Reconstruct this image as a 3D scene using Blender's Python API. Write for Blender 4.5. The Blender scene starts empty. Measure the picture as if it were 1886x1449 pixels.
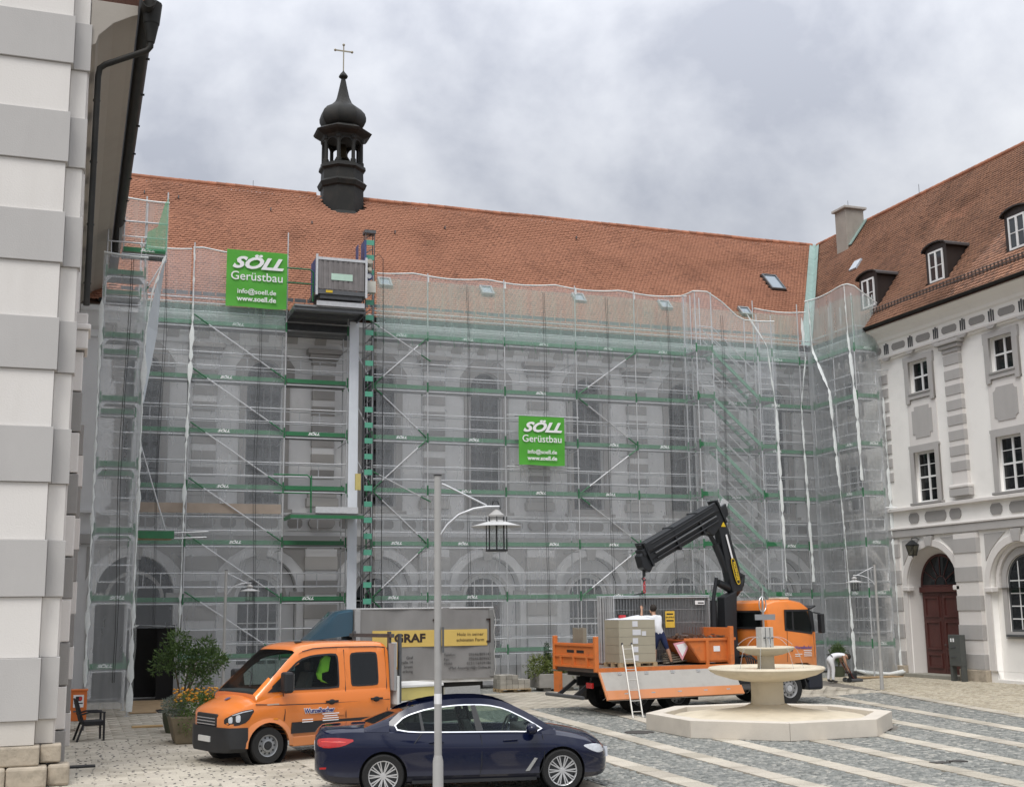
import bpy, bmesh, math, random
import numpy as np
from mathutils import Vector, Matrix

random.seed(7); rng = np.random.default_rng(7)
S = bpy.context.scene
COL = S.collection
PI = math.pi
def R(d): return math.radians(d)

# ------------------------------------------------------------------ camera
YAW, PITCH, ROLL, FPX = 0.34639, 0.17510, -0.012075, 2244.5
fw = Vector((math.sin(YAW)*math.cos(PITCH), math.cos(YAW)*math.cos(PITCH), math.sin(PITCH)))
rt = Vector((math.cos(YAW), -math.sin(YAW), 0)); up = rt.cross(fw)
r2 = rt*math.cos(ROLL) + up*math.sin(ROLL); u2 = -rt*math.sin(ROLL) + up*math.cos(ROLL)
cam = bpy.data.objects.new('camera', bpy.data.cameras.new('camera')); COL.objects.link(cam)
m = Matrix((r2, u2, -fw)).transposed().to_4x4(); m.translation = Vector((0, 0, 3.0))
cam.matrix_world = m
cam.data.sensor_width = 36; cam.data.lens = 36*FPX/1886; cam.data.clip_end = 3000; cam.data.clip_start = .1
S.camera = cam
def proj(p):
    d = Vector(p)-Vector((0, 0, 3.0)); z = d.dot(fw)
    return (943+FPX*d.dot(r2)/z, 724.5-FPX*d.dot(u2)/z, z)

# ------------------------------------------------------------------ sky
W = bpy.data.worlds.new('World'); S.world = W; W.use_nodes = True
nt = W.node_tree; N = nt.nodes; L = nt.links; N.clear()
SUN_EL, SUN_AZ = R(58), R(217)
out = N.new('ShaderNodeOutputWorld'); bg = N.new('ShaderNodeBackground'); L.new(bg.outputs[0], out.inputs[0])
sky = N.new('ShaderNodeTexSky'); sky.sky_type = 'NISHITA'; sky.sun_disc = False
sky.sun_elevation = SUN_EL; sky.sun_rotation = SUN_AZ; sky.air_density = 1.2; sky.dust_density = 3
tc = N.new('ShaderNodeTexCoord')
mp = N.new('ShaderNodeMapping'); mp.inputs['Scale'].default_value = (1, 1, 1.25); mp.inputs['Location'].default_value = (.1, .45, .3)
L.new(tc.outputs['Generated'], mp.inputs[0])
n1 = N.new('ShaderNodeTexNoise'); n1.inputs['Scale'].default_value = 4.6; n1.inputs['Detail'].default_value = 10; n1.inputs['Roughness'].default_value = .53; n1.inputs['Distortion'].default_value = .12
L.new(mp.outputs[0], n1.inputs['Vector'])
cr = N.new('ShaderNodeValToRGB'); e = cr.color_ramp.elements
e[0].position = .39; e[0].color = (.335, .35, .395, 1); e[1].position = .63; e[1].color = (.575, .585, .61, 1)
k = e.new(.5); k.color = (.455, .468, .505, 1)
L.new(n1.outputs[0], cr.inputs[0])
# overcast luminance: brighter towards the zenith
sx = N.new('ShaderNodeSeparateXYZ'); L.new(tc.outputs['Generated'], sx.inputs[0])
mr = N.new('ShaderNodeMapRange'); mr.inputs[1].default_value = .3; mr.inputs[2].default_value = 1; mr.inputs[3].default_value = 1.0; mr.inputs[4].default_value = 3.0
L.new(sx.outputs[2], mr.inputs[0])
mu = N.new('ShaderNodeMix'); mu.data_type = 'RGBA'; mu.blend_type = 'MULTIPLY'; mu.inputs[0].default_value = 1
L.new(cr.outputs[0], mu.inputs[6]); L.new(mr.outputs[0], mu.inputs[7])
sk = N.new('ShaderNodeMix'); sk.data_type = 'RGBA'; sk.blend_type = 'MULTIPLY'; sk.inputs[0].default_value = 1; sk.inputs[7].default_value = (.1, .1, .1, 1)
L.new(sky.outputs[0], sk.inputs[6])
mx = N.new('ShaderNodeMix'); mx.data_type = 'RGBA'; mx.inputs[0].default_value = .9
L.new(sk.outputs[2], mx.inputs[6]); L.new(mu.outputs[2], mx.inputs[7])
L.new(mx.outputs[2], bg.inputs[0]); bg.inputs[1].default_value = 1.0

sun = bpy.data.objects.new('sun', bpy.data.lights.new('sun', 'SUN')); COL.objects.link(sun)
sun.data.energy = 1.5; sun.data.angle = R(28); sun.data.color = (1, .97, .92)
sd = Vector((math.sin(SUN_AZ)*math.cos(SUN_EL), math.cos(SUN_AZ)*math.cos(SUN_EL), math.sin(SUN_EL)))
sun.rotation_euler = sd.to_track_quat('Z', 'Y').to_euler()
S.view_settings.view_transform = 'Standard'; S.view_settings.look = 'None'; S.view_settings.gamma = 1
S.view_settings.exposure = 0.46; S.view_settings.use_curve_mapping = False
S.cycles.use_denoising = True; S.cycles.max_bounces = 8; S.cycles.transparent_max_bounces = 24
S.cycles.use_adaptive_sampling = True

# ------------------------------------------------------------------ mesh helpers
def cross(a, b): return Vector(a).cross(Vector(b))
class MB:
    def __init__(s): s.V = []; s.F = []
    def add(s, v, f):
        o = len(s.V); s.V += [tuple(x) for x in v]; s.F += [tuple(i+o for i in q) for q in f]; return s
    def box(s, x0, x1, y0, y1, z0, z1):
        return s.add([(x0,y0,z0),(x1,y0,z0),(x1,y1,z0),(x0,y1,z0),(x0,y0,z1),(x1,y0,z1),(x1,y1,z1),(x0,y1,z1)],
            [(3,2,1,0),(4,5,6,7),(0,1,5,4),(1,2,6,5),(2,3,7,6),(3,0,4,7)])
    def beam(s, p, q, w, h, upv=(0,0,1)):
        p = Vector(p); q = Vector(q); d = (q-p).normalized(); a = d.cross(Vector(upv))
        if a.length < 1e-4: a = d.cross(Vector((1,0,0)))
        a.normalize(); b = a.cross(d); a *= w/2; b *= h/2
        return s.add([p-a-b,p+a-b,p+a+b,p-a+b,q-a-b,q+a-b,q+a+b,q-a+b],
            [(0,1,2,3),(7,6,5,4),(1,0,4,5),(2,1,5,6),(3,2,6,7),(0,3,7,4)])
    def tube(s, p, q, r, n=8, r2=None, cap=True):
        p = Vector(p); q = Vector(q); d = (q-p).normalized()
        a = d.cross(Vector((0,0,1)))
        if a.length < 1e-3: a = Vector((1,0,0))
        a.normalize(); b = d.cross(a); r2 = r if r2 is None else r2
        v = []
        for c, rr in ((p,r),(q,r2)):
            for i in range(n):
                t = 2*PI*i/n; v.append(c+a*(rr*math.cos(t))+b*(rr*math.sin(t)))
        f = [(i,(i+1)%n,n+(i+1)%n,n+i) for i in range(n)]
        if cap: f += [tuple(range(n-1,-1,-1)), tuple(range(n,2*n))]
        return s.add(v, f)
    def path(s, pts, r, n=6):
        pts = [Vector(p) for p in pts]; v = []; N_ = len(pts)
        rs = r if isinstance(r, (list, tuple)) else [r]*N_
        a = None
        for i, p in enumerate(pts):
            d = (pts[min(i+1,N_-1)]-pts[max(i-1,0)]).normalized()
            if a is None:
                a = d.cross(Vector((0,0,1)))
                if a.length < 1e-3: a = Vector((1,0,0))
            a = (a-d*a.dot(d)); a.normalize(); b = d.cross(a)
            for k_ in range(n):
                t = 2*PI*k_/n; v.append(p+a*(rs[i]*math.cos(t))+b*(rs[i]*math.sin(t)))
        f = []
        for i in range(N_-1):
            for k_ in range(n): f.append((i*n+k_, i*n+(k_+1)%n, (i+1)*n+(k_+1)%n, (i+1)*n+k_))
        f += [tuple(range(n-1,-1,-1)), tuple(range((N_-1)*n, N_*n))]
        return s.add(v, f)
    def lathe(s, prof, n=24, c=(0,0,0), ph=0, axis='z', cap=True):
        v = []; c = Vector(c)
        for r, z in prof:
            for i in range(n):
                t = 2*PI*i/n+ph; x, y = r*math.cos(t), r*math.sin(t)
                v.append(c+(Vector((x,y,z)) if axis == 'z' else Vector((x,z,y)) if axis == 'y' else Vector((z,x,y))))
        m_ = len(prof); f = [(j*n+i, j*n+(i+1)%n, (j+1)*n+(i+1)%n, (j+1)*n+i) for j in range(m_-1) for i in range(n)]
        if cap and prof[0][0] > 1e-5: f.append(tuple(range(n-1,-1,-1)))
        if cap and prof[-1][0] > 1e-5: f.append(tuple(range((m_-1)*n, m_*n)))
        return s.add(v, f)
    def prism(s, poly, axis, d0, d1):
        mk = {'x': lambda a,b,d:(d,a,b), 'y': lambda a,b,d:(a,d,b), 'z': lambda a,b,d:(a,b,d)}[axis]
        n = len(poly); v = [mk(a,b,d0) for a,b in poly]+[mk(a,b,d1) for a,b in poly]
        return s.add(v, [tuple(range(n-1,-1,-1)), tuple(range(n,2*n))]+[(i,(i+1)%n,n+(i+1)%n,n+i) for i in range(n)])
    def ring(s, po, pi_, axis, d0, d1):
        mk = {'x': lambda a,b,d:(d,a,b), 'y': lambda a,b,d:(a,d,b), 'z': lambda a,b,d:(a,b,d)}[axis]
        n = len(po); v = [mk(a,b,d) for d in (d0,d1) for pp in (po,pi_) for a,b in pp]; f = []
        closed = True
        for i in range(n):
            j = (i+1)%n
            f += [(i,j,n+j,n+i),(2*n+i,3*n+i,3*n+j,2*n+j),(i,2*n+i,2*n+j,j),(n+i,n+j,3*n+j,3*n+i)]
        return s.add(v, f)
    def loft(s, secs, cap=True):
        n = len(secs[0]); v = [p for q in secs for p in q]
        f = [(j*n+i, j*n+(i+1)%n, (j+1)*n+(i+1)%n, (j+1)*n+i) for j in range(len(secs)-1) for i in range(n)]
        if cap: f += [tuple(range(n-1,-1,-1)), tuple(range((len(secs)-1)*n, len(secs)*n))]
        return s.add(v, f)
    def ball(s, c, r, n=10, sq=(1,1,1)):
        pr = [(math.sin(PI*i/n)*r, -math.cos(PI*i/n)*r) for i in range(n+1)]
        o = len(s.V); s.lathe(pr, n+4)
        for i in range(o, len(s.V)):
            x,y,z = s.V[i]; s.V[i] = (c[0]+x*sq[0], c[1]+y*sq[1], c[2]+z*sq[2])
        return s
    def xf(s, M):
        s.V = [tuple(M @ Vector(v)) for v in s.V]; return s
    def mesh(s, name, smooth=0):
        me = bpy.data.meshes.new(name); me.from_pydata(s.V, [], s.F)
        b = bmesh.new(); b.from_mesh(me); bmesh.ops.remove_doubles(b, verts=b.verts, dist=1e-5); bmesh.ops.recalc_face_normals(b, faces=b.faces); b.to_mesh(me); b.free()
        if smooth:
            me.polygons.foreach_set('use_smooth', [True]*len(me.polygons)); me.set_sharp_from_angle(angle=R(smooth))
        me.update(); return me

WM = {}
def wm(o): return WM[o.name] if o is not None else Matrix()
def put(o, parent=None, M=None, local=None):
    COL.objects.link(o); o.parent = parent
    if local is None: local = wm(parent).inverted() @ (M if M is not None else Matrix())
    o.matrix_local = local; WM[o.name] = wm(parent) @ local
    return o
def thing(name, label, cat, loc=(0,0,0), rotz=0, group=None, kind=None):
    o = bpy.data.objects.new(name, None); o.empty_display_size = .3
    put(o, None, Matrix.Translation(loc) @ Matrix.Rotation(rotz, 4, 'Z'))
    return tag(o, label, cat, group, kind)
def tag(o, label=None, cat=None, group=None, kind=None):
    if label: o['label'] = label
    if cat: o['category'] = cat
    if group: o['group'] = group
    if kind: o['kind'] = kind
    return o
def obj(name, g, mt, parent=None, local=False, M=None, smooth=0, bevel=0, kind=None, label=None):
    """g: MB or mesh. World coordinates unless local=True (then in the parent's frame)."""
    me = g.mesh(name, smooth) if isinstance(g, MB) else g
    if mt is not None and not me.materials: me.materials.append(mt)
    o = bpy.data.objects.new(name, me)
    if local: put(o, parent, None, M if M is not None else Matrix())
    else: put(o, parent, M)
    if bevel:
        b = o.modifiers.new('bevel', 'BEVEL'); b.width = bevel; b.segments = 2; b.limit_method = 'ANGLE'; b.angle_limit = R(35)
    if kind: o['kind'] = kind
    if label: o['label'] = label
    return o
def TR(x, y, z, rz=0, rx=0, ry=0):
    return Matrix.Translation((x,y,z)) @ Matrix.Rotation(rz,4,'Z') @ Matrix.Rotation(ry,4,'Y') @ Matrix.Rotation(rx,4,'X')

def curve_mesh(outer, holes, depth):
    """flat plate with holes in XY, thickness depth centred on z=0"""
    cu = bpy.data.curves.new('plate', 'CURVE'); cu.dimensions = '2D'; cu.fill_mode = 'BOTH'; cu.extrude = depth/2
    for lp in [outer]+list(holes):
        sp = cu.splines.new('POLY'); sp.points.add(len(lp)-1); sp.use_cyclic_u = True
        for p_, (x, y) in zip(sp.points, lp): p_.co = (x, y, 0, 1)
    return _curve_to_mesh(cu)
TMP = bpy.data.scenes.new('workbench')           # small side scene, so that evaluating one object stays quick
def eval_mesh(*objs):
    for o in objs: TMP.collection.objects.link(o)
    vl = TMP.view_layers[0]; vl.update(); dg = vl.depsgraph
    me = bpy.data.meshes.new_from_object(objs[0].evaluated_get(dg))
    for o in objs: TMP.collection.objects.unlink(o)
    return me
def _curve_to_mesh(cu):
    o = bpy.data.objects.new('tmp', cu); me = eval_mesh(o)
    bpy.data.objects.remove(o); bpy.data.curves.remove(cu); me.materials.clear(); return me
_TX = {}
def text_mesh(s, size, ext=.004, shear=0, bold=0, align='CENTER', sx=1, space=1):
    key = (s, size, ext, shear, bold, align, sx, space)
    if key in _TX: return _TX[key]
    cu = bpy.data.curves.new('lettering', 'FONT'); cu.body = s; cu.size = size; cu.extrude = ext; cu.shear = shear; cu.offset = bold
    cu.align_x = align; cu.align_y = 'CENTER'; cu.space_character = space; cu.resolution_u = 3
    me = _curve_to_mesh(cu)
    if sx != 1: me.transform(Matrix.Diagonal((sx,1,1,1)))
    _TX[key] = me; return me
FACE_S = Matrix.Rotation(PI/2, 4, 'X')                                    # readable from -Y
FACE_W = Matrix.Rotation(-PI/2, 4, 'Z') @ Matrix.Rotation(PI/2, 4, 'X')   # readable from -X
def letter(s, size, mt, parent, M, local=False, name='lettering', **k):
    me = text_mesh(s, size, **k)
    if me.materials and me.materials[0] != mt: me = me.copy(); me.materials.clear()
    return obj(name, me, mt, parent, local=local, M=M)
def arch(cx, hw, z0, zs, n=14, rise=None):
    """closed outline: rectangle from z0 to zs with an arch on top"""
    rise = hw if rise is None else rise
    return [(cx-hw,z0),(cx+hw,z0)]+[(cx+hw*math.cos(PI*i/n), zs+rise*math.sin(PI*i/n)) for i in range(n+1)]

# ------------------------------------------------------------------ materials
MT = {}
def mat(name, col, rough=.6, metal=0, var=.15, scale=4, bump=0, bscale=60, coat=0, spec=.5, dirt=0, dcol=(.12,.1,.08), dscale=1.5, streak=False, objrand=0, coord='Object', splash=None):
    if name in MT: return MT[name]
    m_ = bpy.data.materials.new(name); m_.use_nodes = True; t = m_.node_tree; n = t.nodes; l = t.links
    p = n['Principled BSDF']; p.inputs['Roughness'].default_value = rough; p.inputs['Metallic'].default_value = metal
    p.inputs['Coat Weight'].default_value = coat; p.inputs['Coat Roughness'].default_value = .06; p.inputs['Specular IOR Level'].default_value = spec
    tc_ = n.new('ShaderNodeTexCoord'); c = tc_.outputs[coord]
    nz = n.new('ShaderNodeTexNoise'); nz.inputs['Scale'].default_value = scale; nz.inputs['Detail'].default_value = 5; l.new(c, nz.inputs['Vector'])
    mxx = n.new('ShaderNodeMix'); mxx.data_type = 'RGBA'; l.new(nz.outputs[0], mxx.inputs[0])
    mxx.inputs[6].default_value = (*[max(0,x*(1-var)) for x in col], 1); mxx.inputs[7].default_value = (*[min(1,x*(1+var)) for x in col], 1)
    o_ = mxx.outputs[2]
    if objrand:
        oi = n.new('ShaderNodeObjectInfo'); hs = n.new('ShaderNodeHueSaturation')
        mr_ = n.new('ShaderNodeMapRange'); mr_.inputs[3].default_value = 1-objrand; mr_.inputs[4].default_value = 1+objrand
        l.new(oi.outputs['Random'], mr_.inputs[0]); l.new(mr_.outputs[0], hs.inputs['Value']); l.new(o_, hs.inputs['Color']); o_ = hs.outputs[0]
    if dirt:
        n2 = n.new('ShaderNodeTexNoise'); n2.inputs['Scale'].default_value = dscale; n2.inputs['Detail'].default_value = 8; n2.inputs['Roughness'].default_value = .65
        if streak:
            mp_ = n.new('ShaderNodeMapping'); mp_.inputs['Scale'].default_value = (1,1,.18); l.new(c, mp_.inputs[0]); l.new(mp_.outputs[0], n2.inputs['Vector'])
        else: l.new(c, n2.inputs['Vector'])
        rp = n.new('ShaderNodeMapRange'); rp.inputs[1].default_value = .5; rp.inputs[2].default_value = .75; rp.inputs[4].default_value = dirt; l.new(n2.outputs[0], rp.inputs[0])
        m2 = n.new('ShaderNodeMix'); m2.data_type = 'RGBA'; m2.inputs[7].default_value = (*dcol,1); l.new(rp.outputs[0], m2.inputs[0]); l.new(o_, m2.inputs[6]); o_ = m2.outputs[2]
    if splash:                                    # road dust and splashes near the ground
        sz = n.new('ShaderNodeSeparateXYZ'); l.new(c, sz.inputs[0]); ns = n.new('ShaderNodeTexNoise'); ns.inputs['Scale'].default_value = 5; ns.inputs['Detail'].default_value = 7; l.new(c, ns.inputs['Vector'])
        h1 = n.new('ShaderNodeMath'); h1.operation = 'MULTIPLY_ADD'; l.new(ns.outputs[0], h1.inputs[0]); h1.inputs[1].default_value = -.5*splash[1]; l.new(sz.outputs[2], h1.inputs[2])
        h2 = n.new('ShaderNodeMapRange'); h2.inputs[1].default_value = splash[0]; h2.inputs[2].default_value = splash[0]+splash[1]; h2.inputs[3].default_value = splash[2]; h2.inputs[4].default_value = 0; l.new(h1.outputs[0], h2.inputs[0])
        m4 = n.new('ShaderNodeMix'); m4.data_type = 'RGBA'; m4.inputs[7].default_value = (*splash[3],1); l.new(h2.outputs[0], m4.inputs[0]); l.new(o_, m4.inputs[6]); o_ = m4.outputs[2]
    l.new(o_, p.inputs['Base Color'])
    if bump:
        n3 = n.new('ShaderNodeTexNoise'); n3.inputs['Scale'].default_value = bscale; n3.inputs['Detail'].default_value = 6; l.new(c, n3.inputs['Vector'])
        b = n.new('ShaderNodeBump'); b.inputs['Strength'].default_value = bump; b.inputs['Distance'].default_value = .02; l.new(n3.outputs[0], b.inputs['Height']); l.new(b.outputs[0], p.inputs['Normal'])
    MT[name] = m_; return m_
def tint_mat(name, cols, rough=.8, patch=None, pscale=.35, pmin=.5, pmax=.7, pfac=.6, objr=False, bump=.2):
    """colour from the per-piece attribute 'tint' through a ramp, with large weathering patches"""
    m_ = bpy.data.materials.new(name); m_.use_nodes = True; t = m_.node_tree; n = t.nodes; l = t.links
    p = n['Principled BSDF']; p.inputs['Roughness'].default_value = rough
    at = n.new('ShaderNodeAttribute'); at.attribute_name = 'tint'
    rp = n.new('ShaderNodeValToRGB'); el = rp.color_ramp.elements
    while len(el) < len(cols): el.new(.5)
    for i, c in enumerate(cols): el[i].position = i/(len(cols)-1); el[i].color = (*c,1)
    if objr:
        oi = n.new('ShaderNodeObjectInfo'); l.new(oi.outputs['Random'], rp.inputs[0])
    else: l.new(at.outputs['Fac'], rp.inputs[0])
    o_ = rp.outputs[0]
    tc_ = n.new('ShaderNodeTexCoord')
    geo = n.new('ShaderNodeNewGeometry')
    if patch:
        nz = n.new('ShaderNodeTexNoise'); nz.inputs['Scale'].default_value = pscale; nz.inputs['Detail'].default_value = 7; nz.inputs['Roughness'].default_value = .6
        l.new(geo.outputs['Position'], nz.inputs['Vector'])
        mr_ = n.new('ShaderNodeMapRange'); mr_.inputs[1].default_value = pmin; mr_.inputs[2].default_value = pmax; mr_.inputs[4].default_value = pfac; l.new(nz.outputs[0], mr_.inputs[0])
        m2 = n.new('ShaderNodeMix'); m2.data_type = 'RGBA'; m2.blend_type = 'MULTIPLY'; m2.inputs[7].default_value = (*patch,1); l.new(mr_.outputs[0], m2.inputs[0]); l.new(o_, m2.inputs[6]); o_ = m2.outputs[2]
    n3 = n.new('ShaderNodeTexNoise'); n3.inputs['Scale'].default_value = 30; n3.inputs['Detail'].default_value = 4; l.new(geo.outputs['Position'], n3.inputs['Vector'])
    m3 = n.new('ShaderNodeMix'); m3.data_type = 'RGBA'; m3.blend_type = 'OVERLAY'; m3.inputs[0].default_value = .45; l.new(o_, m3.inputs[6]); l.new(n3.outputs[0], m3.inputs[7])
    l.new(m3.outputs[2], p.inputs['Base Color'])
    if bump:
        b = n.new('ShaderNodeBump'); b.inputs['Strength'].default_value = bump; b.inputs['Distance'].default_value = .02; l.new(n3.outputs[0], b.inputs['Height']); l.new(b.outputs[0], p.inputs['Normal'])
    MT[name] = m_; return m_
def glass_mat(name, tint=(.5,.6,.58), fac=.45, rough=.03, dark=(.01,.012,.014)):
    """glass pane: part see-through, part dark gloss with real reflections"""
    if name in MT: return MT[name]
    m_ = bpy.data.materials.new(name); m_.use_nodes = True; t = m_.node_tree; n = t.nodes; l = t.links
    p = n['Principled BSDF']; p.inputs['Base Color'].default_value = (*dark,1); p.inputs['Roughness'].default_value = rough; p.inputs['Specular IOR Level'].default_value = .6
    tr = n.new('ShaderNodeBsdfTransparent'); tr.inputs[0].default_value = (*tint,1)
    mx_ = n.new('ShaderNodeMixShader'); mx_.inputs[0].default_value = fac
    l.new(p.outputs[0], mx_.inputs[1]); l.new(tr.outputs[0], mx_.inputs[2]); l.new(mx_.outputs[0], n['Material Output'].inputs[0])
    MT[name] = m_; return m_
def net_mat(name, col, alpha, fold=.18):
    """debris netting: fine open weave, so partly transparent"""
    m_ = bpy.data.materials.new(name); m_.use_nodes = True; t = m_.node_tree; n = t.nodes; l = t.links
    n.remove(n['Principled BSDF'])
    df = n.new('ShaderNodeBsdfDiffuse'); df.inputs[0].default_value = (*col,1)
    tl = n.new('ShaderNodeBsdfTranslucent'); tl.inputs[0].default_value = (*col,1)
    m1 = n.new('ShaderNodeMixShader'); m1.inputs[0].default_value = .45; l.new(df.outputs[0], m1.inputs[1]); l.new(tl.outputs[0], m1.inputs[2])
    tr = n.new('ShaderNodeBsdfTransparent')
    geo = n.new('ShaderNodeNewGeometry'); mp_ = n.new('ShaderNodeMapping'); mp_.inputs['Scale'].default_value = (3.2,3.2,.35); l.new(geo.outputs['Position'], mp_.inputs[0])
    nz = n.new('ShaderNodeTexNoise'); nz.inputs['Scale'].default_value = 1.6; nz.inputs['Detail'].default_value = 5; l.new(mp_.outputs[0], nz.inputs['Vector'])
    mr_ = n.new('ShaderNodeMapRange'); mr_.inputs[1].default_value = .3; mr_.inputs[2].default_value = .7; mr_.inputs[3].default_value = alpha*(1-fold); mr_.inputs[4].default_value = alpha*(1+fold); l.new(nz.outputs[0], mr_.inputs[0])
    # creases and doubled cloth: thin wandering lines of denser weave
    mp2 = n.new('ShaderNodeMapping'); mp2.inputs['Scale'].default_value = (1.5,1.5,.55); l.new(geo.outputs['Position'], mp2.inputs[0])
    n2 = n.new('ShaderNodeTexNoise'); n2.inputs['Scale'].default_value = 1.1; n2.inputs['Detail'].default_value = 3; n2.inputs['Distortion'].default_value = .8; l.new(mp2.outputs[0], n2.inputs['Vector'])
    s1 = n.new('ShaderNodeMath'); s1.operation = 'SUBTRACT'; l.new(n2.outputs[0], s1.inputs[0]); s1.inputs[1].default_value = .5
    s2 = n.new('ShaderNodeMath'); s2.operation = 'ABSOLUTE'; l.new(s1.outputs[0], s2.inputs[0])
    m3 = n.new('ShaderNodeMapRange'); m3.inputs[2].default_value = .022; m3.inputs[3].default_value = .018; m3.inputs[4].default_value = 0; l.new(s2.outputs[0], m3.inputs[0])
    ad = n.new('ShaderNodeMath'); l.new(mr_.outputs[0], ad.inputs[0]); l.new(m3.outputs[0], ad.inputs[1])
    m2 = n.new('ShaderNodeMixShader'); l.new(ad.outputs[0], m2.inputs[0]); l.new(tr.outputs[0], m2.inputs[1]); l.new(m1.outputs[0], m2.inputs[2])
    l.new(m2.outputs[0], n['Material Output'].inputs[0]); MT[name] = m_; return m_

WHITE = mat('plaster_white', (.83,.81,.77), .9, var=.04, scale=.8, bump=.12, bscale=25, dirt=.22, dcol=(.5,.48,.45), dscale=.7, streak=True)
WHITEC = mat('plaster_cool_white', (.80,.80,.80), .9, var=.05, scale=.8, bump=.12, bscale=25, dirt=.22, dcol=(.6,.6,.6), dscale=.7, streak=True)
CREAM = mat('plaster_cream', (.66,.63,.60), .9, var=.06, scale=.9, bump=.12, bscale=25, dirt=.3, dcol=(.45,.42,.39), dscale=.8, streak=True)
GREY = mat('plaster_grey', (.40,.385,.37), .92, var=.1, scale=1.2, bump=.2, bscale=40, dirt=.35, dcol=(.29,.275,.265), dscale=1.1, streak=True)
GREYL = mat('plaster_pale_grey', (.47,.457,.44), .92, var=.06, scale=1.2, bump=.2, bscale=40, dirt=.35, dcol=(.40,.385,.37), dscale=1.1, streak=True)
GREYD = mat('plaster_dark_grey', (.285,.275,.262), .92, var=.1, scale=1.5, bump=.25, bscale=40, dirt=.3, dcol=(.16,.15,.15))
STONE = mat('sandstone', (.40,.345,.27), .9, var=.4, scale=3.5, bump=1.0, bscale=9, dirt=.75, dcol=(.17,.15,.115), dscale=3)
GLASS_W = glass_mat('window_glass', (.35,.38,.38), .25)
FRAME_W = mat('window_paint', (.72,.72,.71), .5, var=.05)
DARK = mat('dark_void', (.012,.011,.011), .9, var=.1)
ZINC = mat('dark_copper', (.020,.020,.018), .6, spec=.3, metal=.1, var=.35, scale=2, dirt=.5, dcol=(.045,.035,.026), dscale=2)
STEEL = mat('galvanised', (.56,.57,.58), .45, metal=.4, var=.2, scale=9)
STEELD = mat('steel_dark', (.12,.125,.13), .5, metal=.6, var=.25, scale=9)
GREEN = mat('scaffold_green', (.022,.15,.058), .5, var=.25, scale=6, dirt=.25, dcol=(.1,.12,.1), dscale=4)
LETW = mat('lettering_white', (.8,.8,.8), .6, var=.02)
BLACK = mat('black_plastic', (.014,.015,.017), .55, var=.2, scale=8)
RUBBER = mat('tyre_rubber', (.012,.012,.012), .85, var=.3, scale=14, bump=.3, bscale=60)
WOODP = mat('plain_wood', (.42,.31,.18), .75, var=.3, scale=5, dirt=.3, dcol=(.2,.15,.1))
# ------------------------------------------------------------------ ground
def gz(x, y):
    t = min(1, max(0, (x-23)/8.0)); return .2*t*t*(3-2*t)
def gzn(x):
    t = np.clip((x-23)/8.0, 0, 1); return .2*t*t*(3-2*t)
MORTAR = mat('joint_sand', (.16,.145,.125), .95, var=.25, scale=3, bump=.3, bscale=50)
g = MB(); xs = [-400,-60,-10,0,5,10,15,20]+[23+i for i in range(0,9)]+[40,80,400]; ys = [-300,-20,0,10,20,30,40,48,80,500]
for y in ys:
    for x in xs: g.V.append((x, y, gz(x,y)-.03))
nx = len(xs)
g.F = [(j*nx+i, j*nx+i+1, (j+1)*nx+i+1, (j+1)*nx+i) for j in range(len(ys)-1) for i in range(nx-1)]
ground = tag(obj('ground', g, MORTAR, smooth=60), kind='structure')
pave = bpy.data.objects.new('courtyard_pavement', None); put(pave); tag(pave, kind='structure')

def stones(name, C_, half, ang, tint, mt, parent, h=.03, shrink=.82, kind='stuff'):
    """one mesh of many pillow-topped stones (numpy)"""
    n = len(C_); c, s_ = np.cos(ang), np.sin(ang)
    loc = np.array([(-1,-1),(1,-1),(1,1),(-1,1)], float)
    V = np.zeros((n,8,3))
    for k_, (sc, dz) in enumerate(((1,-h),(shrink,0))):
        lx = loc[None,:,0]*half[:,None,0]*sc; ly = loc[None,:,1]*half[:,None,1]*sc
        V[:,k_*4:k_*4+4,0] = C_[:,None,0]+lx*c[:,None]-ly*s_[:,None]
        V[:,k_*4:k_*4+4,1] = C_[:,None,1]+lx*s_[:,None]+ly*c[:,None]
        V[:,k_*4:k_*4+4,2] = C_[:,None,2]+dz
    V[:,4:,2] += rng.normal(0,.0025,(n,4))
    q = np.array([(4,5,6,7),(0,1,5,4),(1,2,6,5),(2,3,7,6),(3,0,4,7)])
    F = (q[None]+np.arange(n)[:,None,None]*8).reshape(-1)
    me = bpy.data.meshes.new(name); me.vertices.add(n*8); me.vertices.foreach_set('co', V.reshape(-1))
    me.loops.add(n*20); me.loops.foreach_set('vertex_index', F)
    me.polygons.add(n*5); me.polygons.foreach_set('loop_start', np.arange(n*5)*4)
    me.update(calc_edges=True); a = me.attributes.new('tint', 'FLOAT', 'FACE'); a.data.foreach_set('value', np.repeat(tint,5))
    me.validate(); me.materials.append(mt)
    o = bpy.data.objects.new(name, me); put(o, parent)
    if kind: o['kind'] = kind
    return o
def split_nearest(C_, k_, margin=30):
    """indices of the k_ nearest stones inside the picture"""
    inside = []
    for i, c in enumerate(C_):
        u, v, z = proj(c)
        if z > 0 and -margin < u < 1886+margin and v < 1449+margin: inside.append((z, i))
    inside.sort(); return np.array([i for _, i in inside[:k_]], int)

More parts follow.
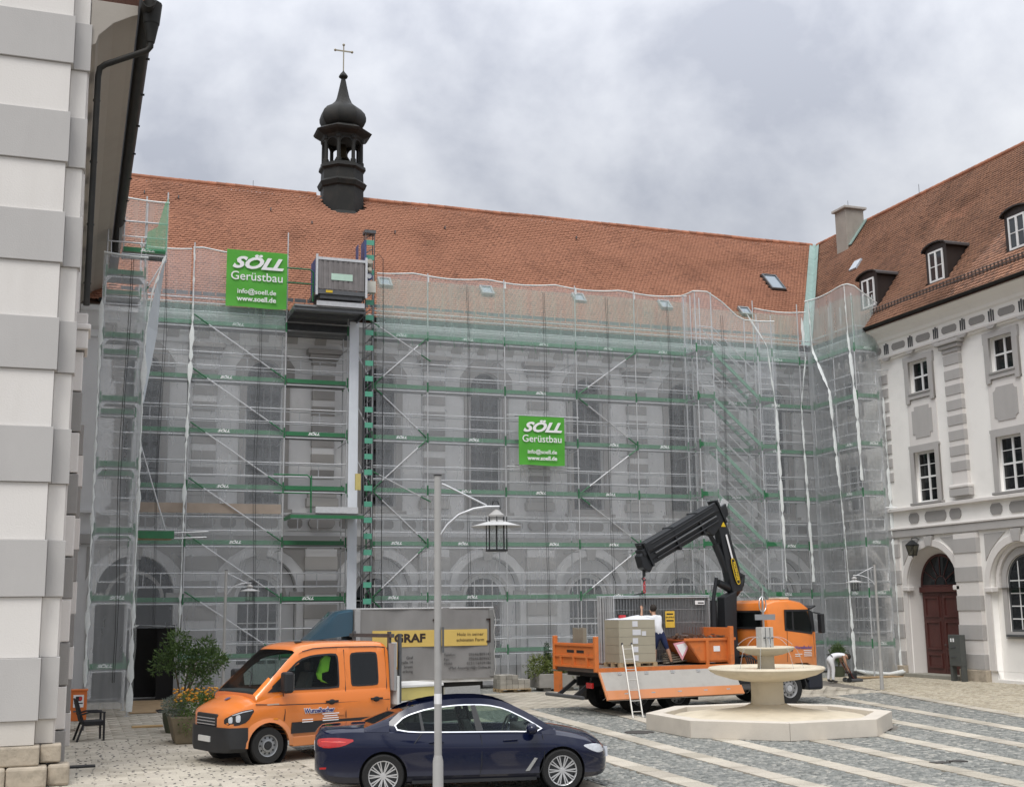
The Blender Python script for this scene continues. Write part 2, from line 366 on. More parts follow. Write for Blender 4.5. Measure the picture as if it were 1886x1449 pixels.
COB = [(.135,.142,.132),(.22,.225,.207),(.178,.186,.172),(.29,.288,.26),(.245,.248,.23),(.40,.385,.34)]
M_COB = tint_mat('cobble_granite', COB, .75, patch=(.75,.76,.78), pscale=.6, pfac=.5)
M_COBO = tint_mat('cobble_granite_single', COB, .75, patch=(.75,.76,.78), pscale=.6, pfac=.5, objr=True)
M_SLAB = tint_mat('pale_slab', [(.38,.345,.28),(.46,.42,.345),(.51,.465,.385),(.43,.39,.325)], .85, patch=(.6,.58,.55), pscale=.6, pfac=.75)
M_SLABO = tint_mat('pale_slab_single', [(.38,.345,.28),(.46,.42,.345),(.51,.465,.385),(.43,.39,.325)], .85, patch=(.6,.58,.55), pscale=.6, pfac=.75, objr=True)
M_CREAMC = tint_mat('cream_cobble', [(.30,.26,.19),(.42,.37,.28),(.5,.45,.35),(.36,.32,.25)], .85, patch=(.7,.68,.64), pscale=.45, pfac=.6)

def bandx(k_, y): # centre line of pale band k at depth y
    a = 10.3+1.76*k_; b = 10.7+2.04*k_
    return a+(b-a)*(y-20)/10.0
BW = .24; KB = range(-3, 8)
# --- cobbles between the bands
P = []
y = 15.5
while y < 36:
    w = .105
    x0, x1 = bandx(-3,y)+BW, bandx(7,y)-BW
    n = int((x1-x0)/w); xs_ = x0+(np.arange(n)+rng.uniform(.3,.7)+rng.uniform(-.12,.12,n))*w
    bc = np.array([bandx(k_,y) for k_ in KB])
    d = np.abs(xs_[:,None]-bc[None]).min(1); xs_ = xs_[d > BW+.04]
    P.append(np.stack([xs_, y+rng.uniform(-.012,.012,len(xs_))], 1)); y += .105
P = np.concatenate(P)
P = P[~((P[:,0]-17.2)**2+(P[:,1]-28.2)**2 < 3.1**2)]
C_ = np.column_stack([P, gzn(P[:,0])+rng.uniform(-.006,.006,len(P))])
half = np.column_stack([rng.uniform(.042,.054,len(P)), rng.uniform(.042,.053,len(P))]); ang = rng.uniform(-.25,.25,len(P)); tn = rng.uniform(0,1,len(P))**1.3
near = split_nearest(C_, 300); msk = np.ones(len(P), bool); msk[near] = False
stones('cobblestones', C_[msk], half[msk], ang[msk], tn[msk], M_COB, pave)
var_ = []
for v_ in range(6):
    g = MB(); hx, hy = .043+.009*rng.random(), .043+.009*rng.random(); s_ = .8
    g.add([(-hx,-hy,-.03),(hx,-hy,-.03),(hx,hy,-.03),(-hx,hy,-.03),(-hx*s_,-hy*s_,0),(hx*s_,-hy*s_,.003),(hx*s_,hy*s_,-.002),(-hx*s_,hy*s_,.001)],
          [(4,5,6,7),(0,1,5,4),(1,2,6,5),(2,3,7,6),(3,0,4,7)])
    var_.append(g.mesh('cobblestone'))
for i in near: obj('cobblestone', var_[i % 6], M_COBO, pave, M=TR(*C_[i], ang[i]))
# --- pale slab bands
slabv = []
for v_ in range(4):
    l_ = .40; g = MB(); g.box(-BW+.006,BW-.006,-l_+.006,l_-.006,-.03,0); me = g.mesh('band_slab'); slabv.append(me)
for k_ in KB:
    y = 15.0+.3*rng.random()
    while y < 36:
        c = (bandx(k_,y), y)
        if (c[0]-17.2)**2+(c[1]-28.2)**2 > 3.2**2:
            d = math.atan2(bandx(k_,y+1)-bandx(k_,y), 1)
            obj('band_slab', slabv[int(rng.integers(4))], M_SLABO, pave, M=TR(c[0], c[1], gz(*c)+.004+.003*rng.random(), -d))
        y += .81
# --- far pale slabs between field and scaffold
P = np.array([(x+.0*rng.random(), y) for j, y in enumerate(np.arange(36.3,43.0,.33)) for x in np.arange(4.9+(j%2)*.25,26.5,.5)])
C_ = np.column_stack([P, gzn(P[:,0])])
stones('paving_slabs', C_, np.tile([.244,.159],(len(P),1)), np.zeros(len(P)), rng.random(len(P)), M_SLAB, pave, shrink=.985)
P = np.array([(x,y) for y in np.arange(43.0,46.6,.11) for x in np.arange(4.9,31.5,.11)]); P += rng.uniform(-.012,.012,P.shape)
C_ = np.column_stack([P, gzn(P[:,0])]); n = len(P)
stones('cobblestones', C_, np.tile([.048,.047],(n,1)), rng.uniform(-.2,.2,n), rng.random(n), M_COB, pave)
# --- cream cobbles in front of the wing
P = np.array([(x,y) for y in np.arange(22,43,.12) for x in np.arange(bandx(7,y)+BW,31.7,.12) if not (y > 36 and x < 26.6)]); P += rng.uniform(-.012,.012,P.shape)
C_ = np.column_stack([P, gzn(P[:,0])+rng.uniform(-.004,.004,len(P))]); n = len(P)
stones('cream_cobblestones', C_, np.column_stack([rng.uniform(.05,.058,n),rng.uniform(.05,.058,n)]), rng.uniform(-.2,.2,n), rng.random(n), M_CREAMC, pave)
# --- pale slabs with dark stone dots by the near building
P = np.array([(x,y) for j, y in enumerate(np.arange(19.2,45.5,.36)) for x in np.arange(-1.2+(j%2)*.3,4.6,.6)])
C_ = np.column_stack([P, np.zeros(len(P))]); n = len(P)
near = split_nearest(C_, 300); msk = np.ones(n, bool); msk[near] = False
stones('paving_slabs', C_[msk], np.tile([.297,.177],(n,1))[msk], np.zeros(n)[msk], rng.random(n)[msk], M_SLAB, pave, shrink=.99)
g = MB().box(-.297,.297,-.177,.177,-.03,0); me = g.mesh('paving_slab')
for i in near: obj('paving_slab', me, M_SLABO, pave, M=TR(C_[i][0], C_[i][1], .001*rng.random()))
D = np.array([(x,y) for y in np.arange(20.5,34,.19) for x in np.arange(-.4,4.4,.24)]); D += rng.uniform(-.08,.08,D.shape); D = D[rng.random(len(D)) < .6]; D = D[D[:,1] < 32-.6*np.abs(D[:,0]-1.5)]
n = len(D); M_DOT = tint_mat('dark_inlay', [(.05,.05,.05),(.14,.13,.12)], .8)
stones('dark_inlay_stones', np.column_stack([D, np.full(n,.008)]), np.column_stack([rng.uniform(.016,.026,n),rng.uniform(.017,.028,n)]), rng.uniform(0,3,n), rng.random(n), M_DOT, pave, h=.012)
# ------------------------------------------------------------------ near building (left edge of the view)
CREAML = mat('plaster_warm_white', (.70,.675,.64), .9, var=.04, scale=.9, bump=.2, bscale=30, dirt=.35, dcol=(.56,.53,.49), dscale=.9, streak=True, splash=(.6,1.3,.45,(.42,.38,.32)))
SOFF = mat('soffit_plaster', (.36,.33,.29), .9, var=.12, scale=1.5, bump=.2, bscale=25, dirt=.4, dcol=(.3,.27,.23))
LB = thing('corner_building', 'near plastered building with wide grey and cream banded corner blocks and dark downpipe', 'building', (-1,24,0))
obj('wall', MB().box(-14,-.12,24.35,53,0,15.2), CREAM, LB)
gr = [(14.63,13.64),(12.63,11.61),(10.60,9.60),(8.52,7.52),(6.44,5.41),(4.35,3.33),(2.24,1.15)]
edges = sorted([z for a in gr for z in a]+[.72,15.6])
for i in range(len(edges)-1):
    z0, z1 = edges[i], edges[i+1]; grey = any(abs(z1-a) < .01 for a, b in gr)
    mt = GREYL if grey else CREAML; p = .05 if grey else 0; q = .0 if grey else .004
    obj('corner_block', MB().box(-12,-.46+p*.9,24.0-p,24.36,z0+q,z1-q), mt, LB, bevel=.008)
    obj('side_block', MB().box(-.46+p*.9+.003,-.15+p,24.28-p,24.6,z0+q,z1-q), mt, LB, bevel=.008)
# weathered stone plinth
for (x0,x1,y0,z0,z1) in ((-12,-1.2,23.82,.38,.72),(-1.19,-.36,23.84,.38,.715),(-.355,.0,24.1,.4,.71),(-12,-.9,23.66,0,.378),(-.895,-.22,23.7,0,.375),(-.215,.16,23.98,0,.37)):
    obj('plinth_stone', MB().box(x0,x1,y0,24.5,z0,z1), STONE, LB, bevel=.03 if z0 else .05)
zz = .1; i = 0
while zz < 8.2:                                       # rough quoins of the set-back pier
    h = .78
    obj('quoin', MB().box(-.14,.045+(.02 if i%2 == 0 else 0),24.9,25.6,zz,zz+h-.004), GREYD if i%2 == 0 else CREAM, LB, bevel=.02); zz += .8; i += 1
obj('pier_cap', MB().box(-.15,.12,24.8,25.7,8.12,8.5).box(-.15,.16,24.75,25.75,8.503,8.62).box(-.15,.10,24.85,25.6,8.623,8.85), CREAM, LB, bevel=.03)
zz = .0; i = 0
while zz < 7.5:
    obj('quoin', MB().box(-.14,.155+(.02 if i%2 == 0 else 0),31,31.8,zz,zz+.75), GREYD if i%2 else CREAM, LB, bevel=.02); zz += .753; i += 1
# eaves: cove, soffit, gutter
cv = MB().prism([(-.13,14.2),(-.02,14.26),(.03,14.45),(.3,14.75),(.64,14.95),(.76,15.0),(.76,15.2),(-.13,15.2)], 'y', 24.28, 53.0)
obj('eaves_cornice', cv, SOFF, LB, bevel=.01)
for k_ in range(9): obj('cornice_block', MB().box(.0,.1,25.6+2.2*k_,26.2+2.2*k_,13.75,14.15), GREYD, LB)
g = MB(); n = 10
po = [(.94+.17*math.cos(PI+PI*i/n), 15.36+.34*math.sin(PI+PI*i/n)) for i in range(n+1)]; pi_ = [(.94+.155*math.cos(2*PI-PI*i/n), 15.36+.32*math.sin(2*PI-PI*i/n)) for i in range(n+1)]
g.prism(po+pi_, 'y', 23.9, 46); obj('gutter', g, ZINC, LB, smooth=40)
for k_ in range(12): obj('gutter_bracket', MB().box(.85,1.12,24.5+2*k_,24.54+2*k_,15.08,15.12), ZINC, LB)
obj('roof_edge', MB().prism([(.86,15.22),(1.0,15.36),(-4.5,21.8),(-4.5,21.4)], 'y', 24.3, 46), mat('roof_brown',(.16,.07,.045),.85,var=.3,scale=6), LB)
g = MB(); g.tube((1.03,24.3,14.85),(1.03,24.3,14.45),.15,12,.08); g.tube((1.03,24.3,15.3),(1.03,24.3,14.85),.2,12,.16); obj('rain_hopper', g, ZINC, LB, smooth=40)
g = MB(); g.path([(1.03,24.3,14.5),(1.03,24.3,14.36),(.97,24.32,14.28),(.18,24.52,13.95),(.08,24.56,13.87),(.055,24.58,13.7),(.05,24.6,8.95)], .062, 12); obj('downpipe', g, ZINC, LB, smooth=50)
for z in (13.2,11.9,10.6,9.4): obj('pipe_clip', MB().lathe([(.07,-.02),(.075,0),(.07,.02)],12,(.05,24.62,z)), ZINC, LB)

# ------------------------------------------------------------------ main building behind the scaffold
MBD = thing('convent_building', 'long white and grey plastered building with red tiled roof behind scaffolding', 'building', (15,46.8,0))
MM = Matrix(((1,0,0,0),(0,0,1,47.0),(0,1,0,0),(0,0,0,1)))
BX = [2.25+4.5*i for i in range(7)]; PX_ = [4.5*i for i in range(1,7)]
holes = [arch(x,.68,7.05,11.9) for x in BX]+[arch(x,1.35,.03,3.75) for x in BX]
obj('wall', curve_mesh([(-.1,0),(32,0),(32,14.2),(-.1,14.2)], holes, .4), WHITEC, MBD, M=MM)
obj('dark_room_sheet', MB().box(-.1,32,48.3,48.5,0,14.2), DARK, MBD)  # near-black sheet, painted as the unlit rooms behind the panes
CURT = mat('window_curtain', (.42,.47,.48), .8, var=.3, scale=6)
for x in BX:
    # ground floor niche and its window
    first = x < 3
    if not first:
        obj('niche_wall', curve_mesh(arch(x,1.34,.04,3.75), [arch(x,.85,1.0,3.5)], .08), WHITEC, MBD, M=Matrix(((1,0,0,0),(0,0,1,47.28),(0,1,0,0),(0,0,0,1))))
        obj('curtain', MB().box(x-.86,x+.86,47.62,47.64,.95,4.4), CURT, MBD)
    if first:
        obj('entrance_dark_sheet', MB().box(x-1.4,x+1.4,47.3,47.4,0,5.2), DARK, MBD)  # black sheet fills the opening, its darkness is in the colour
    else:
        f = obj('window', MB().ring(arch(x,.85,1.0,3.5), arch(x,.76,1.09,3.5), 'y', 47.3, 47.4), FRAME_W, MBD)
        obj('pane', MB().prism(arch(x,.77,1.08,3.5), 'y', 47.345, 47.355), GLASS_W, f)
        g = MB()
        for dx in (-.38,0,.38): g.box(x+dx-.02,x+dx+.02,47.31,47.37,1.09,4.2)
        for z in (1.8,2.6,3.4): g.box(x-.76,x+.76,47.315,47.365,z-.02,z+.02)
        obj('muntin', g, FRAME_W, f)
    obj('archivolt', MB().ring(arch(x,1.62,.05,3.75,18), arch(x,1.36,.05,3.75,18), 'y', 46.72, 46.81), WHITEC, MBD)
    obj('hood_mould', MB().ring(arch(x,1.05,3.5,3.5,16), arch(x,.92,3.5,3.5,16), 'y', 47.12, 47.25), GREYL, MBD)
    obj('keystone', MB().prism([(x-.16,4.95),(x+.16,4.95),(x+.24,5.45),(x-.24,5.45)], 'y', 46.66, 46.82), GREYL, MBD, bevel=.01)
    for s_ in (-1,1):
        obj('spandrel_panel', MB().prism([(x+s_*1.72,5.4),(x+s_*.55,5.42),(x+s_*1.15,5.05),(x+s_*1.55,4.6),(x+s_*1.72,4.2)], 'y', 46.77, 46.81), GREYL, MBD)
        obj('impost', MB().box(x+s_*1.36-.28,x+s_*1.36+.28,46.68,46.82,3.55,3.75), GREYL, MBD, bevel=.02)
    # tall upper window with shouldered grey surround
    so = [(x-.95,6.85),(x+.95,6.85),(x+.95,11.6),(x+1.12,11.6),(x+1.12,12.35),(x+.85,12.75),(x+.55,13.05),(x-.55,13.05),(x-.85,12.75),(x-1.12,12.35),(x-1.12,11.6),(x-.95,11.6)]
    obj('window_surround', curve_mesh(so, [arch(x,.69,7.04,11.9)], .1), GREY, MBD, M=Matrix(((1,0,0,0),(0,0,1,46.76),(0,1,0,0),(0,0,0,1))))
    f = obj('window', MB().ring(arch(x,.68,7.06,11.9), arch(x,.6,7.14,11.9), 'y', 47.05, 47.15), STEELD, MBD)
    obj('pane', MB().prism(arch(x,.61,7.12,11.9), 'y', 47.095, 47.105), GLASS_W, f)
    g = MB()
    for dx in (-.3,0,.3): g.box(x+dx-.02,x+dx+.02,47.06,47.12,7.14,12.4)
    for k_ in range(9): g.box(x-.6,x+.6,47.065,47.115,7.7+.55*k_-.015,7.7+.55*k_+.015)
    obj('muntin', g, STEELD, f)
    obj('sill', MB().box(x-1.1,x+1.1,46.55,46.82,6.72,6.85), GREY, MBD, bevel=.02)
    for dx, w in ((-1.25,.28),(0,.62),(1.25,.28)):
        obj('frieze_plaque', MB().prism([(x+dx-w,6.25),(x+dx-w+.08,6.15),(x+dx+w-.08,6.15),(x+dx+w,6.25),(x+dx+w,6.42),(x+dx+w-.08,6.52),(x+dx-w+.08,6.52),(x+dx-w,6.42)], 'y', 46.77, 46.815), GREY, MBD)
for x in PX_:
    obj('pilaster', MB().box(x-.42,x+.42,46.62,46.82,7.55,12.5), WHITEC, MBD)
    for i in range(8): obj('pilaster_stripe', MB().box(x-.44,x+.44,46.58,46.83,12.1-.62*i-.36,12.1-.62*i), GREY, MBD, bevel=.01)
    obj('pilaster_base', MB().box(x-.62,x+.62,46.5,46.83,6.95,7.3).box(x-.55,x+.55,46.54,46.83,7.303,7.545), GREYL, MBD, bevel=.03)
    obj('pilaster_capital', MB().box(x-.48,x+.48,46.54,46.83,12.5,12.72).box(x-.58,x+.58,46.46,46.83,12.723,12.92).box(x-.68,x+.68,46.38,46.83,12.923,13.12), GREY, MBD, bevel=.03)
    obj('pier', MB().box(x-.6,x+.6,46.6,46.81,0,5.35), WHITEC, MBD)
    for i in range(6): obj('pier_block', MB().box(x-.63,x+.63,46.55,46.8,.05+.9*i,.57+.9*i), GREYL, MBD, bevel=.015)
    obj('frieze_plaque', MB().prism([(x-.5,6.28),(x-.4,6.15),(x+.4,6.15),(x+.5,6.28),(x+.5,6.4),(x+.4,6.52),(x-.4,6.52),(x-.5,6.4)], 'y', 46.56, 46.81), GREY, MBD)
obj('string_course', MB().box(-.1,31.6,46.6,46.815,5.5,5.85), GREYL, MBD, bevel=.02)
obj('string_course', MB().box(-.1,31.6,46.5,46.816,6.6,6.72), WHITEC, MBD, bevel=.02)
obj('cornice', MB().prism([(46.82,13.1),(46.68,13.15),(46.68,13.4),(46.5,13.5),(46.2,13.95),(46.05,14.0),(46.05,14.19),(46.82,14.19)], 'x', -.1, 31.6), WHITEC, MBD)
for i in range(28): obj('cornice_console', MB().prism([(46.66,13.3),(46.4,13.62),(46.66,13.75)], 'x', 1+1.12*i-.22, 1+1.12*i+.22), GREYL, MBD)
po = [(45.98+.11*math.cos(PI+PI*i/8), 14.42+.12*math.sin(PI+PI*i/8)) for i in range(9)]
obj('gutter', MB().prism([(a,b) for a,b in po]+[(46.07,14.42),(45.9,14.42)], 'x', .5, 31.0), ZINC, MBD)

# ------------------------------------------------------------------ tiled roofs
TILE = [(.235,.108,.068),(.335,.152,.092),(.385,.177,.107),(.36,.165,.10),(.44,.205,.125)]
M_TILE = tint_mat('clay_tile', TILE, .85, patch=(.5,.46,.44), pscale=.5, pmin=.5, pmax=.78, pfac=.7)
TILE2 = [(.17,.092,.06),(.26,.135,.085),(.32,.165,.10),(.28,.145,.09),(.40,.20,.125)]
M_TILE2 = tint_mat('old_clay_tile', TILE2, .88, patch=(.42,.40,.38), pscale=.45, pmin=.47, pmax=.74, pfac=.75)
def tile_roof(parent, O, U, Vd, width, length, keep, mt, tintf, singles=300):
    O = np.array(O,float); U = np.array(U,float); Vd = np.array(Vd,float); Nn = np.cross(U,Vd)
    if Nn[2] < 0: Nn = -Nn
    w, e_ = .18, .165
    rows = int(length/e_); P_ = []
    for r in range(rows):
        a = np.arange(0,width,w)+(w/2 if r%2 else 0)
        P_.append(np.stack([a, np.full(len(a), r*e_)],1))
    P_ = np.concatenate(P_); P_ = P_[keep(P_)]
    n = len(P_)
    lb = np.array([(-.088,.045),(-.05,.012),(0,0),(.05,.012),(.088,.045),(.088,.22),(-.088,.22)])
    hh = np.array([.04,.042,.042,.042,.04,.008,.008])
    J = rng.normal(0,.004,(n,3))
    ta = P_[:,None,0]+lb[None,:,0]+J[:,None,0]; tb = P_[:,None,1]+lb[None,:,1]+J[:,None,1]; th = hh[None]+np.abs(J[:,None,2])
    ta = np.concatenate([ta, ta[:,:5]],1); tb = np.concatenate([tb, tb[:,:5]],1); th = np.concatenate([th, th[:,:5]-.022],1)
    sag = .016*np.sin(P_[:,0]*.9+P_[:,1]*.5)+.014*np.sin(P_[:,1]*1.7-P_[:,0]*.37)+.008*np.sin(P_[:,0]*2.3+1.)+.01
    th = th+sag[:,None]
    V = O+ta[...,None]*U+tb[...,None]*Vd+th[...,None]*Nn
    tn = np.clip(tintf(P_)+rng.normal(0,.12,n),0,1)
    cen = V[:,2]
    near = split_nearest(cen, singles, 0) if singles else np.array([],int)
    msk = np.ones(n,bool); msk[near] = False
    idx = np.where(msk)[0]; m_ = len(idx)
    fl = np.array([0,1,2,3,4,5,6, 7,8,1,0, 8,9,2,1, 9,10,3,2, 10,11,4,3]); st = np.array([0,7,11,15,19])
    me = bpy.data.meshes.new('roof_tiles'); me.vertices.add(m_*12); me.vertices.foreach_set('co', V[idx].reshape(-1))
    me.loops.add(m_*23); me.loops.foreach_set('vertex_index', (fl[None]+np.arange(m_)[:,None]*12).reshape(-1))
    me.polygons.add(m_*5); me.polygons.foreach_set('loop_start', (st[None]+np.arange(m_)[:,None]*23).reshape(-1))
    me.update(calc_edges=True); at = me.attributes.new('tint','FLOAT','FACE'); at.data.foreach_set('value', np.repeat(tn[idx],5)); me.validate(); me.materials.append(mt)
    o = bpy.data.objects.new('roof_tiles', me); put(o, parent); o['kind'] = 'stuff'
    # the nearest tiles one by one, sharing five meshes
    if len(near):
        bas = Matrix((U,Vd,Nn)).transposed().to_4x4()
        ms = []
        for k_ in range(5):
            g = MB(); vv = [(*lb[i],hh[i]) for i in range(7)]+[(*lb[i],hh[i]-.022) for i in range(5)]
            g.add(vv, [tuple(range(7)),(7,8,1,0),(8,9,2,1),(9,10,3,2),(10,11,4,3)]); me = g.mesh('roof_tile'); a = me.attributes.new('tint','FLOAT','FACE')
            a.data.foreach_set('value', [k_/4]*5); me.materials.append(mt); ms.append(me)
        for i in near:
            M_ = bas.copy(); M_.translation = Vector(O+P_[i,0]*U+P_[i,1]*Vd+sag[i]*Nn)
            obj('roof_tile', ms[min(4,int(tn[i]*5))], None, parent, M=M_)
EZ, RZ = 14.36, 21.68
# main slope: eave y=46.0, ridge y=53.0 ; valley with the wing at right
Lm = math.hypot(7,RZ-EZ); Vm = (0,7/Lm,(RZ-EZ)/Lm)
rf = obj('roof', MB().add([(-2,46.0,EZ-.14),(30.8,46.0,EZ-.14),(36.3,53,RZ-.14),(-2,53,RZ-.14),(-2,60,EZ),(36.3,60,EZ)], [(0,1,2,3),(3,2,5,4)]), mat('roof_board',(.09,.045,.03),.9), MBD)
def keep_m(P_):
    t = P_[:,1]/Lm; x = -2+P_[:,0]
    k_ = x < 30.8+5.5*t-.18
    y = 46+7*t; k_ &= ~((np.abs(x-10.93) < 1.0) & (y > 51.95+np.maximum(0,np.abs(x-10.93)-.5)*.9))
    for sx_, sy in ((31.6,49.9),): k_ &= ~((np.abs(x-sx_) < .45) & (np.abs(y-sy) < .5))
    return k_
def tint_m(P_):
    x = -2+P_[:,0]; y = 46+P_[:,1]/Lm*7
    return .42+.3*np.exp(-((x-10.5)/3.2)**2-((y-50.5)/2.2)**2)+.08*np.sin(x*.9+y)
tile_roof(rf, (-2,46.0,EZ), (1,0,0), Vm, 38.2, Lm, keep_m, M_TILE, tint_m, 300)
M_RIDGE = mat('ridge_tile', (.30,.12,.065), .85, var=.35, scale=3, objrand=.25)
g = MB(); g.lathe([(.11,-.21),(.13,-.2),(.12,.2)], 10, axis='x'); rme = g.mesh('ridge_tile', 40)
for i in range(94):
    x = -1.8+.405*i
    if abs(x-10.93) > 1.0 and x < 36.2: obj('ridge_tile', rme, M_RIDGE, rf, M=TR(x,53,RZ+.02+.008*math.sin(x*1.3)))
# skylights of the main roof
def skylight(x, y, w, h, parent, open_=False):
    z = EZ+(y-46)*(RZ-EZ)/7; a = math.atan2(RZ-EZ,7); M_ = TR(x,y,z) @ Matrix.Rotation(a,4,'X') @ Matrix.Translation((0,0,.14))
    f = obj('skylight', MB().ring([(-w/2,-h/2),(w/2,-h/2),(w/2,h/2),(-w/2,h/2)],[(-w/2+.07,-h/2+.07),(w/2-.07,-h/2+.07),(w/2-.07,h/2-.07),(-w/2+.07,h/2-.07)],'z',-.05,.06), STEELD if open_ else mat('skylight_frame',(.25,.26,.26),.5,metal=.3), parent, M=M_)
    obj('pane', MB().box(-w/2+.06,w/2-.06,-h/2+.06,h/2-.06,.0,.015), mat('skylight_glass',(.20,.25,.29),.12,var=.05,spec=.8), f, local=True)
skylight(31.6,49.9,.8,1.3,rf,True)
for x in (11.7,16.15,20.4,24.6,28.7): skylight(x,47.85,.55,.62,rf)
for x, y in ((7.5,51.6),(12.9,50.9),(3.6,51.8),(9.2,51.0),(15.4,51.5),(22,51.7),(2.2,51.9)):   # roof hooks
    z = EZ+(y-46)*(RZ-EZ)/7; obj('roof_hook', MB().box(x-.02,x+.02,y-.12,y,z+.05,z+.18), STEELD, rf)
for i in range(60):
    x = 1.5+.5*i
    if x < 31: obj('snow_guard', MB().box(x-.22,x+.22,46.52,46.54,EZ+.56,EZ+.74), STEELD, rf)

# bell turret on the ridge
BT = obj('bell_turret', MB().lathe([(1.02,20.2),(1.0,22.0),(1.08,22.05),(1.16,22.25),(1.0,22.4),(.98,22.85),(1.1,22.95),(1.08,23.1),(.9,23.2)], 8, (10.93,53,0), PI/8), ZINC, MBD)
obj('turret_skirt', MB().lathe([(1.5,20.0),(1.02,20.7)],8,(10.93,53,.1),PI/8), ZINC, BT)
for i in range(8):
    t = PI/8+i*PI/4; x, y = 10.93+.88*math.cos(t), 53+.88*math.sin(t)
    obj('turret_column', MB().lathe([(.13,23.15),(.13,23.3),(.09,23.34),(.085,24.25),(.13,24.3),(.14,24.42)],8,(x,y,0)), ZINC, BT)
    t2 = t+PI/8; a = Vector((10.93+.82*math.cos(t2), 53+.82*math.sin(t2), 0)); d = Vector((-math.sin(t2),math.cos(t2),0)); nn = Vector((math.cos(t2),math.sin(t2),0))
    g = MB(); ow = [(-.36,24.05),(-.36,24.5),(.36,24.5),(.36,24.05)]+[(.28*math.cos(PI*j/8),24.05+.26*math.sin(PI*j/8)) for j in range(9)]
    vv = [a+d*u+Vector((0,0,v))-nn*.04 for u,v in ow]+[a+d*u+Vector((0,0,v))+nn*.04 for u,v in ow]; m_ = len(ow)
    g.add(vv,[tuple(range(m_)),tuple(range(2*m_-1,m_-1,-1))]+[(j,(j+1)%m_,m_+(j+1)%m_,m_+j) for j in range(m_)]); obj('turret_arch', g, ZINC, BT)
obj('bell', MB().lathe([(.02,24.3),(.14,24.25),(.2,23.95),(.26,23.65),(.36,23.5),(.34,23.5),(.02,23.7)],16,(10.93,53,0)), mat('bronze',(.06,.045,.025),.4,metal=.8), BT, smooth=50)
obj('turret_eave', MB().lathe([(.95,24.38),(1.02,24.5),(1.3,24.62),(1.38,24.72),(1.0,24.95),(.8,25.02)],8,(10.93,53,0),PI/8), ZINC, BT)
obj('onion_dome', MB().lathe([(.7,24.96),(.82,25.0),(1.0,25.14),(1.09,25.34),(1.1,25.52),(1.03,25.74),(.86,25.94),(.6,26.1),(.42,26.28),(.3,26.55),(.2,27.0),(.12,27.4),(.1,27.5),(.2,27.56),(.22,27.62),(.16,27.72),(.05,27.85),(.03,27.9)],8,(10.93,53,0),PI/8), ZINC, BT, smooth=28)
CR = mat('gilt_cross',(.30,.27,.2),.45,metal=.7,var=.3)
g = MB(); g.box(10.905,10.955,52.98,53.02,27.85,29.2).box(10.53,11.33,52.982,53.018,28.86,28.92)
for x, z in ((10.53,28.89),(11.33,28.89),(10.93,29.2)): g.ball((x,53,z),.065,6)
obj('cross', g, CR, BT)

# ------------------------------------------------------------------ right wing
WG = thing('wing_building', 'white wing with grey window surrounds, dark red door and dormers in its roof', 'building', (31.6,38,.2))
XW = 31.6; WC = [44.15,39.5,34.85,30.2]
MW = Matrix(((0,0,1,XW+.2),(1,0,0,0),(0,1,0,0),(0,0,0,1)))
def rect(c, hw, z0, z1): return [(c-hw,z0),(c+hw,z0),(c+hw,z1),(c-hw,z1)]
DC = 39.6
holes = []
for c in WC:
    holes += [rect(c,.62,6.97,8.95), rect(c,.58,11.35,12.62)]
    holes.append(arch(DC,1.5,.3,3.72,20) if c == 39.5 else arch(c,1.55,.3,3.6,20))
obj('wall', curve_mesh([(22,.0),(46.8,.0),(46.8,14.3),(22,14.3)], holes, .4), WHITE, WG, M=MW)
obj('dark_room_sheet', MB().box(32.9,33.0,22,46.8,0,14.3), DARK, WG)  # near-black sheet standing in for the wing's unlit rooms
def sash(c, hw, z0, z1, rows, parent, xx, trans=None):
    f = obj('window', MB().ring(rect(c,hw,z0,z1), rect(c,hw-.06,z0+.06,z1-.06), 'x', xx, xx+.07), FRAME_W, parent)
    obj('pane', MB().box(xx+.03,xx+.04,c-hw+.05,c+hw-.05,z0+.05,z1-.05), GLASS_W, f)
    g = MB().box(xx-.01,xx+.06,c-.045,c+.045,z0+.06,z1-.06)
    tr = trans if trans else (z0+z1)/2
    g.box(xx-.005,xx+.058,c-hw+.06,c+hw-.06,tr-.035,tr+.035)
    for r in rows: g.box(xx+.005,xx+.055,c-hw+.06,c+hw-.06,z0+(z1-z0)*r-.013,z0+(z1-z0)*r+.013)
    obj('muntin', g, FRAME_W, f)
    obj('curtain', MB().box(xx+.3,xx+.31,c-hw,c-hw*.25,z0,z1), CURT, f); return f
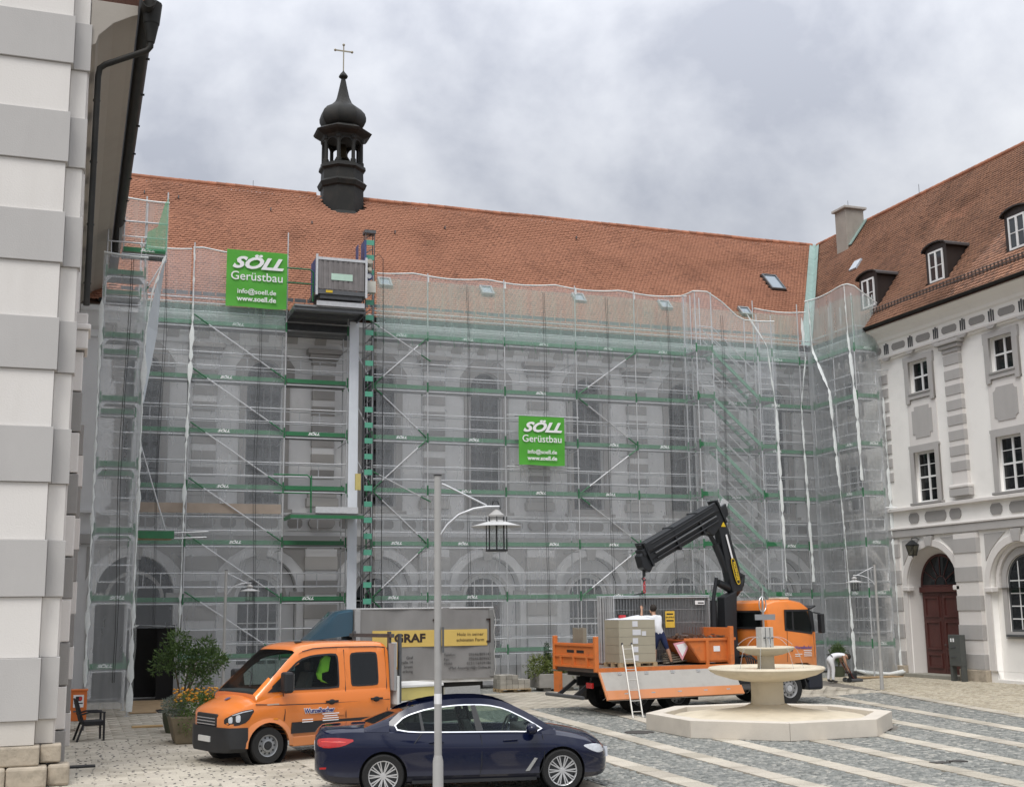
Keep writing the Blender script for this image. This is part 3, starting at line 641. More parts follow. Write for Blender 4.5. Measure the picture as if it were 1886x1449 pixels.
for c in WC:
    # lower window, surround with ears and hood
    sash(c,.62,6.98,8.94,(.25,.75),WG,XW+.12)
    so = [(c-.88,6.85),(c+.88,6.85),(c+.88,9.12),(c+.92,9.12),(c+.92,9.24),(c-.92,9.24),(c-.92,9.12),(c-.88,9.12)]
    obj('window_surround', curve_mesh(so,[rect(c,.63,6.96,8.96)],.1), GREY, WG, M=Matrix(((0,0,1,XW-.03),(1,0,0,0),(0,1,0,0),(0,0,0,1))))
    obj('sill', MB().box(XW-.16,XW+.15,c-.95,c+.95,6.86,6.96), GREYD, WG, bevel=.015)
    # apron panel between the windows
    pw, z0, z1, nb = .60, 9.52, 10.78, .16
    if c == 34.85:
        pl = []
        for (sx_, sz, cx_, cz_) in ((-1,-1,c-pw,z0),(1,-1,c+pw,z0),(1,1,c+pw,z1),(-1,1,c-pw,z1)):
            a0 = {(-1,-1):PI/2,(1,-1):PI,(1,1):-PI/2,(-1,1):0}[(sx_,sz)]
            pl += [(cx_+nb*math.cos(a0-PI/2*j/5), cz_+nb*math.sin(a0-PI/2*j/5)) for j in range(6)]
    else:
        pl = [(c-pw+nb,z0),(c+pw-nb,z0),(c+pw-nb,z0+nb),(c+pw,z0+nb),(c+pw,z1-nb),(c+pw-nb,z1-nb),(c+pw-nb,z1),(c-pw+nb,z1),(c-pw+nb,z1-nb),(c-pw,z1-nb),(c-pw,z0+nb),(c-pw+nb,z0+nb)]
    obj('apron_field', MB().box(XW-.035,XW+.01,c-.86,c+.86,9.25,11.05), CREAM, WG)
    obj('apron_panel', MB().prism(pl,'x',XW-.06,XW-.02), GREY, WG)
    # upper window
    sash(c,.58,11.36,12.61,(),WG,XW+.12)
    so = [(c-.86,10.95),(c-.62,10.95),(c-.62,11.1),(c+.62,11.1),(c+.62,10.95),(c+.86,10.95),(c+.86,12.4),(c+.9,12.45),(c+.9,12.85),(c-.9,12.85),(c-.9,12.45),(c-.86,12.4)]
    obj('window_surround', curve_mesh(so,[rect(c,.59,11.34,12.63)],.12), GREY, WG, M=Matrix(((0,0,1,XW-.04),(1,0,0,0),(0,1,0,0),(0,0,0,1))))
    obj('sill', MB().box(XW-.13,XW+.15,c-.66,c+.66,11.26,11.34), GREYD, WG, bevel=.01)
    for dy, w in ((-1.5,.32),(-.35,.62),(.95,.3)):
        obj('frieze_plaque', MB().prism([(c+dy-w,6.3),(c+dy-w+.1,6.18),(c+dy+w-.1,6.18),(c+dy+w,6.3),(c+dy+w,6.46),(c+dy+w-.1,6.58),(c+dy-w+.1,6.58),(c+dy-w,6.46)],'x',XW-.035,XW+.01), GREYD, WG)
for py in (46.45,41.8,37.45,32.5,27.9):
    narrow = py == 41.8
    if not narrow:
        obj('pilaster', MB().box(XW-.14,XW+.01,py-.42,py+.42,7.45,12.5), CREAM, WG)
        obj('pilaster_capital', MB().box(XW-.2,XW+.01,py-.46,py+.46,12.5,12.66).box(XW-.28,XW+.01,py-.55,py+.55,12.663,12.82).box(XW-.38,XW+.01,py-.66,py+.66,12.823,12.98), GREY, WG, bevel=.03)
        obj('pilaster_base', MB().box(XW-.24,XW+.01,py-.55,py+.55,7.0,7.28).lathe([(0,0)],3) if False else MB().box(XW-.24,XW+.01,py-.55,py+.55,7.0,7.28), GREY, WG, bevel=.02)
        obj('pilaster_base_mould', MB().box(XW-.26,XW+.01,py-.56,py+.56,7.285,7.44), CREAM, WG, bevel=.05)
    for i in range(8):
        w = .25 if narrow else .44
        obj('pilaster_stripe', MB().box(XW-(.05 if narrow else .165),XW+.01,py-w,py+w,12.42-.585*i-.38,12.42-.585*i), GREY, WG, bevel=.012)
    hw = .3 if narrow else .62
    obj('pier', MB().box(XW-(.05 if narrow else .16),XW+.01,py-hw,py+hw,.15,5.6), CREAM, WG)
    for i in range(5): obj('pier_block', MB().box(XW-(.08 if narrow else .19),XW+.011,py-hw-.02,py+hw+.02,max(.3,5.42-1.06*i-.55),5.42-1.06*i), GREY, WG, bevel=.012)
    obj('plinth_stone', MB().box(XW-.24,XW+.01,py-hw-.1,py+hw+.1,.1,.62), STONE, WG, bevel=.03)
obj('string_course', MB().box(XW-.12,XW+.01,22,46.6,5.66,5.96), GREY, WG, bevel=.02)
obj('string_course', MB().box(XW-.16,XW+.011,22,46.6,5.965,6.05), CREAM, WG, bevel=.02)
obj('string_course', MB().box(XW-.2,XW+.012,22,46.6,6.7,6.84), CREAM, WG, bevel=.02)
# doorway
for c, hw, zs in ((DC,1.5,3.72),(34.85,1.55,3.6),(44.15,1.55,3.6),(30.2,1.55,3.6)):
    z0 = .2 if c == DC else .6
    obj('archivolt', MB().ring(arch(c,hw+.26,z0,zs,18), arch(c,hw+.01,z0,zs,18),'x',XW-.07,XW+.012), CREAM, WG)
    obj('keystone', MB().prism([(c-.16,zs+hw+.02),(c+.16,zs+hw+.02),(c+.26,5.62),(c-.26,5.62)],'x',XW-.13,XW+.012), GREY, WG, bevel=.01)
    for s_ in (-1,1):
        obj('spandrel_panel', MB().prism([(c+s_*1.69,5.52),(c+s_*.6,5.54),(c+s_*1.0,5.27),(c+s_*1.4,4.93),(c+s_*1.69,4.55)],'x',XW-.03,XW+.012), GREY, WG)
        obj('impost', MB().box(XW-.16,XW+.14,c+s_*hw-.2,c+s_*hw+.2,zs-.2,zs-.02), CREAM, WG, bevel=.03)
for c in (34.85,44.15,30.2):
    obj('niche_wall', curve_mesh(arch(c,1.54,.3,3.6,20),[arch(c,.98,2.0,3.75,20)],.08), WHITE, WG, M=Matrix(((0,0,1,XW+.3),(1,0,0,0),(0,1,0,0),(0,0,0,1))))
    obj('window_surround', MB().ring(arch(c,1.22,1.75,3.75,16),arch(c,.99,2.0,3.75,16),'x',XW+.2,XW+.3), GREY, WG)
    obj('hood_mould', MB().ring(arch(c,1.42,3.55,3.75,16),arch(c,1.26,3.55,3.75,16),'x',XW+.12,XW+.3), CREAM, WG)
    f = obj('window', MB().ring(arch(c,.98,2.0,3.75,16),arch(c,.9,2.08,3.75,16),'x',XW+.28,XW+.34), STEELD, WG)
    obj('pane', MB().prism(arch(c,.91,2.07,3.75,16),'x',XW+.3,XW+.31), GLASS_W, f)
    g = MB()
    for d in (-.45,0,.45): g.box(XW+.285,XW+.335,c+d-.02,c+d+.02,2.07,4.5)
    for z in (2.45,2.9,3.35,3.8): g.box(XW+.287,XW+.333,c-.9,c+.9,z-.02,z+.02)
    obj('muntin', g, FRAME_W, f); obj('sill', MB().box(XW+.1,XW+.3,c-1.1,c+1.1,1.82,1.9), STEELD, WG)
DOORM = mat('door_paint',(.075,.022,.018),.5,var=.25,scale=5,dirt=.3,dcol=(.04,.02,.015))
for s_ in (-1,1):
    d = obj('door', MB().box(XW+.5,XW+.58,DC+.2+s_*.56-.55,DC+.2+s_*.56+.55,.34,3.45), DOORM, WG)
    for z0, z1 in ((.55,1.1),(1.25,2.35),(2.5,3.3)):
        obj('door_panel', MB().ring(rect(DC+.2+s_*.56,.42,z0,z1),rect(DC+.2+s_*.56,.35,z0+.07,z1-.07),'x',XW+.46,XW+.5), DOORM, d)
obj('door_handle', MB().tube((XW+.44,DC+.12,1.45),(XW+.44,DC,1.45),.015), STEELD, WG)
obj('door_transom', MB().box(XW+.4,XW+.6,DC-1.0,DC+1.38,3.46,3.68), DOORM, WG, bevel=.02)
f = obj('fanlight', MB().ring(arch(DC+.18,1.2,3.69,3.75,16),arch(DC+.18,1.1,3.75,3.76,16),'x',XW+.5,XW+.56), DOORM, WG)
obj('pane', MB().prism(arch(DC+.18,1.1,3.74,3.76,16),'x',XW+.52,XW+.53), GLASS_W, f)
g = MB()
for i in range(1,6): t = PI*i/6; g.beam((XW+.51,DC+.18+.33*math.cos(t),3.76+.33*math.sin(t)),(XW+.51,DC+.18+1.1*math.cos(t),3.76+1.1*math.sin(t)),.025,.025,(1,0,0))
g.path([(XW+.51,DC+.18+.33*math.cos(PI*i/10),3.76+.33*math.sin(PI*i/10)) for i in range(11)],.015); obj('glazing_bar', g, DOORM, f)
LIN = [arch(DC,1.52,.2,3.72,18), arch(DC,1.49,.2,3.72,18), arch(DC+.18,1.22,.2,3.72,18), arch(DC+.18,1.5,.2,3.72,18)]
g = MB(); nl = len(LIN[0]); g.add([(XW+.02,a,b) for a,b in LIN[1]]+[(XW+.58,a,b) for a,b in LIN[2]]+[(XW+.6,a,b) for a,b in LIN[3]],[(i,(i+1)%nl,nl+(i+1)%nl,nl+i) for i in range(nl) if i != 0]+[(nl+i,nl+(i+1)%nl,2*nl+(i+1)%nl,2*nl+i) for i in range(nl) if i != 0]); obj('niche_lining', g, CREAM, WG, smooth=30)
obj('doorstep', MB().box(XW-.3,XW+.6,DC-1.48,DC+1.75,.1,.34), mat('step_stone',(.26,.25,.21),.9,var=.2,bump=.3), WG, bevel=.02)
# eaves
obj('cornice', MB().prism([(XW+.02,12.95),(XW-.12,13.0),(XW-.12,13.72),(XW-.2,13.78),(XW-.22,13.9),(XW-.4,14.05),(XW-.72,14.2),(XW-.74,14.29),(XW+.02,14.29)],'y',22,46.7), WHITE, WG)
obj('cornice_fillet', MB().box(XW-.2,XW,22,46.7,13.06,13.16), CREAM, WG, bevel=.02)
for i in range(14):
    y = 45.2-1.55*i
    obj('cornice_plaque', MB().prism([(y-.42,13.38),(y-.34,13.3),(y+.34,13.3),(y+.42,13.38),(y+.42,13.5),(y+.34,13.58),(y-.34,13.58),(y-.42,13.5)],'x',XW-.145,XW-.1), GREYD, WG)
    for k_ in (-1,0,1): obj('triglyph_bar', MB().prism([(y-.775+k_*.11-.014,13.22),(y-.775+k_*.11+.014,13.22),(y-.775+k_*.11+.026,13.62+.06*(k_==0)),(y-.775+k_*.11-.026,13.62+.06*(k_==0))],'x',XW-.16,XW-.1), STEELD, WG)
    obj('cornice_console', MB().prism([(y-.775-.25,13.05),(y-.775-.12,12.94),(y-.775+.12,12.94),(y-.775+.25,13.05)],'x',XW-.22,XW-.1), GREY, WG)
po = [(30.83+.11*math.cos(PI+PI*i/8), 14.40+.12*math.sin(PI+PI*i/8)) for i in range(9)]
obj('gutter', MB().prism(po+[(30.92,14.40),(30.74,14.40)],'y',22,45.7), ZINC, WG)
# wing roof: eave x=30.8, ridge x=36.3
Lw = math.hypot(5.5,RZ-EZ); Vw = (5.5/Lw,0,(RZ-EZ)/Lw)
rw = obj('roof', MB().add([(30.8,20,EZ-.14),(30.8,46,EZ-.14),(36.3,53,RZ-.14),(36.3,20,RZ-.14),(41.8,20,EZ),(41.8,53,EZ)],[(0,1,2,3),(3,2,5,4)]), MT['roof_board'], WG)
DORM = [(42.45,31.62),(38.05,31.62),(33.7,31.7)]
def keep_w(P_):
    t = P_[:,1]/Lw; y = 54-P_[:,0]; x = 30.8+5.5*t
    k_ = (y < 46+7*t-.18) & (y > 20)
    for dc, dx in DORM: k_ &= ~((np.abs(y-dc) < .68) & (x > dx-.05) & (x < 32.75))
    k_ &= ~((np.abs(y-49.0) < .5) & (x > 35.2))
    return k_
def tint_w(P_):
    x = 30.8+P_[:,1]/Lw*5.5; y = 54-P_[:,0]
    return .35+.55*((np.abs(y-40.5+.8*(x-34)) < 1.3)*(np.abs(x-34.3) < .22+.1*np.sin(y*5)))+.05*np.sin(y)
tile_roof(rw, (30.8,54,EZ), (0,-1,0), Vw, 34, Lw, keep_w, M_TILE2, tint_w, 300)
for i in range(82):
    y = 20.2+.405*i
    if y < 53: obj('ridge_tile', rme, M_RIDGE, rw, M=TR(36.3,y,RZ,PI/2))
VAL = mat('valley_copper',(.26,.36,.33),.6,metal=.2,var=.2,scale=3)
for i in range(6):
    a, b = i/6, (i+1)/6
    p = Vector((30.8+5.5*a,46+7*a,EZ+(RZ-EZ)*a)); q = Vector((30.8+5.5*b,46+7*b,EZ+(RZ-EZ)*b))
    d = .17; obj('valley_sheet', MB().add([p+Vector((-d*2,0,.16)),p+Vector((0,0,.1)),p+Vector((0,-d*2,.17)),q+Vector((-d*2,0,.155)),q+Vector((0,0,.095)),q+Vector((0,-d*2,.165))],[(0,1,4,3),(1,2,5,4)]), VAL, rw)
# dormers
DORMM = mat('dormer_sheet',(.035,.027,.024),.5,metal=.3,var=.3,scale=3)
for dc, dx in DORM:
    zb = EZ+(dx-30.8)*(RZ-EZ)/5.5; h = 1.62
    fr = [(dc-.62,zb-.12),(dc+.62,zb-.12),(dc+.62,zb+h-.22)]+[(dc+.62*math.cos(PI*i/10), zb+h-.22+.22*math.sin(PI*i/10)) for i in range(1,10)]+[(dc-.62,zb+h-.22)]
    xb = 30.8+(zb+h-EZ)*5.5/(RZ-EZ)+.1
    D_ = obj('dormer', MB().prism(fr,'x',dx,xb), DORMM, rw)
    ro = [(dc+.76*math.cos(PI*i/10), zb+h-.24+.29*math.sin(PI*i/10)) for i in range(11)]; ri = [(dc+.72*math.cos(PI*i/10), zb+h-.26+.25*math.sin(PI*i/10)) for i in range(10,-1,-1)]
    obj('dormer_roof', MB().prism(ro+ri,'x',dx-.12,xb+.1), DORMM, D_)
    f = obj('window', MB().ring(rect(dc,.42,zb+.06,zb+1.3),rect(dc,.35,zb+.13,zb+1.23),'x',dx-.05,dx+.02), FRAME_W, D_)
    g = MB().box(dx-.055,dx+.01,dc-.045,dc+.045,zb+.13,zb+1.23).box(dx-.04,dx+.005,dc-.35,dc+.35,zb+.66,zb+.69); obj('muntin', g, FRAME_W, f)
    obj('pane', MB().box(dx-.02,dx-.01,dc-.36,dc+.36,zb+.12,zb+1.24), mat('dormer_glass',(.03,.035,.04),.05,var=.3,scale=2,spec=.8), f)
# snow fence, chimney, small hatch, lightning rods
for i in range(3):
    g = MB(); y0 = 24+6.0*i+ .0
    for z in (.12,.24): g.tube((31.25,y0,EZ+.62+z),(31.25,y0+5.95,EZ+.62+z),.018,6)
    obj('snow_fence', g, STEELD, rw)
for i in range(90):
    y = 24.1+.2*i
    if y < 42: obj('snow_fence_bar', MB().beam((31.25,y,EZ+.55),(31.24,y,EZ+.9),.05,.03), mat('rust_brown',(.07,.045,.035),.8), rw)
obj('chimney', MB().box(35.1,36.15,48.55,49.45,20.0,22.25), mat('chimney_render',(.30,.275,.24),.95,var=.2,scale=2,bump=.4,dirt=.5,dcol=(.16,.14,.12),streak=True), rw, bevel=.02)
obj('chimney_cap', MB().box(34.98,36.27,48.43,49.57,22.253,22.38), mat('cap_stone',(.38,.36,.33),.9), rw, bevel=.02)
obj('chimney_flashing', MB().beam((35.15,48.5,20.35),(36.2,48.5,21.75),.05,.3,(0,1,0)), VAL, rw)
x = 34.0; z = EZ+(x-30.8)*(RZ-EZ)/5.5; a = math.atan2(RZ-EZ,5.5)
obj('roof_hatch', MB().box(-.3,.3,-.27,.27,0,.1), mat('hatch_glass',(.4,.45,.5),.15,spec=.8), rw, M=TR(x,46.45,z+.03) @ Matrix.Rotation(-a,4,'Y'))
for x, y, z in ((35.6,49.0,22.38),(36.3,44.5,RZ+.1)): obj('lightning_rod', MB().tube((x,y,z),(x,y,z+.45),.012,5), STEELD, rw)
obj('lightning_rod', MB().tube((6.9,53,RZ),(6.9,53,RZ+.4),.012,5), STEELD, rf)
# ------------------------------------------------------------------ scaffolding
ZD = [1.4,3.4,5.43,7.45,9.48,11.48,13.5]
TB = MB().box(-.5,.5,-.012,.012,0,.155).mesh('toe_board'); PLK = MB().box(-.5,.5,-.135,.135,-.05,0).mesh('deck_plank')
LDG = MB().tube((-.5,0,0),(.5,0,0),.024,6,cap=False).mesh('rail',60); 
for me_, mt_ in ((TB,GREEN),(PLK,mat('deck_steel',(.22,.225,.225),.55,metal=.4,var=.3,scale=3,dirt=.5,dcol=(.12,.12,.11),objrand=.2)),(LDG,STEEL)): me_.materials.append(mt_)
def span(name, me, p, q, parent):
    p = Vector(p); q = Vector(q); d = q-p; c = (p+q)/2
    return obj(name, me, None, parent, M=Matrix.Translation(c) @ Matrix.Rotation(math.atan2(d.y,d.x),4,'Z') @ Matrix.Diagonal((math.hypot(d.x,d.y),1,1,1)))
def standard(x, y, z0, z1, parent, zs=ZD):
    s_ = obj('standard', MB().tube((x,y,z0),(x,y,z1),.0245,8), STEEL, parent, smooth=60)
    g = MB()
    for z in zs:
        if z0 < z < z1-.3: g.tube((x,y,z-.1),(x,y,z+.28),.031,7)
    if g.V: obj('sleeve', g, GREEN, s_, smooth=60)
    obj('base_plate', MB().box(x-.08,x+.08,y-.08,y+.08,z0,z0+.015).tube((x,y,z0),(x,y,z0+.25),.02,6), STEEL, s_)
    return s_
def brace(p, q, parent):
    p = Vector(p); q = Vector(q); d = q-p
    b = obj('brace', MB().tube(p+d*.16,q-d*.16,.024,6), STEEL, parent, smooth=60)
    obj('brace_end', MB().tube(p,p+d*.16,.025,6).tube(q-d*.16,q,.025,6), GREEN, b, smooth=60); return b
def bay(parent, p, q, inn, zs, text=True, rails=True, inner=True, lay=None):
    """one bay of decks between outer standards p and q (xy), inn = vector to the inner standards"""
    p = Vector((*p,0)); q = Vector((*q,0)); inn = Vector((*inn,0)); u = (q-p).normalized()
    W_ = inn.length; n = inn.normalized(); ang_ = math.atan2(u.y,u.x)
    for z in zs:
        Z = Vector((0,0,z))
        for k_ in range(3): span('deck_plank', PLK, p+n*(.16+k_*(W_-.3)/2)+Z, q+n*(.16+k_*(W_-.3)/2)+Z, parent)
        t = span('toe_board', TB, p-n*.01+u*.05+Z, q-n*.01-u*.05+Z, parent)
        if text and (q-p).length > .9 and random.random() < .62:
            c = (p+q)/2+u*random.uniform(-.25,.25)*(q-p).length*.6-n*.026+Z+Vector((0,0,.078))
            letter('SÖLL', .13, LETW, t, Matrix.Translation(c) @ Matrix.Rotation(ang_,4,'Z') @ FACE_S, ext=.002, shear=.35, bold=.006, sx=1.45)
        span('rail', LDG, p+Z-Vector((0,0,.08)), q+Z-Vector((0,0,.08)), parent)
        if rails:
            for dz in (.5,1.0): span('guard_rail', LDG, p+Z+Vector((0,0,dz)), q+Z+Vector((0,0,dz)), parent)
        if inner:
            for dz in (.55,1.02): span('inner_rail', LDG, p+inn+Z+Vector((0,0,dz)), q+inn+Z+Vector((0,0,dz)), parent)
            for f_ in (.3,.62):
                c = p+(q-p)*f_+inn+Z; obj('rail_post', MB().box(-.015,.015,-.015,.015,.55,1.02), STEEL, parent, M=Matrix.Translation(c))
FS = thing('facade_scaffold', 'tall steel scaffold with green toe boards along the long white facade', 'scaffold', (15,45.2,0))
XS = [1.9,3.8,7.26,9.62,10.6,12.8,16.0,19.1,21.78,24.45,27.5,29.75,31.4]
for i, x in enumerate(XS):
    top = 16.6 if x < 4 else (17.3 if x == 7.26 else 16.15)
    standard(x,45.14,gz(x,0),top,FS); standard(x,46.0,gz(x,0),13.45,FS)
for i in range(len(XS)-1):
    x0, x1 = XS[i], XS[i+1]
    zs = ZD[1:] if i == 0 else (ZD[:-1] if i == 2 else ZD)
    if i == 3: continue
    bay(FS,(x0,45.2),(x1,45.2),(0,.8),zs,text=0 < i < 11)
for k_ in range(6):
    brace((3.85,45.08,ZD[k_+1]+.35),(7.22,45.08,ZD[k_]+.12),FS)
for k_ in range(1,6):
    a, b = (19.15,21.74) if k_%2 else (21.74,19.15)
    brace((a,45.09,ZD[k_]+.1),(b,45.09,ZD[k_+1]-.05),FS)
for k_ in range(6):                                                   # lattice between hoist mast and scaffold
    a, b = (10.65,12.75) if k_%2 else (12.75,10.65)
    brace((a,45.14,ZD[k_]+.1),(b,45.14,ZD[k_+1]),FS)
    brace((9.62,45.15,ZD[k_+1]-.1),(10.55,45.15,ZD[k_]+.2),FS)
brace((10.3,44.4,13.9),(12.9,45.1,12.6),FS); brace((10.3,44.4,8.2),(12.9,45.1,7.1),FS)
for x in XS[1:-2]:
    for z in (ZD[2],ZD[4],ZD[6]-.4): obj('wall_tie', MB().tube((x,45.2,z-.2),(x,46.75,z-.2),.02,6), STEEL, FS)
# timber edge board on the left bays
obj('edge_board', MB().box(2.0,7.2,45.14,45.18,6.55,6.9), mat('old_board',(.33,.27,.22),.85,var=.3,scale=2), FS)
# green fine-mesh guard along the top level
NETG = net_mat('guard_net_green', (.50,.72,.62), .27, .35)
GREYNET = net_mat('debris_net_grey', (.84,.88,.92), .255, .12)
DENSENET = net_mat('debris_net_dense', (.84,.875,.90), .30, .14)
PALENET = net_mat('debris_net_pale', (.80,.84,.82), .28, .2)
HEM = mat('net_hem',(.68,.71,.70),.8,var=.12,scale=20)
def net(name, pts, zlo, zhi, mt, parent=None, label=None, out_=(0,-1), amp=.035, nz=26, seg=.35, scallop=.12, hole=None, group=None):
    """hanging net along xy polyline; zlo/zhi numbers or functions of distance 0..1"""
    P_ = [Vector((*p,0)) for p in pts]; L_ = [0]
    for i in range(1,len(P_)): L_.append(L_[-1]+(P_[i]-P_[i-1]).length)
    n = max(2,int(L_[-1]/seg)); zl = zlo if callable(zlo) else (lambda t: zlo); zh = zhi if callable(zhi) else (lambda t: zhi)
    V = []; F = []; ph = random.uniform(0,6); o_ = Vector((*out_,0))
    for i in range(n+1):
        d = L_[-1]*i/n; j = max(k_ for k_ in range(len(L_)-1) if L_[k_] <= d+1e-9); p = P_[j].lerp(P_[j+1],(d-L_[j])/(L_[j+1]-L_[j]))
        a, b = zl(i/n), zh(i/n)-scallop*abs(math.sin(d*1.05+ph))
        for k_ in range(nz+1):
            z = a+(b-a)*k_/nz; w = amp*(math.sin(d*2.1+ph+z*.25)+.6*math.sin(d*4.7+z*.6)+.7*math.sin(z*3.1+ph)*abs(math.sin(d*1.05+ph)))
            V.append(p+o_*w+Vector((0,0,z)))
    for i in range(n):
        for k_ in range(nz):
            if hole and hole(V[i*(nz+1)+k_]): continue
            F.append((i*(nz+1)+k_,(i+1)*(nz+1)+k_,(i+1)*(nz+1)+k_+1,i*(nz+1)+k_+1))
    g = MB(); g.V = [tuple(v) for v in V]; g.F = F
    o = obj(name, g, mt, parent, smooth=180)
    top = [Vector(V[i*(nz+1)+nz]) for i in range(n+1)]
    obj('hem', MB().path(top,.03,5), HEM, o, smooth=60)
    if label: tag(o,label,'net',group)
    return o
def tie_hem(parent, pts, r=.05):
    """bunched net edge lashed to a standard: a flat crumpled ribbon, wide and narrow by turns"""
    out_ = []; P_ = [Vector(p) for p in pts]
    for i in range(len(P_)-1):
        n = max(2,int((P_[i+1]-P_[i]).length/.16))
        for k_ in range(n): out_.append(P_[i].lerp(P_[i+1],k_/n))
    out_.append(P_[-1]); secs = []; w = r*.5
    for i, p in enumerate(out_):
        w = max(r*.18,min(r*1.15,w+random.uniform(-.45,.45)*r)); w2 = r*.18 if i%9 == 0 else w; j = random.uniform(-.012,.012); d = .012+.01*random.random()
        secs.append([p+Vector((-w2*.6+j,-d,0)),p+Vector((w2+j,-d*.4,0)),p+Vector((w2*.7+j,d,0)),p+Vector((-w2+j,d*.5,0))])
    obj('lashed_edge', MB().loft(secs), HEM, parent, smooth=60)
def seams(parent, xs, y, z0, z1):
    for x in xs:
        for d in (0,.07): obj('net_seam', MB().path([(x+d+random.uniform(-.02,.02)+.05*math.sin(z*.6), y, z) for z in np.linspace(z0,z1,10)],.008,4), BLACK, parent)
NG = 'debris nets hung on the scaffolding'
n1_ = net('debris_net', [(10.75,45.165),(24.3,45.165)], .9, 16.12, GREYNET, None, 'wide grey debris net over the middle of the facade, right of the hoist mast', group=NG, nz=40, amp=.006)
seams(n1_, (14.35,17.6,20.4,23.2), 44.95, .9, 15.7)
for x in (12.8,16.0,19.1,21.78): tie_hem(n1_, [(x,45.0,16.05),(x,45.0,15.75)], .03)
n2_ = net('debris_net', [(3.75,45.165),(7.3,45.165)], .4, lambda t: 16.45-.1*t, GREYNET, None, 'grey debris net hanging below the upper green banner, left of the open hoist bay', group=NG, nz=40, amp=.006)
tie_hem(n2_, [(3.78,44.98,16.4),(3.8,44.97,14.0),(3.72,44.97,9),(3.7,44.98,2.1)], .075); seams(n2_, (6.2,), 44.95, .6, 16)
n3_ = net('debris_net', [(1.85,45.165),(3.7,45.165)], lambda t: 2.5, 16.4, GREYNET, None, 'narrow grey debris net above the dark entrance opening', group=NG, nz=36, amp=.006)
tie_hem(n3_, [(1.85,44.95,2.4),(2.3,44.93,2.62),(3.6,44.93,2.55)], .07); seams(n3_, (2.75,), 44.95, 2.6, 15.8)
gn = obj('guard_net', MB().add([(10.7,45.08,13.5),(24.4,45.08,13.5),(24.4,45.08,15.8),(10.7,45.08,15.8)],[(0,1,2,3)]), NETG, FS)
obj('guard_net', MB().add([(24.5,45.08,13.5),(29.7,45.08,13.5),(29.7,45.08,15.6),(24.5,45.08,15.6)],[(0,1,2,3)]), NETG, FS)
obj('guard_net', MB().add([(1.9,45.08,13.5),(7.2,45.08,13.5),(7.2,45.08,14.3),(1.9,45.08,14.3)],[(0,1,2,3)]), NETG, FS)
for i in range(34):
    x = 11.0+.57*i
    if x < 29: obj('net_tie', MB().path([(x,45.0,13.62),(x-.03,44.98,13.4),(x+.01,44.98,13.15)],.008,4), GREEN, FS)

# left return scaffold in front of the corner
RS = thing('return_scaffold', 'narrow scaffold tower wrapped in net beside the near building, with green toe boards', 'scaffold', (1.2,39,0))
for x, y in ((.62,39),(1.78,39),(.62,41.6),(1.78,41.6),(.62,44.2)): standard(x,y,0,15.9 if y < 40 else 14.5,RS)
for x in (1.1,1.75,2.4): obj('standard', MB().tube((x,39.05,14.0),(x,39.05,16.15 if x < 2 else 16.35),.0245,8), STEEL, RS)
bay(RS,(.62,39),(1.78,39),(0,.9),ZD,inner=False,rails=False)
bay(RS,(1.05,38.96),(2.42,38.96),(0,.7),[14.25],inner=False)
bay(RS,(.62,41.6),(1.78,41.6),(0,.7),ZD[1:],text=False,inner=False,rails=False)
for z in ZD:
    if z > 2:
        obj('guard_frame', MB().path([(.72,38.95,z+1.05),(.74,38.95,z+.62),(.8,38.95,z+.55),(1.58,38.95,z+.55),(1.64,38.95,z+.62),(1.66,38.95,z+1.05)],.02,6), STEEL, RS, smooth=60)
        span('guard_rail', LDG, (.62,38.96,z+1.05), (1.78,38.96,z+1.05), RS)
    for s_, x in ((1,.62),(-1,1.78)): obj('gusset', MB().prism([(x,z-.06),(x+s_*.2,z-.06),(x,z-.3)],'y',38.98,39.01), STEEL, RS)
brace((1.8,39.05,13.0),(2.42,39.05,14.2),RS)
n4_ = net('debris_net', [(.52,38.9),(1.86,38.9)], .25, lambda t: 14.2+.0*t, DENSENET, None, 'tall narrow debris net on the front of the scaffold tower beside the near building', group=NG, nz=40, amp=.006)
tie_hem(n4_, [(.53,38.85,12.6),(.55,38.85,6),(.56,38.85,.9)], .07); tie_hem(n4_, [(2.38,38.86,14.2),(2.0,38.86,12.9),(1.86,38.84,11.5),(1.84,38.84,.15)], .085)
seams(n4_,(1.3,),38.84,1,14)
n5_ = net('debris_net', [(.95,39.02),(2.45,39.02)], 14.1, 16.1, PALENET, None, 'small pale green net box at the top of the left scaffold tower', group=NG, nz=8, amp=.006)
obj('net_patch', MB().add([(1.75,38.82,14.3),(2.4,38.82,14.3),(2.42,38.82,16.1),(2.3,38.82,15.9),(2.1,38.82,15.1),(1.8,38.82,14.9)],[(0,1,2,3,4,5)]), net_mat('guard_net_dense',(.16,.5,.3),.6,.3), n5_)
n6_ = net('debris_net', [(1.9,38.95),(1.9,44.9)], .3, lambda t: 13.4-.8*t, PALENET, None, 'debris net running back along the side of the left scaffold tower', out_=(1,0), group=NG, nz=30, hole=lambda v: v.z < 2.5 and v.y > 41)
g = MB(); a = [(2.4,38.9,14.2),(2.15,38.9,13.3),(1.9,38.92,11.9),(1.88,38.93,9.5)]; b = [(2.38,39.7,14.0),(2.3,39.5,13.0),(2.25,39.4,11.8),(1.9,39.0,9.4)]
for i in range(3): g.add([a[i],b[i],b[i+1],a[i+1]],[(0,1,2,3)])
obj('net_flap', g, mat('net_flap_pale',(.5,.54,.57),.8,var=.1), n6_)
obj('hanging_deck', MB().box(1.9,3.2,42.2,43.1,5.5,5.56).box(1.9,3.2,42.15,42.2,5.45,5.7), GREEN, RS); obj('hanging_deck_board', MB().box(1.92,3.15,42.22,43.08,5.44,5.49), WOODP, RS)
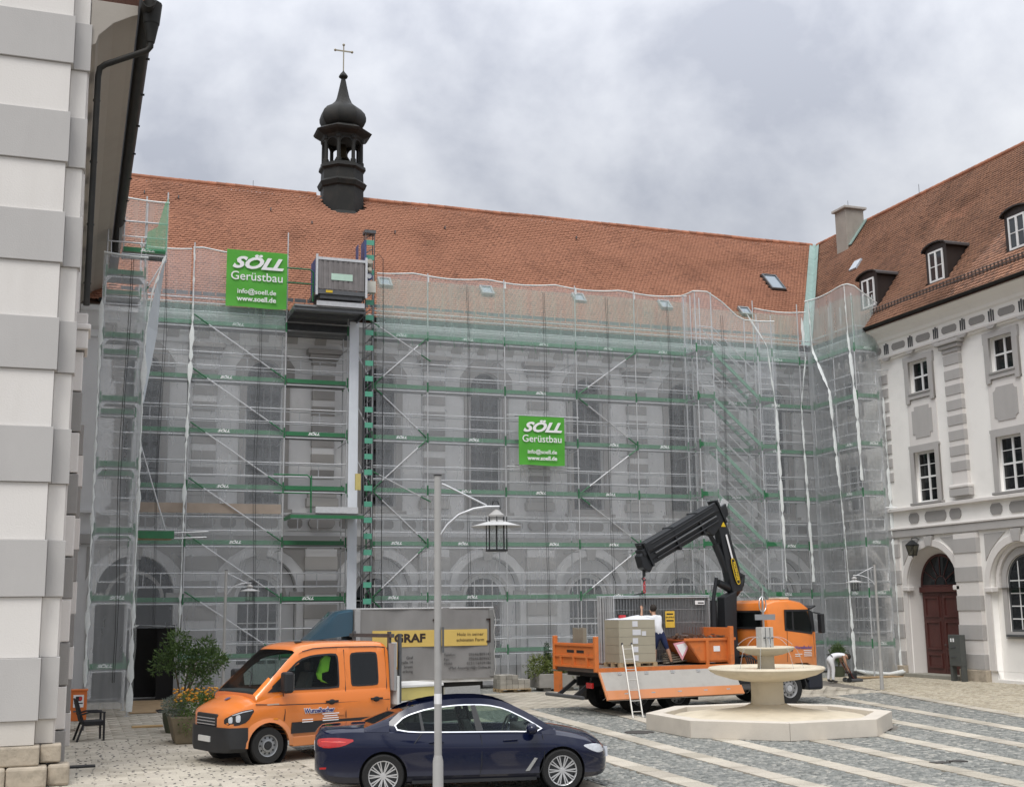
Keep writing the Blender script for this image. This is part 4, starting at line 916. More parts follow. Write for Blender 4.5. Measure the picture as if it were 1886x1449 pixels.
for x in (2.0,3.0): obj('hanger_tube', MB().tube((x,42.6,5.6),(1.85,42.6,8.8+.4*(x-2)),.024,6), STEEL, RS)
for z, y in ((5.6,42.3),(5.45,42.9)): obj('rail', MB().tube((2.6,y,z+.02),(4.3,y-.3,z+.08),.024,6), STEEL, RS)

# corner scaffold in front of the wing
CS = thing('corner_scaffold', 'scaffold against the right wing beside the dark red door, wrapped in net', 'scaffold', (30.8,43.5,.2))
for x, y in ((30.3,45),(30.3,43.4),(30.3,41.9),(31.35,41.9),(31.35,44.2)): standard(x,y,.2,15.9,CS)
bay(CS,(30.3,43.4),(30.3,41.9),(.9,0),ZD,inner=False); bay(CS,(30.3,45.0),(30.3,43.4),(.9,0),ZD,inner=False,text=False); bay(CS,(30.3,41.9),(31.35,41.9),(0,.8),ZD,inner=False,rails=True)
for z in ZD:
    obj('guard_frame', MB().path([(30.4,41.85,z+1.05),(30.42,41.85,z+.55),(31.2,41.85,z+.55),(31.24,41.85,z+1.05)],.02,6), STEEL, CS, smooth=60)
for z in (12.6,6.9): obj('wall_tie', MB().tube((31.2,41.7,z),(32.2,41.2,z),.022,6), STEEL, CS)
n7_ = net('debris_net', [(30.2,45.16),(30.2,41.82),(31.5,41.8)], .35, lambda t: 16.35-.7*max(0,t-.75)*4, DENSENET, None, 'debris net wrapped round the scaffold beside the dark red door', out_=(-.7,-.7), group=NG, nz=40, amp=.006)
tie_hem(n7_, [(30.18,44.9,16.3),(30.16,44.7,14.0),(30.15,43.6,12.0),(30.15,43.1,6),(30.14,42.9,.4)], .07)
tie_hem(n7_, [(30.2,42.2,16.3),(30.17,42.1,14.2),(30.17,41.8,11),(30.18,41.75,8.0)], .07)
tie_hem(n7_, [(31.5,41.78,11.5),(31.52,41.76,6),(31.5,41.75,.5)], .075)
obj('net_drape', MB().path([(30.15,42.8,.4),(30.3,42.2,.32),(30.8,41.6,.3),(31.4,41.5,.36),(31.5,41.75,.6)],[.05,.1,.07,.12,.06],6), HEM, n7_, smooth=60)
gn2 = obj('guard_net', MB().add([(30.25,45,13.5),(30.25,41.9,13.5),(30.25,41.9,15.8),(30.25,45,15.8)],[(0,1,2,3)]), NETG, CS); obj('guard_net', MB().add([(30.25,41.87,13.5),(31.35,41.87,13.5),(31.35,41.87,15.8),(30.25,41.87,15.8)],[(0,1,2,3)]), NETG, CS)
tag(obj('netting_infill', MB().box(30.21,31.5,45.155,45.16,.3,14.0), GREYNET), 'strip of debris net closing the inner corner behind the wing scaffold', 'net', NG)
n8_ = net('debris_net', [(27.6,45.165),(29.9,45.165),(30.2,45.165)], .3, 15.85, GREYNET, None, 'grey debris net in the shaded corner between facade and wing', group=NG, nz=36, amp=.006)
tie_hem(n8_, [(29.85,44.95,15.5),(29.9,44.9,13.6),(29.6,44.95,11.5),(29.75,44.95,4)], .06)

# stair tower
ST = thing('scaffold_stair', 'scaffold stair tower with long green stringers climbing behind the crane', 'stair tower', (25.8,44.4,.1))
for x in (24.0,24.75,26.9,27.6):
    for y in (43.9,44.9): standard(x,y,gz(x,0),16.0 if x < 25 else 15.2,ST)
ZS = [.1]+ZD
for k_ in range(7):
    z0, z1 = ZS[k_], ZS[k_+1]
    a, b = Vector((24.75,0,z1+.05)), Vector((26.95,0,z0+.1))
    for y in (44.0,44.75):
        obj('stringer', MB().beam(a+Vector((0,y,0)),b+Vector((0,y,0)),.05,.13), mat('stair_green',(.10,.27,.17),.6,var=.3,dirt=.4,dcol=(.3,.33,.3)), ST)
        obj('handrail', MB().tube(a+Vector((0,y-.06,1.0)),b+Vector((0,y-.06,1.0)),.02,6).tube(a+Vector((0,y-.06,.55)),b+Vector((0,y-.06,.55)),.018,6), STEEL, ST)
    for i in range(9):
        p = a.lerp(b,(i+.5)/9); obj('stair_tread', MB().box(p.x-.1,p.x+.1,44.02,44.74,p.z-.02,p.z+.01), STEEL, ST)
    for x0, x1 in ((24.0,24.75),(26.9,27.6)):
        z = z1 if x0 < 25 else z0
        obj('landing', MB().box(x0,x1,43.95,44.9,z-.04,z), PLK.materials[0], ST); obj('toe_board', MB().box(x0,x1,43.88,43.9,z,z+.17), GREEN, ST)
        for dz in (.5,1.0): obj('guard_rail', MB().tube((x0,43.9,z+dz),(x1,43.9,z+dz),.022,6), STEEL, ST)
n9_ = net('debris_net', [(23.95,44.95),(23.92,43.82),(27.7,43.82)], .4, lambda t: 16.1 if t < .35 else 16.1-1.1*min(1,(t-.35)*3), GREYNET, None, 'debris net on the scaffold stair tower behind the truck crane', group=NG, nz=40)
tie_hem(n9_, [(26.3,43.8,15.3),(27.3,43.78,13.8),(27.6,43.78,11),(27.68,43.78,4)], .06); seams(n9_,(25.1,),43.76,1,15)

# hoist
HM = thing('hoist_mast', 'ladder like steel hoist mast with green plates rising above the eaves', 'hoist mast', (10.25,44.4,0))
for x in (10.08,10.42):
    for y in (44.25,44.55): obj('mast_chord', MB().tube((x,y,0),(x,y,17.4),.02,8), STEELD, HM, smooth=60)
RP = mat('mast_green',(.09,.34,.23),.5,var=.2)
for k_ in range(29):
    z = .3+.59*k_
    obj('mast_plate', MB().box(10.1,10.4,44.225,44.24,z,z+.2), RP, HM)
    obj('mast_strut', MB().beam((10.08,44.25,z+.26),(10.42,44.55,z+.55),.03,.03), STEELD, HM)
obj('mast_head', MB().box(10.03,10.47,44.2,44.6,17.3,17.42), STEELD, HM)
obj('hoist_cable', MB().path([(10.3,44.3,16.3),(10.6,44.25,16.5),(10.75,44.2,16.3),(10.78,44.2,13),(10.76,44.2,6),(10.78,44.2,1)],.014,5), BLACK, HM)
CG = thing('hoist_cage', 'grey corrugated hoist cage standing high beside the upper banner', 'hoist cage', (8.9,44.1,14.45))
CGM = mat('cage_sheet',(.21,.195,.19),.5,metal=.4,var=.25,scale=4,dirt=.4,dcol=(.1,.09,.08)); BLU = mat('cage_blue',(.05,.075,.19),.45,var=.2)
def corr(x0,x1,y,z0,z1,n,axis):
    g = MB()
    for i in range(n):
        a = x0+(x1-x0)*i/n; b = x0+(x1-x0)*(i+.55)/n
        g.box(a,b,y-.03,y+.03,z0,z1) if axis == 'x' else g.box(y-.03,y+.03,a,b,z0,z1)
    g.box(x0,x1,y-.008,y+.008,z0,z1) if axis == 'x' else g.box(y-.008,y+.008,x0,x1,z0,z1)
    return g
obj('front_panel', corr(8.12,9.85,43.45,14.75,15.85,9,'x'), CGM, CG); obj('back_panel', corr(8.12,9.85,44.85,14.75,15.85,9,'x'), CGM, CG)
obj('side_panel', corr(43.5,44.8,8.1,14.7,16.0,5,'y'), BLU, CG); obj('side_panel', corr(43.5,44.8,9.88,14.7,15.85,5,'y'), CGM, CG)
obj('floor_frame', MB().box(8.05,9.95,43.4,44.9,14.55,14.7).box(8.2,9.8,43.5,44.8,14.4,14.55), STEELD, CG)
obj('top_rail', MB().box(8.08,9.9,43.4,43.5,15.85,15.95), STEEL, CG); 
for x in (8.06,9.92): obj('cage_post', MB().box(x-.04,x+.04,43.38,43.46,14.5,16.05), STEEL, CG)
obj('notice_board', MB().box(8.6,9.4,43.4,43.415,15.1,15.35), mat('notice_pale',(.45,.62,.52),.6), CG)
obj('yellow_tag', MB().box(8.4,8.65,43.38,43.395,14.6,14.69), mat('yellow_paint',(.65,.45,.02),.5), CG)
obj('drive_plate', MB().box(9.95,10.03,43.9,44.5,15.0,16.9), BLU, CG); obj('warning_plate', MB().box(9.7,9.72,43.9,44.3,16.0,16.7), BLU, CG)
for z, r in ((16.05,.13),(15.75,.1)): obj('drive_motor', MB().tube((10.15,43.9,z),(10.2,44.25,z-.1),r,14).tube((10.15,43.8,z),(10.15,43.9,z),r*.75,14), mat('motor_cream',(.4,.38,.32),.5), CG, smooth=50)
obj('drive_wheel', MB().tube((10.15,43.95,15.5),(10.15,44.05,15.5),.15,16), BLU, CG); obj('drive_hub', MB().tube((10.15,43.9,15.5),(10.15,43.96,15.5),.09,14), STEEL, CG)
obj('control_box', MB().box(9.96,10.4,43.85,44.15,14.85,15.3), mat('box_cream',(.55,.54,.48),.6,dirt=.2), CG, bevel=.015)
HP = thing('hoist_landing', 'plank landing under the hoist cage below the eaves', 'platform', (8.6,44.6,14.2))
for k_ in range(9): obj('deck_plank', MB().box(7.3,9.95,43.62+.29*k_,43.88+.29*k_,14.08,14.15), PLK.materials[0], HP)
obj('threshold', MB().box(8.1,9.9,43.55,43.62,14.14,14.32), STEEL, HP)
for y in (43.7,44.6,45.6): obj('bearer', MB().beam((7.25,y,14.0),(9.98,y,14.0),.06,.1), STEELD, HP)
obj('dark_underside_board', MB().box(7.3,9.95,46.06,46.14,13.45,14.05).box(7.3,7.36,43.7,46.05,13.9,14.05).box(9.9,9.96,43.7,46.05,13.9,14.05), STEELD, HP)  # dark boards added to look like the deck's dark underside
for k_ in range(3): obj('deck_plank', MB().box(7.3,9.6,45.2+.29*k_,45.46+.29*k_,13.46,13.52), PLK.materials[0], HP)
obj('gate', MB().path([(7.0,43.7,15.5),(7.85,43.7,15.5),(7.98,43.7,15.4),(7.98,43.7,14.3)],.03,6).path([(7.0,43.7,14.95),(7.98,43.7,14.95)],.025,6), GREEN, HP, smooth=60)
LP = thing('loading_platform', 'small landing platform with green gate halfway up the open hoist bay', 'platform', (8.6,44.4,6.5))
for k_ in range(5): obj('deck_plank', MB().box(7.35,9.95,43.72+.29*k_,43.98+.29*k_,6.42,6.49), PLK.materials[0], LP)
obj('threshold', MB().box(8.2,9.75,43.66,43.72,6.5,6.72), STEEL, LP)
obj('platform_frame', MB().box(7.3,9.98,43.68,43.72,6.3,6.42).box(7.3,7.36,43.7,45.1,6.3,6.42), GREEN, LP)
obj('gate', MB().path([(6.7,43.75,7.85),(7.9,43.75,7.85),(8.02,43.75,7.75),(8.05,43.75,6.5)],.03,6).path([(6.7,43.75,7.2),(8.02,43.75,7.2)],.025,6).path([(8.05,43.75,7.85),(8.05,43.75,6.5)],.025,6), GREEN, LP, smooth=60)
obj('call_box', MB().box(9.65,9.85,43.7,43.78,7.35,7.95), mat('box_yellow',(.5,.42,.15),.6), LP)
tag(obj('white_sheet', MB().box(9.66,10.02,45.02,45.05,2.9,13.95), mat('white_sheet',(.70,.74,.79),.6,var=.1,scale=2)), 'tall narrow white plastic sheet hanging behind the hoist mast', 'sheet')

# banners
BG = mat('banner_green',(.075,.36,.03),.55,var=.1,scale=2)
def banner(x0,x1,z0,z1,y,label):
    g = MB(); nx_, nz_ = 16, 14
    for j in range(nz_+1):
        for i in range(nx_+1):
            u, v = i/nx_, j/nz_; g.V.append((x0+(x1-x0)*u, y+.012*math.sin(u*9+v*4)+.01*math.sin(v*11), z0+(z1-z0)*v+.015*math.sin(u*7)*(1-v)))
    g.F = [(j*(nx_+1)+i,j*(nx_+1)+i+1,(j+1)*(nx_+1)+i+1,(j+1)*(nx_+1)+i) for j in range(nz_) for i in range(nx_)]
    b = obj('banner', g, BG, smooth=180); tag(b,label,'banner','green advertising banners')
    w = x1-x0; h = z1-z0; c = (x0+x1)/2
    def T(s_,sz,zf,**k_): letter(s_,sz,LETW,b,Matrix.Translation((c,y-.045,z0+h*zf)) @ FACE_S,ext=.004,**k_)
    T('SÖLL',w*.27,.77,shear=.4,bold=.022*w/2,sx=1.35); T('Gerüstbau',w*.205,.535,bold=.002); T('info@soell.de',w*.115,.27,bold=.003); T('www.soell.de',w*.118,.14,bold=.006)
    for x in (x0,x1):
        for z in (z0,(z0+z1)/2,z1): obj('lashing', MB().tube((x,y,z),(x+(.12 if x == x1 else -.12),y+.12,z),.01,5), BLACK, b)
    return b
banner(4.95,7.2,14.2,16.38,44.88,'upper green banner with white lettering beside the hoist cage')
banner(16.45,18.4,8.6,10.55,44.85,'green banner with white lettering in the middle of the wide net')
for z in (8.55,10.6): obj('guard_rail', MB().tube((16.0,45.0,z),(19.1,45.0,z),.02,6), STEEL, FS)
# ------------------------------------------------------------------ vehicles
def interp(tab):
    xs_ = [p[0] for p in tab]
    def f(x):
        if x <= xs_[0]: return tab[0][1]
        for i in range(len(tab)-1):
            if x <= xs_[i+1]:
                x0, y0 = tab[i]; x1, y1 = tab[i+1]; t = (x-x0)/(x1-x0)
                m0 = (tab[i+1][1]-tab[i-1][1])/(tab[i+1][0]-tab[i-1][0]) if i > 0 else (y1-y0)/(x1-x0)
                m1 = (tab[i+2][1]-tab[i][1])/(tab[i+2][0]-tab[i][0]) if i+2 < len(tab) else (y1-y0)/(x1-x0)
                s0 = (y1-y0)/(x1-x0)
                lim = lambda m: 0 if s0*m <= 0 else (min(abs(m),3*abs(s0))*(1 if m > 0 else -1))
                m0, m1 = lim(m0), lim(m1); d = x1-x0
                return (2*t**3-3*t**2+1)*y0+(t**3-2*t**2+t)*d*m0+(-2*t**3+3*t**2)*y1+(t**3-t**2)*d*m1
        return tab[-1][1]
    return f
def mirror_sec(x, half):  # half section (y,z) from bottom centre to top centre
    a = [(x,y,z) for y,z in half]; b = [(x,-y,z) for y,z in reversed(half[1:-1])]; return a+b
def boolean_cut(o, cut):
    co = bpy.data.objects.new('cut', cut.mesh('cut')); tmpo = bpy.data.objects.new('body', o.data)
    bm_ = tmpo.modifiers.new('b','BOOLEAN'); bm_.object = co; bm_.operation = 'DIFFERENCE'; bm_.solver = 'EXACT'
    me = eval_mesh(tmpo, co); bpy.data.objects.remove(tmpo)
    old = o.data; o.data = me; bpy.data.meshes.remove(old); cm = co.data; bpy.data.objects.remove(co); bpy.data.meshes.remove(cm)
    me.polygons.foreach_set('use_smooth',[True]*len(me.polygons)); me.set_sharp_from_angle(angle=R(32))
def plate(o_name, outline, yf, side, mt, parent, t=.006, off=.0):
    """panel following the body side y = yf(x,z)"""
    n = len(outline); v = [(x, side*(yf(x,z)+off), z) for x,z in outline]+[(x, side*(yf(x,z)+off+t), z) for x,z in outline]
    return obj(o_name, MB().add(v,[tuple(range(n)),tuple(range(2*n-1,n-1,-1))]+[(i,(i+1)%n,n+(i+1)%n,n+i) for i in range(n)]), mt, parent, local=True)
def grow(poly, d):
    """offset a closed outline outwards"""
    n = len(poly); out_ = []; A = sum(poly[i][0]*poly[(i+1)%n][1]-poly[(i+1)%n][0]*poly[i][1] for i in range(n))
    s_ = 1 if A > 0 else -1
    for i in range(n):
        a, b, c = (Vector(poly[k_%n]) for k_ in (i-1,i,i+1)); e1 = (b-a).normalized(); e2 = (c-b).normalized()
        nn = (Vector((e1.y,-e1.x))+Vector((e2.y,-e2.x))); nn = nn/max(.35,nn.length**2/2)
        out_.append(tuple(b+nn*d*s_))
    return out_
def smooth_poly(pts, it=2):
    for _ in range(it):
        q = []
        for i in range(len(pts)):
            a, b = pts[i], pts[(i+1)%len(pts)]; q += [(a[0]*.8+b[0]*.2,a[1]*.8+b[1]*.2),(a[0]*.2+b[0]*.8,a[1]*.2+b[1]*.8)]
        pts = q
    return pts
def wheel(parent, x, y, r, w, side, rimr, style, mt_rim):
    W_ = bpy.data.objects.new('wheel', None); put(W_, parent, None, TR(x,y,r))
    s_ = side
    obj('tyre', MB().lathe([(rimr,-w/2*.92),(r*.93,-w/2),(r*.985,-w/2*.8),(r,-w/2*.4),(r,w/2*.4),(r*.985,w/2*.8),(r*.93,w/2),(rimr,w/2*.92),(rimr*.96,w/2*.6),(rimr*.96,-w/2*.6)],36,axis='y',cap=False), RUBBER, W_, local=True, smooth=40)
    g = MB(); yo = s_*w/2
    if style == 'spoke':
        g.lathe([(rimr*1.0,yo*.92),(rimr*.985,yo*.98),(rimr*.93,yo*.9),(rimr*.9,yo*.3)],36,axis='y',cap=False)
        for i in range(10):
            for d in (-.1,.1):
                t = 2*PI*i/10; a = Vector((math.cos(t+d*.5)*.045,yo*.72,math.sin(t+d*.5)*.045)); b = Vector((math.cos(t+d)*rimr*.95,yo*.88,math.sin(t+d)*rimr*.95))
                g.beam(a,b,.019,.026,(0,1,0))
        g.lathe([(.001,yo*.86),(.045,yo*.84),(.06,yo*.7),(.06,yo*.5)],16,axis='y',cap=False)
        obj('rim', g, mt_rim, W_, local=True, smooth=35)
        obj('brake_disc', MB().lathe([(.02,yo*.15),(rimr*.88,yo*.15),(rimr*.9,yo*.1),(.02,yo*.1)],24,axis='y'), STEELD, W_, local=True)
    else:
        g.lathe([(rimr,yo*.95),(rimr*.93,yo*.9),(rimr*.86,yo*.55),(rimr*.6,yo*.62),(rimr*.56,yo*.9),(rimr*.42,yo*.95),(rimr*.38,yo*.7),(.001,yo*.7)],30,axis='y',cap=False)
        obj('rim', g, mt_rim, W_, local=True, smooth=35)
        h = MB()
        for i in range(10): t = 2*PI*i/10; h.tube((math.cos(t)*rimr*.73,yo*.5,math.sin(t)*rimr*.73),(math.cos(t)*rimr*.73,yo*.64,math.sin(t)*rimr*.73),rimr*.09,8)
        obj('vent_hole', h, BLACK, W_, local=True)
        obj('hub', MB().lathe([(rimr*.36,yo*.7),(rimr*.34,yo*.92),(.001,yo*.95)],18,axis='y'), BLACK if style == 'van' else STEEL, W_, local=True, smooth=40)
    return W_
def side_y(half, z):
    """half width of a body section at height z"""
    for (y0,z0),(y1,z1) in zip(half[1:],half[2:]):
        if min(z0,z1)-1e-6 <= z <= max(z0,z1)+1e-6: return y0+(y1-y0)*(0 if abs(z1-z0) < 1e-6 else (z-z0)/(z1-z0))
    return half[-2][0]
def lamp_patch(name, pts, halff, off, s_, mt, parent):
    """lens following the bodywork: rings from the outline to the centre"""
    pts = smooth_poly(pts,1); n = len(pts); cx_ = sum(p[0] for p in pts)/n; cz_ = sum(p[1] for p in pts)/n; V = []; F = []
    for k_, f in enumerate((1,1,.8,.6,.4,.2)):
        for x, z in pts:
            x_, z_ = cx_+(x-cx_)*f, cz_+(z-cz_)*f; V.append((x_, s_*(side_y(halff(x_),z_)+(off if k_ else -.02)), z_))
    for k_ in range(5): F += [(k_*n+i,k_*n+(i+1)%n,(k_+1)*n+(i+1)%n,(k_+1)*n+i) for i in range(n)]
    F.append(tuple(range(5*n,6*n)))
    return obj(name, MB().add(V,F), mt, parent, local=True, smooth=50)
GLASS_C = glass_mat('car_glass',(.88,.95,.92),.84)
GLASS_D = glass_mat('privacy_glass',(.25,.27,.27),.25)
CHROME = mat('chrome',(.75,.76,.78),.18,metal=1,var=.05)
ALU = mat('alloy',(.5,.5,.5),.4,metal=.4,var=.1)
def two_sided(m_, inner=(.02,.02,.022)):
    """body panels: paint outside, dark trim on the inner face"""
    t = m_.node_tree; n = t.nodes; l = t.links; p = n['Principled BSDF']; src = p.inputs['Base Color'].links[0].from_socket
    gm = n.new('ShaderNodeNewGeometry'); mx_ = n.new('ShaderNodeMix'); mx_.data_type = 'RGBA'; l.new(gm.outputs['Backfacing'], mx_.inputs[0]); l.new(src, mx_.inputs[6]); mx_.inputs[7].default_value = (*inner,1); l.new(mx_.outputs[2], p.inputs['Base Color'])
# ---- dark blue saloon
CAR = thing('saloon_car', 'dark blue saloon car parked in front with silver multi spoke wheels', 'car', (6.76-.2*.78,20.02+.98*.78,0), R(-11))
NAVY = mat('navy_paint',(.004,.007,.027),.07,metal=.0,var=.1,scale=2,coat=0,splash=(.18,.35,.35,(.06,.055,.05)))
zb = interp([(-2.6,.42),(-2.4,.26),(-1.9,.2),(1.9,.2),(2.2,.22),(2.34,.3)])
wm_ = interp([(-2.6,.60),(-2.55,.72),(-2.4,.83),(-2.1,.9),(-1.4,.925),(0,.93),(1.2,.925),(1.8,.89),(2.1,.79),(2.25,.66),(2.34,.45)])
zs_ = interp([(-2.6,.93),(-2.45,1.03),(-2,1.07),(-1.4,1.05),(-.5,1.0),(.6,.97),(1.3,.95),(1.8,.86),(2.15,.74),(2.34,.62)])
zt_ = interp([(-2.6,.98),(-2.5,1.10),(-2.35,1.115),(-2,1.13),(-1.45,1.14),(-1.3,1.1),(-1.15,.55),(.85,.55),(1.0,1.02),(1.2,1.05),(1.5,1.02),(1.9,.94),(2.2,.82),(2.34,.66)])
def car_half(x):
    b, w, s_, t = zb(x), wm_(x), zs_(x), zt_(x); h = s_-b
    return [(0,b),(w*.8,b),(w*.93,b+h*.05),(w*.985,b+h*.16),(w*.97,b+h*.30),(w*.985,b+h*.55),(w*1.0,b+h*.72),(w*.985,b+h*.79),(w*.965,b+h*.86),(w*.93,b+h*.97),(w*.86,s_+.012),(w*.62,s_+(t-s_)*.65),(w*.3,s_+(t-s_)*.93),(0,t)]
xs_ = list(np.linspace(-2.6,-2.2,8))+list(np.linspace(-2.1,1.7,34))+list(np.linspace(1.8,2.34,12))
body = obj('body', MB().loft([mirror_sec(x,car_half(x)) for x in xs_]), NAVY, CAR, local=True, smooth=35)
cut = MB()
for x in (-1.49,1.49):
    for s_ in (-1,1): cut.tube((x,s_*.62,.345),(x,s_*1.1,.345),.392,36)
boolean_cut(body, cut)
for x in (-1.49,1.49):
    for s_ in (-1,1): obj('wheel_well', MB().tube((x,s_*.60,.345),(x,s_*.625,.345),.40,24).lathe([(.391,s_*.6),(.391,s_*.86)],32,(x,0,.345),axis='y',cap=False), BLACK, CAR, local=True)
zr_ = interp([(-1.8,1.12),(-1.5,1.225),(-1.2,1.325),(-.85,1.41),(-.4,1.465),(0,1.479),(.3,1.462),(.55,1.41),(.9,1.26),(1.2,1.12),(1.4,1.03)])
def gh_y(x, z):
    base = wm_(x)*.93; zb_ = zs_(x)-.02; z1 = zr_(x)-.03; top = .60+.02*math.cos(x)
    t = (z-zb_)/max(.15,(1.44-zb_)); return base+(top-base)*min(1.05,max(0,t))-.03*0
def gh_half(x):
    z0, z1 = zs_(x)-.02, zr_(x); ze = max(z0+.005,z1-.045)
    return [(0,z0),(gh_y(x,z0),z0),(gh_y(x,(z0+ze)/2),(z0+ze)/2),(gh_y(x,ze),ze),(gh_y(x,ze)-.06,max(z0+.01,z1-.016)),(gh_y(x,ze)*.5,max(z0+.012,z1-.003)),(0,max(z0+.013,z1))]
gx = list(np.linspace(-1.8,1.4,40)); secs = [mirror_sec(x,gh_half(x)) for x in gx]
full = MB().loft(secs); n = len(secs[0]); mb_roof, mb_ws, mb_rw = MB(), MB(), MB()
def pick(f):
    return [full.V[i] for i in f]
for f in full.F:
    v = pick(f); cx_ = sum(p[0] for p in v)/len(v); cz_ = sum(p[2] for p in v)/len(v); cy_ = abs(sum(p[1] for p in v)/len(v))
    if len(f) > 4: continue
    nv = (Vector(v[1])-Vector(v[0])).cross(Vector(v[2])-Vector(v[0])); 
    if nv.length < 1e-9: continue
    nv.normalize()
    if abs(nv.z) > .98 and cz_ < 1.1 and abs(cx_) < 1.2: continue
    if max(p[2] for p in v)-min(zs_(p[0])-.02 for p in v) < .02: continue
    side_ = abs(nv.y) > .6
    tgt = mb_roof
    if not side_ and cx_ > .5 and cy_ < .62: tgt = mb_ws
    elif not side_ and cx_ < -.92 and cy_ < .62: tgt = mb_rw
    elif side_ and -1.42 < cx_ < 1.12: tgt = None
    if tgt is not None: tgt.add(v,[tuple(range(len(v)))])
obj('roof', mb_roof, NAVY, CAR, local=True, smooth=40); obj('windscreen', mb_ws, GLASS_C, CAR, local=True, smooth=60); obj('rear_window', mb_rw, GLASS_D, CAR, local=True, smooth=60)
SW = smooth_poly([(1.16,1.0),(.62,1.02),(-.4,1.035),(-1.02,1.05),(-1.30,1.10),(-1.12,1.25),(-.72,1.36),(-.2,1.405),(.25,1.395),(.55,1.33),(.9,1.16)],1)
for s_ in (-1,1):
    ring_o = grow(SW,.032); n = len(SW)
    fr = [(x, s_*(gh_y(x,z)+.006), z) for x,z in ring_o]; fi = [(x, s_*(gh_y(x,z)+.006), z) for x,z in SW]
    skin = grow(SW,.13); sk_ = [(x, s_*(gh_y(x,z)-.002), z) for x,z in skin]
    obj('side_frame', MB().add(sk_+fr,[(i,(i+1)%n,n+(i+1)%n,n+i) for i in range(n)]), NAVY, CAR, local=True, smooth=40)
    ri = grow(SW,.016); ro = grow(SW,.034)
    o3 = [(x, s_*(gh_y(x,z)+.012), z) for x,z in ro]; i3 = [(x, s_*(gh_y(x,z)+.012), z) for x,z in ri]; b3 = [(x, s_*(gh_y(x,z)+.001), z) for x,z in ro]
    obj('window_trim', MB().add(o3+i3+b3,[(i,(i+1)%n,n+(i+1)%n,n+i) for i in range(n)]+[(i,(i+1)%n,2*n+(i+1)%n,2*n+i) for i in range(n)]), CHROME, CAR, local=True, smooth=40)
    plate('side_window', grow(SW,.014), gh_y, s_, GLASS_C, CAR, t=.004, off=.002)
    plate('pillar', [(.05,1.02),(.17,1.02),(.06,1.42),(-.02,1.42)], gh_y, s_, BLACK, CAR, t=.006, off=.006)
    plate('quarter_post', [(-.86,1.04),(-.81,1.04),(-.86,1.33),(-.9,1.32)], gh_y, s_, BLACK, CAR, t=.006, off=.006)
    yb = lambda x,z: wm_(x)*1.0
    ybf = lambda x,z: wm_(x)*.992
    for x0 in (-.62,.62): obj('door_handle', MB().tube((x0-.12,s_*(wm_(x0)*.985+.022),.86),(x0+.12,s_*(wm_(x0)*.985+.022),.87),.014,8), NAVY, CAR, local=True, smooth=60)
    for pts in ([(.12,.97),(.14,.8),(.13,.5),(.1,.32)],[(1.16,.93),(1.2,.7),(1.17,.45),(1.1,.32)],[(-.86,1.0),(-.98,.85),(-1.02,.74)]):
        obj('panel_gap', MB().path([(x,s_*(ybf(x,z)-.004 if z < .9 else wm_(x)*.95),z) for x,z in pts],.006,4), BLACK, CAR, local=True)
    obj('sill_trim', MB().prism([(-1.02,.21),(1.05,.21),(1.05,.26),(-1.02,.26)],'y',s_*.86,s_*.905), BLACK, CAR, local=True)
    obj('mirror', MB().ball((.96,s_*1.03,1.04),.125,8,(.8,1.05,.75)).beam((.98,s_*.88,.99),(.98,s_*.98,1.0),.06,.04), NAVY, CAR, local=True, smooth=60)
    obj('air_breather', MB().prism([(.86,.36),(.93,.36),(1.07,.56),(1.02,.57)],'y',s_*.905,s_*.93), CHROME, CAR, local=True)
    TL = mat('tail_light',(.42,.012,.012),.15,var=.25,scale=12,coat=1)
    lamp_patch('tail_light',[(-1.93,.93),(-2.2,.965),(-2.42,.965),(-2.56,.94),(-2.565,.84),(-2.43,.80),(-2.15,.83)],car_half,.008,s_,TL,CAR)
    lamp_patch('lamp_strip',[(-2.1,.905),(-2.5,.915),(-2.5,.895),(-2.1,.89)],car_half,.011,s_,mat('lamp_bright',(.7,.08,.06),.2),CAR)
    obj('rear_reflector', MB().box(-2.52,-2.36,s_*.78-.02,s_*.82+.02,.47,.5), TL, CAR, local=True)
    HL = mat('headlight',(.5,.52,.55),.1,var=.3,scale=25,coat=1)
    lamp_patch('headlight',[(1.84,.745),(2.1,.755),(2.24,.71),(2.28,.62),(2.14,.60),(1.98,.66)],car_half,.008,s_,HL,CAR)
    for x in (-1.49,1.49): wheel(CAR,x,s_*.815,.345,.235,s_,.245,'spoke',ALU)
obj('number_plate', MB().box(-2.612,-2.59,-.26,.26,.72,.83), mat('plate_white',(.6,.6,.58),.5), CAR, local=True)
obj('grille', MB().box(2.30,2.36,-.42,.42,.5,.66), BLACK, CAR, local=True, bevel=.02)
for s_ in (-1,1): obj('grille_frame', MB().ring([(s_*.03,.48),(s_*.44,.5),(s_*.42,.67),(s_*.05,.68)],[(s_*.06,.51),(s_*.41,.53),(s_*.39,.64),(s_*.08,.65)],'x',2.3,2.375), CHROME, CAR, local=True)
obj('roof_antenna', MB().prism([(-1.05,1.385),(-.82,1.43),(-.9,1.475),(-1.02,1.45)],'y',-.03,.03), NAVY, CAR, local=True)
SEAT = mat('seat_fabric',(.03,.03,.033),.8,var=.2,scale=10)
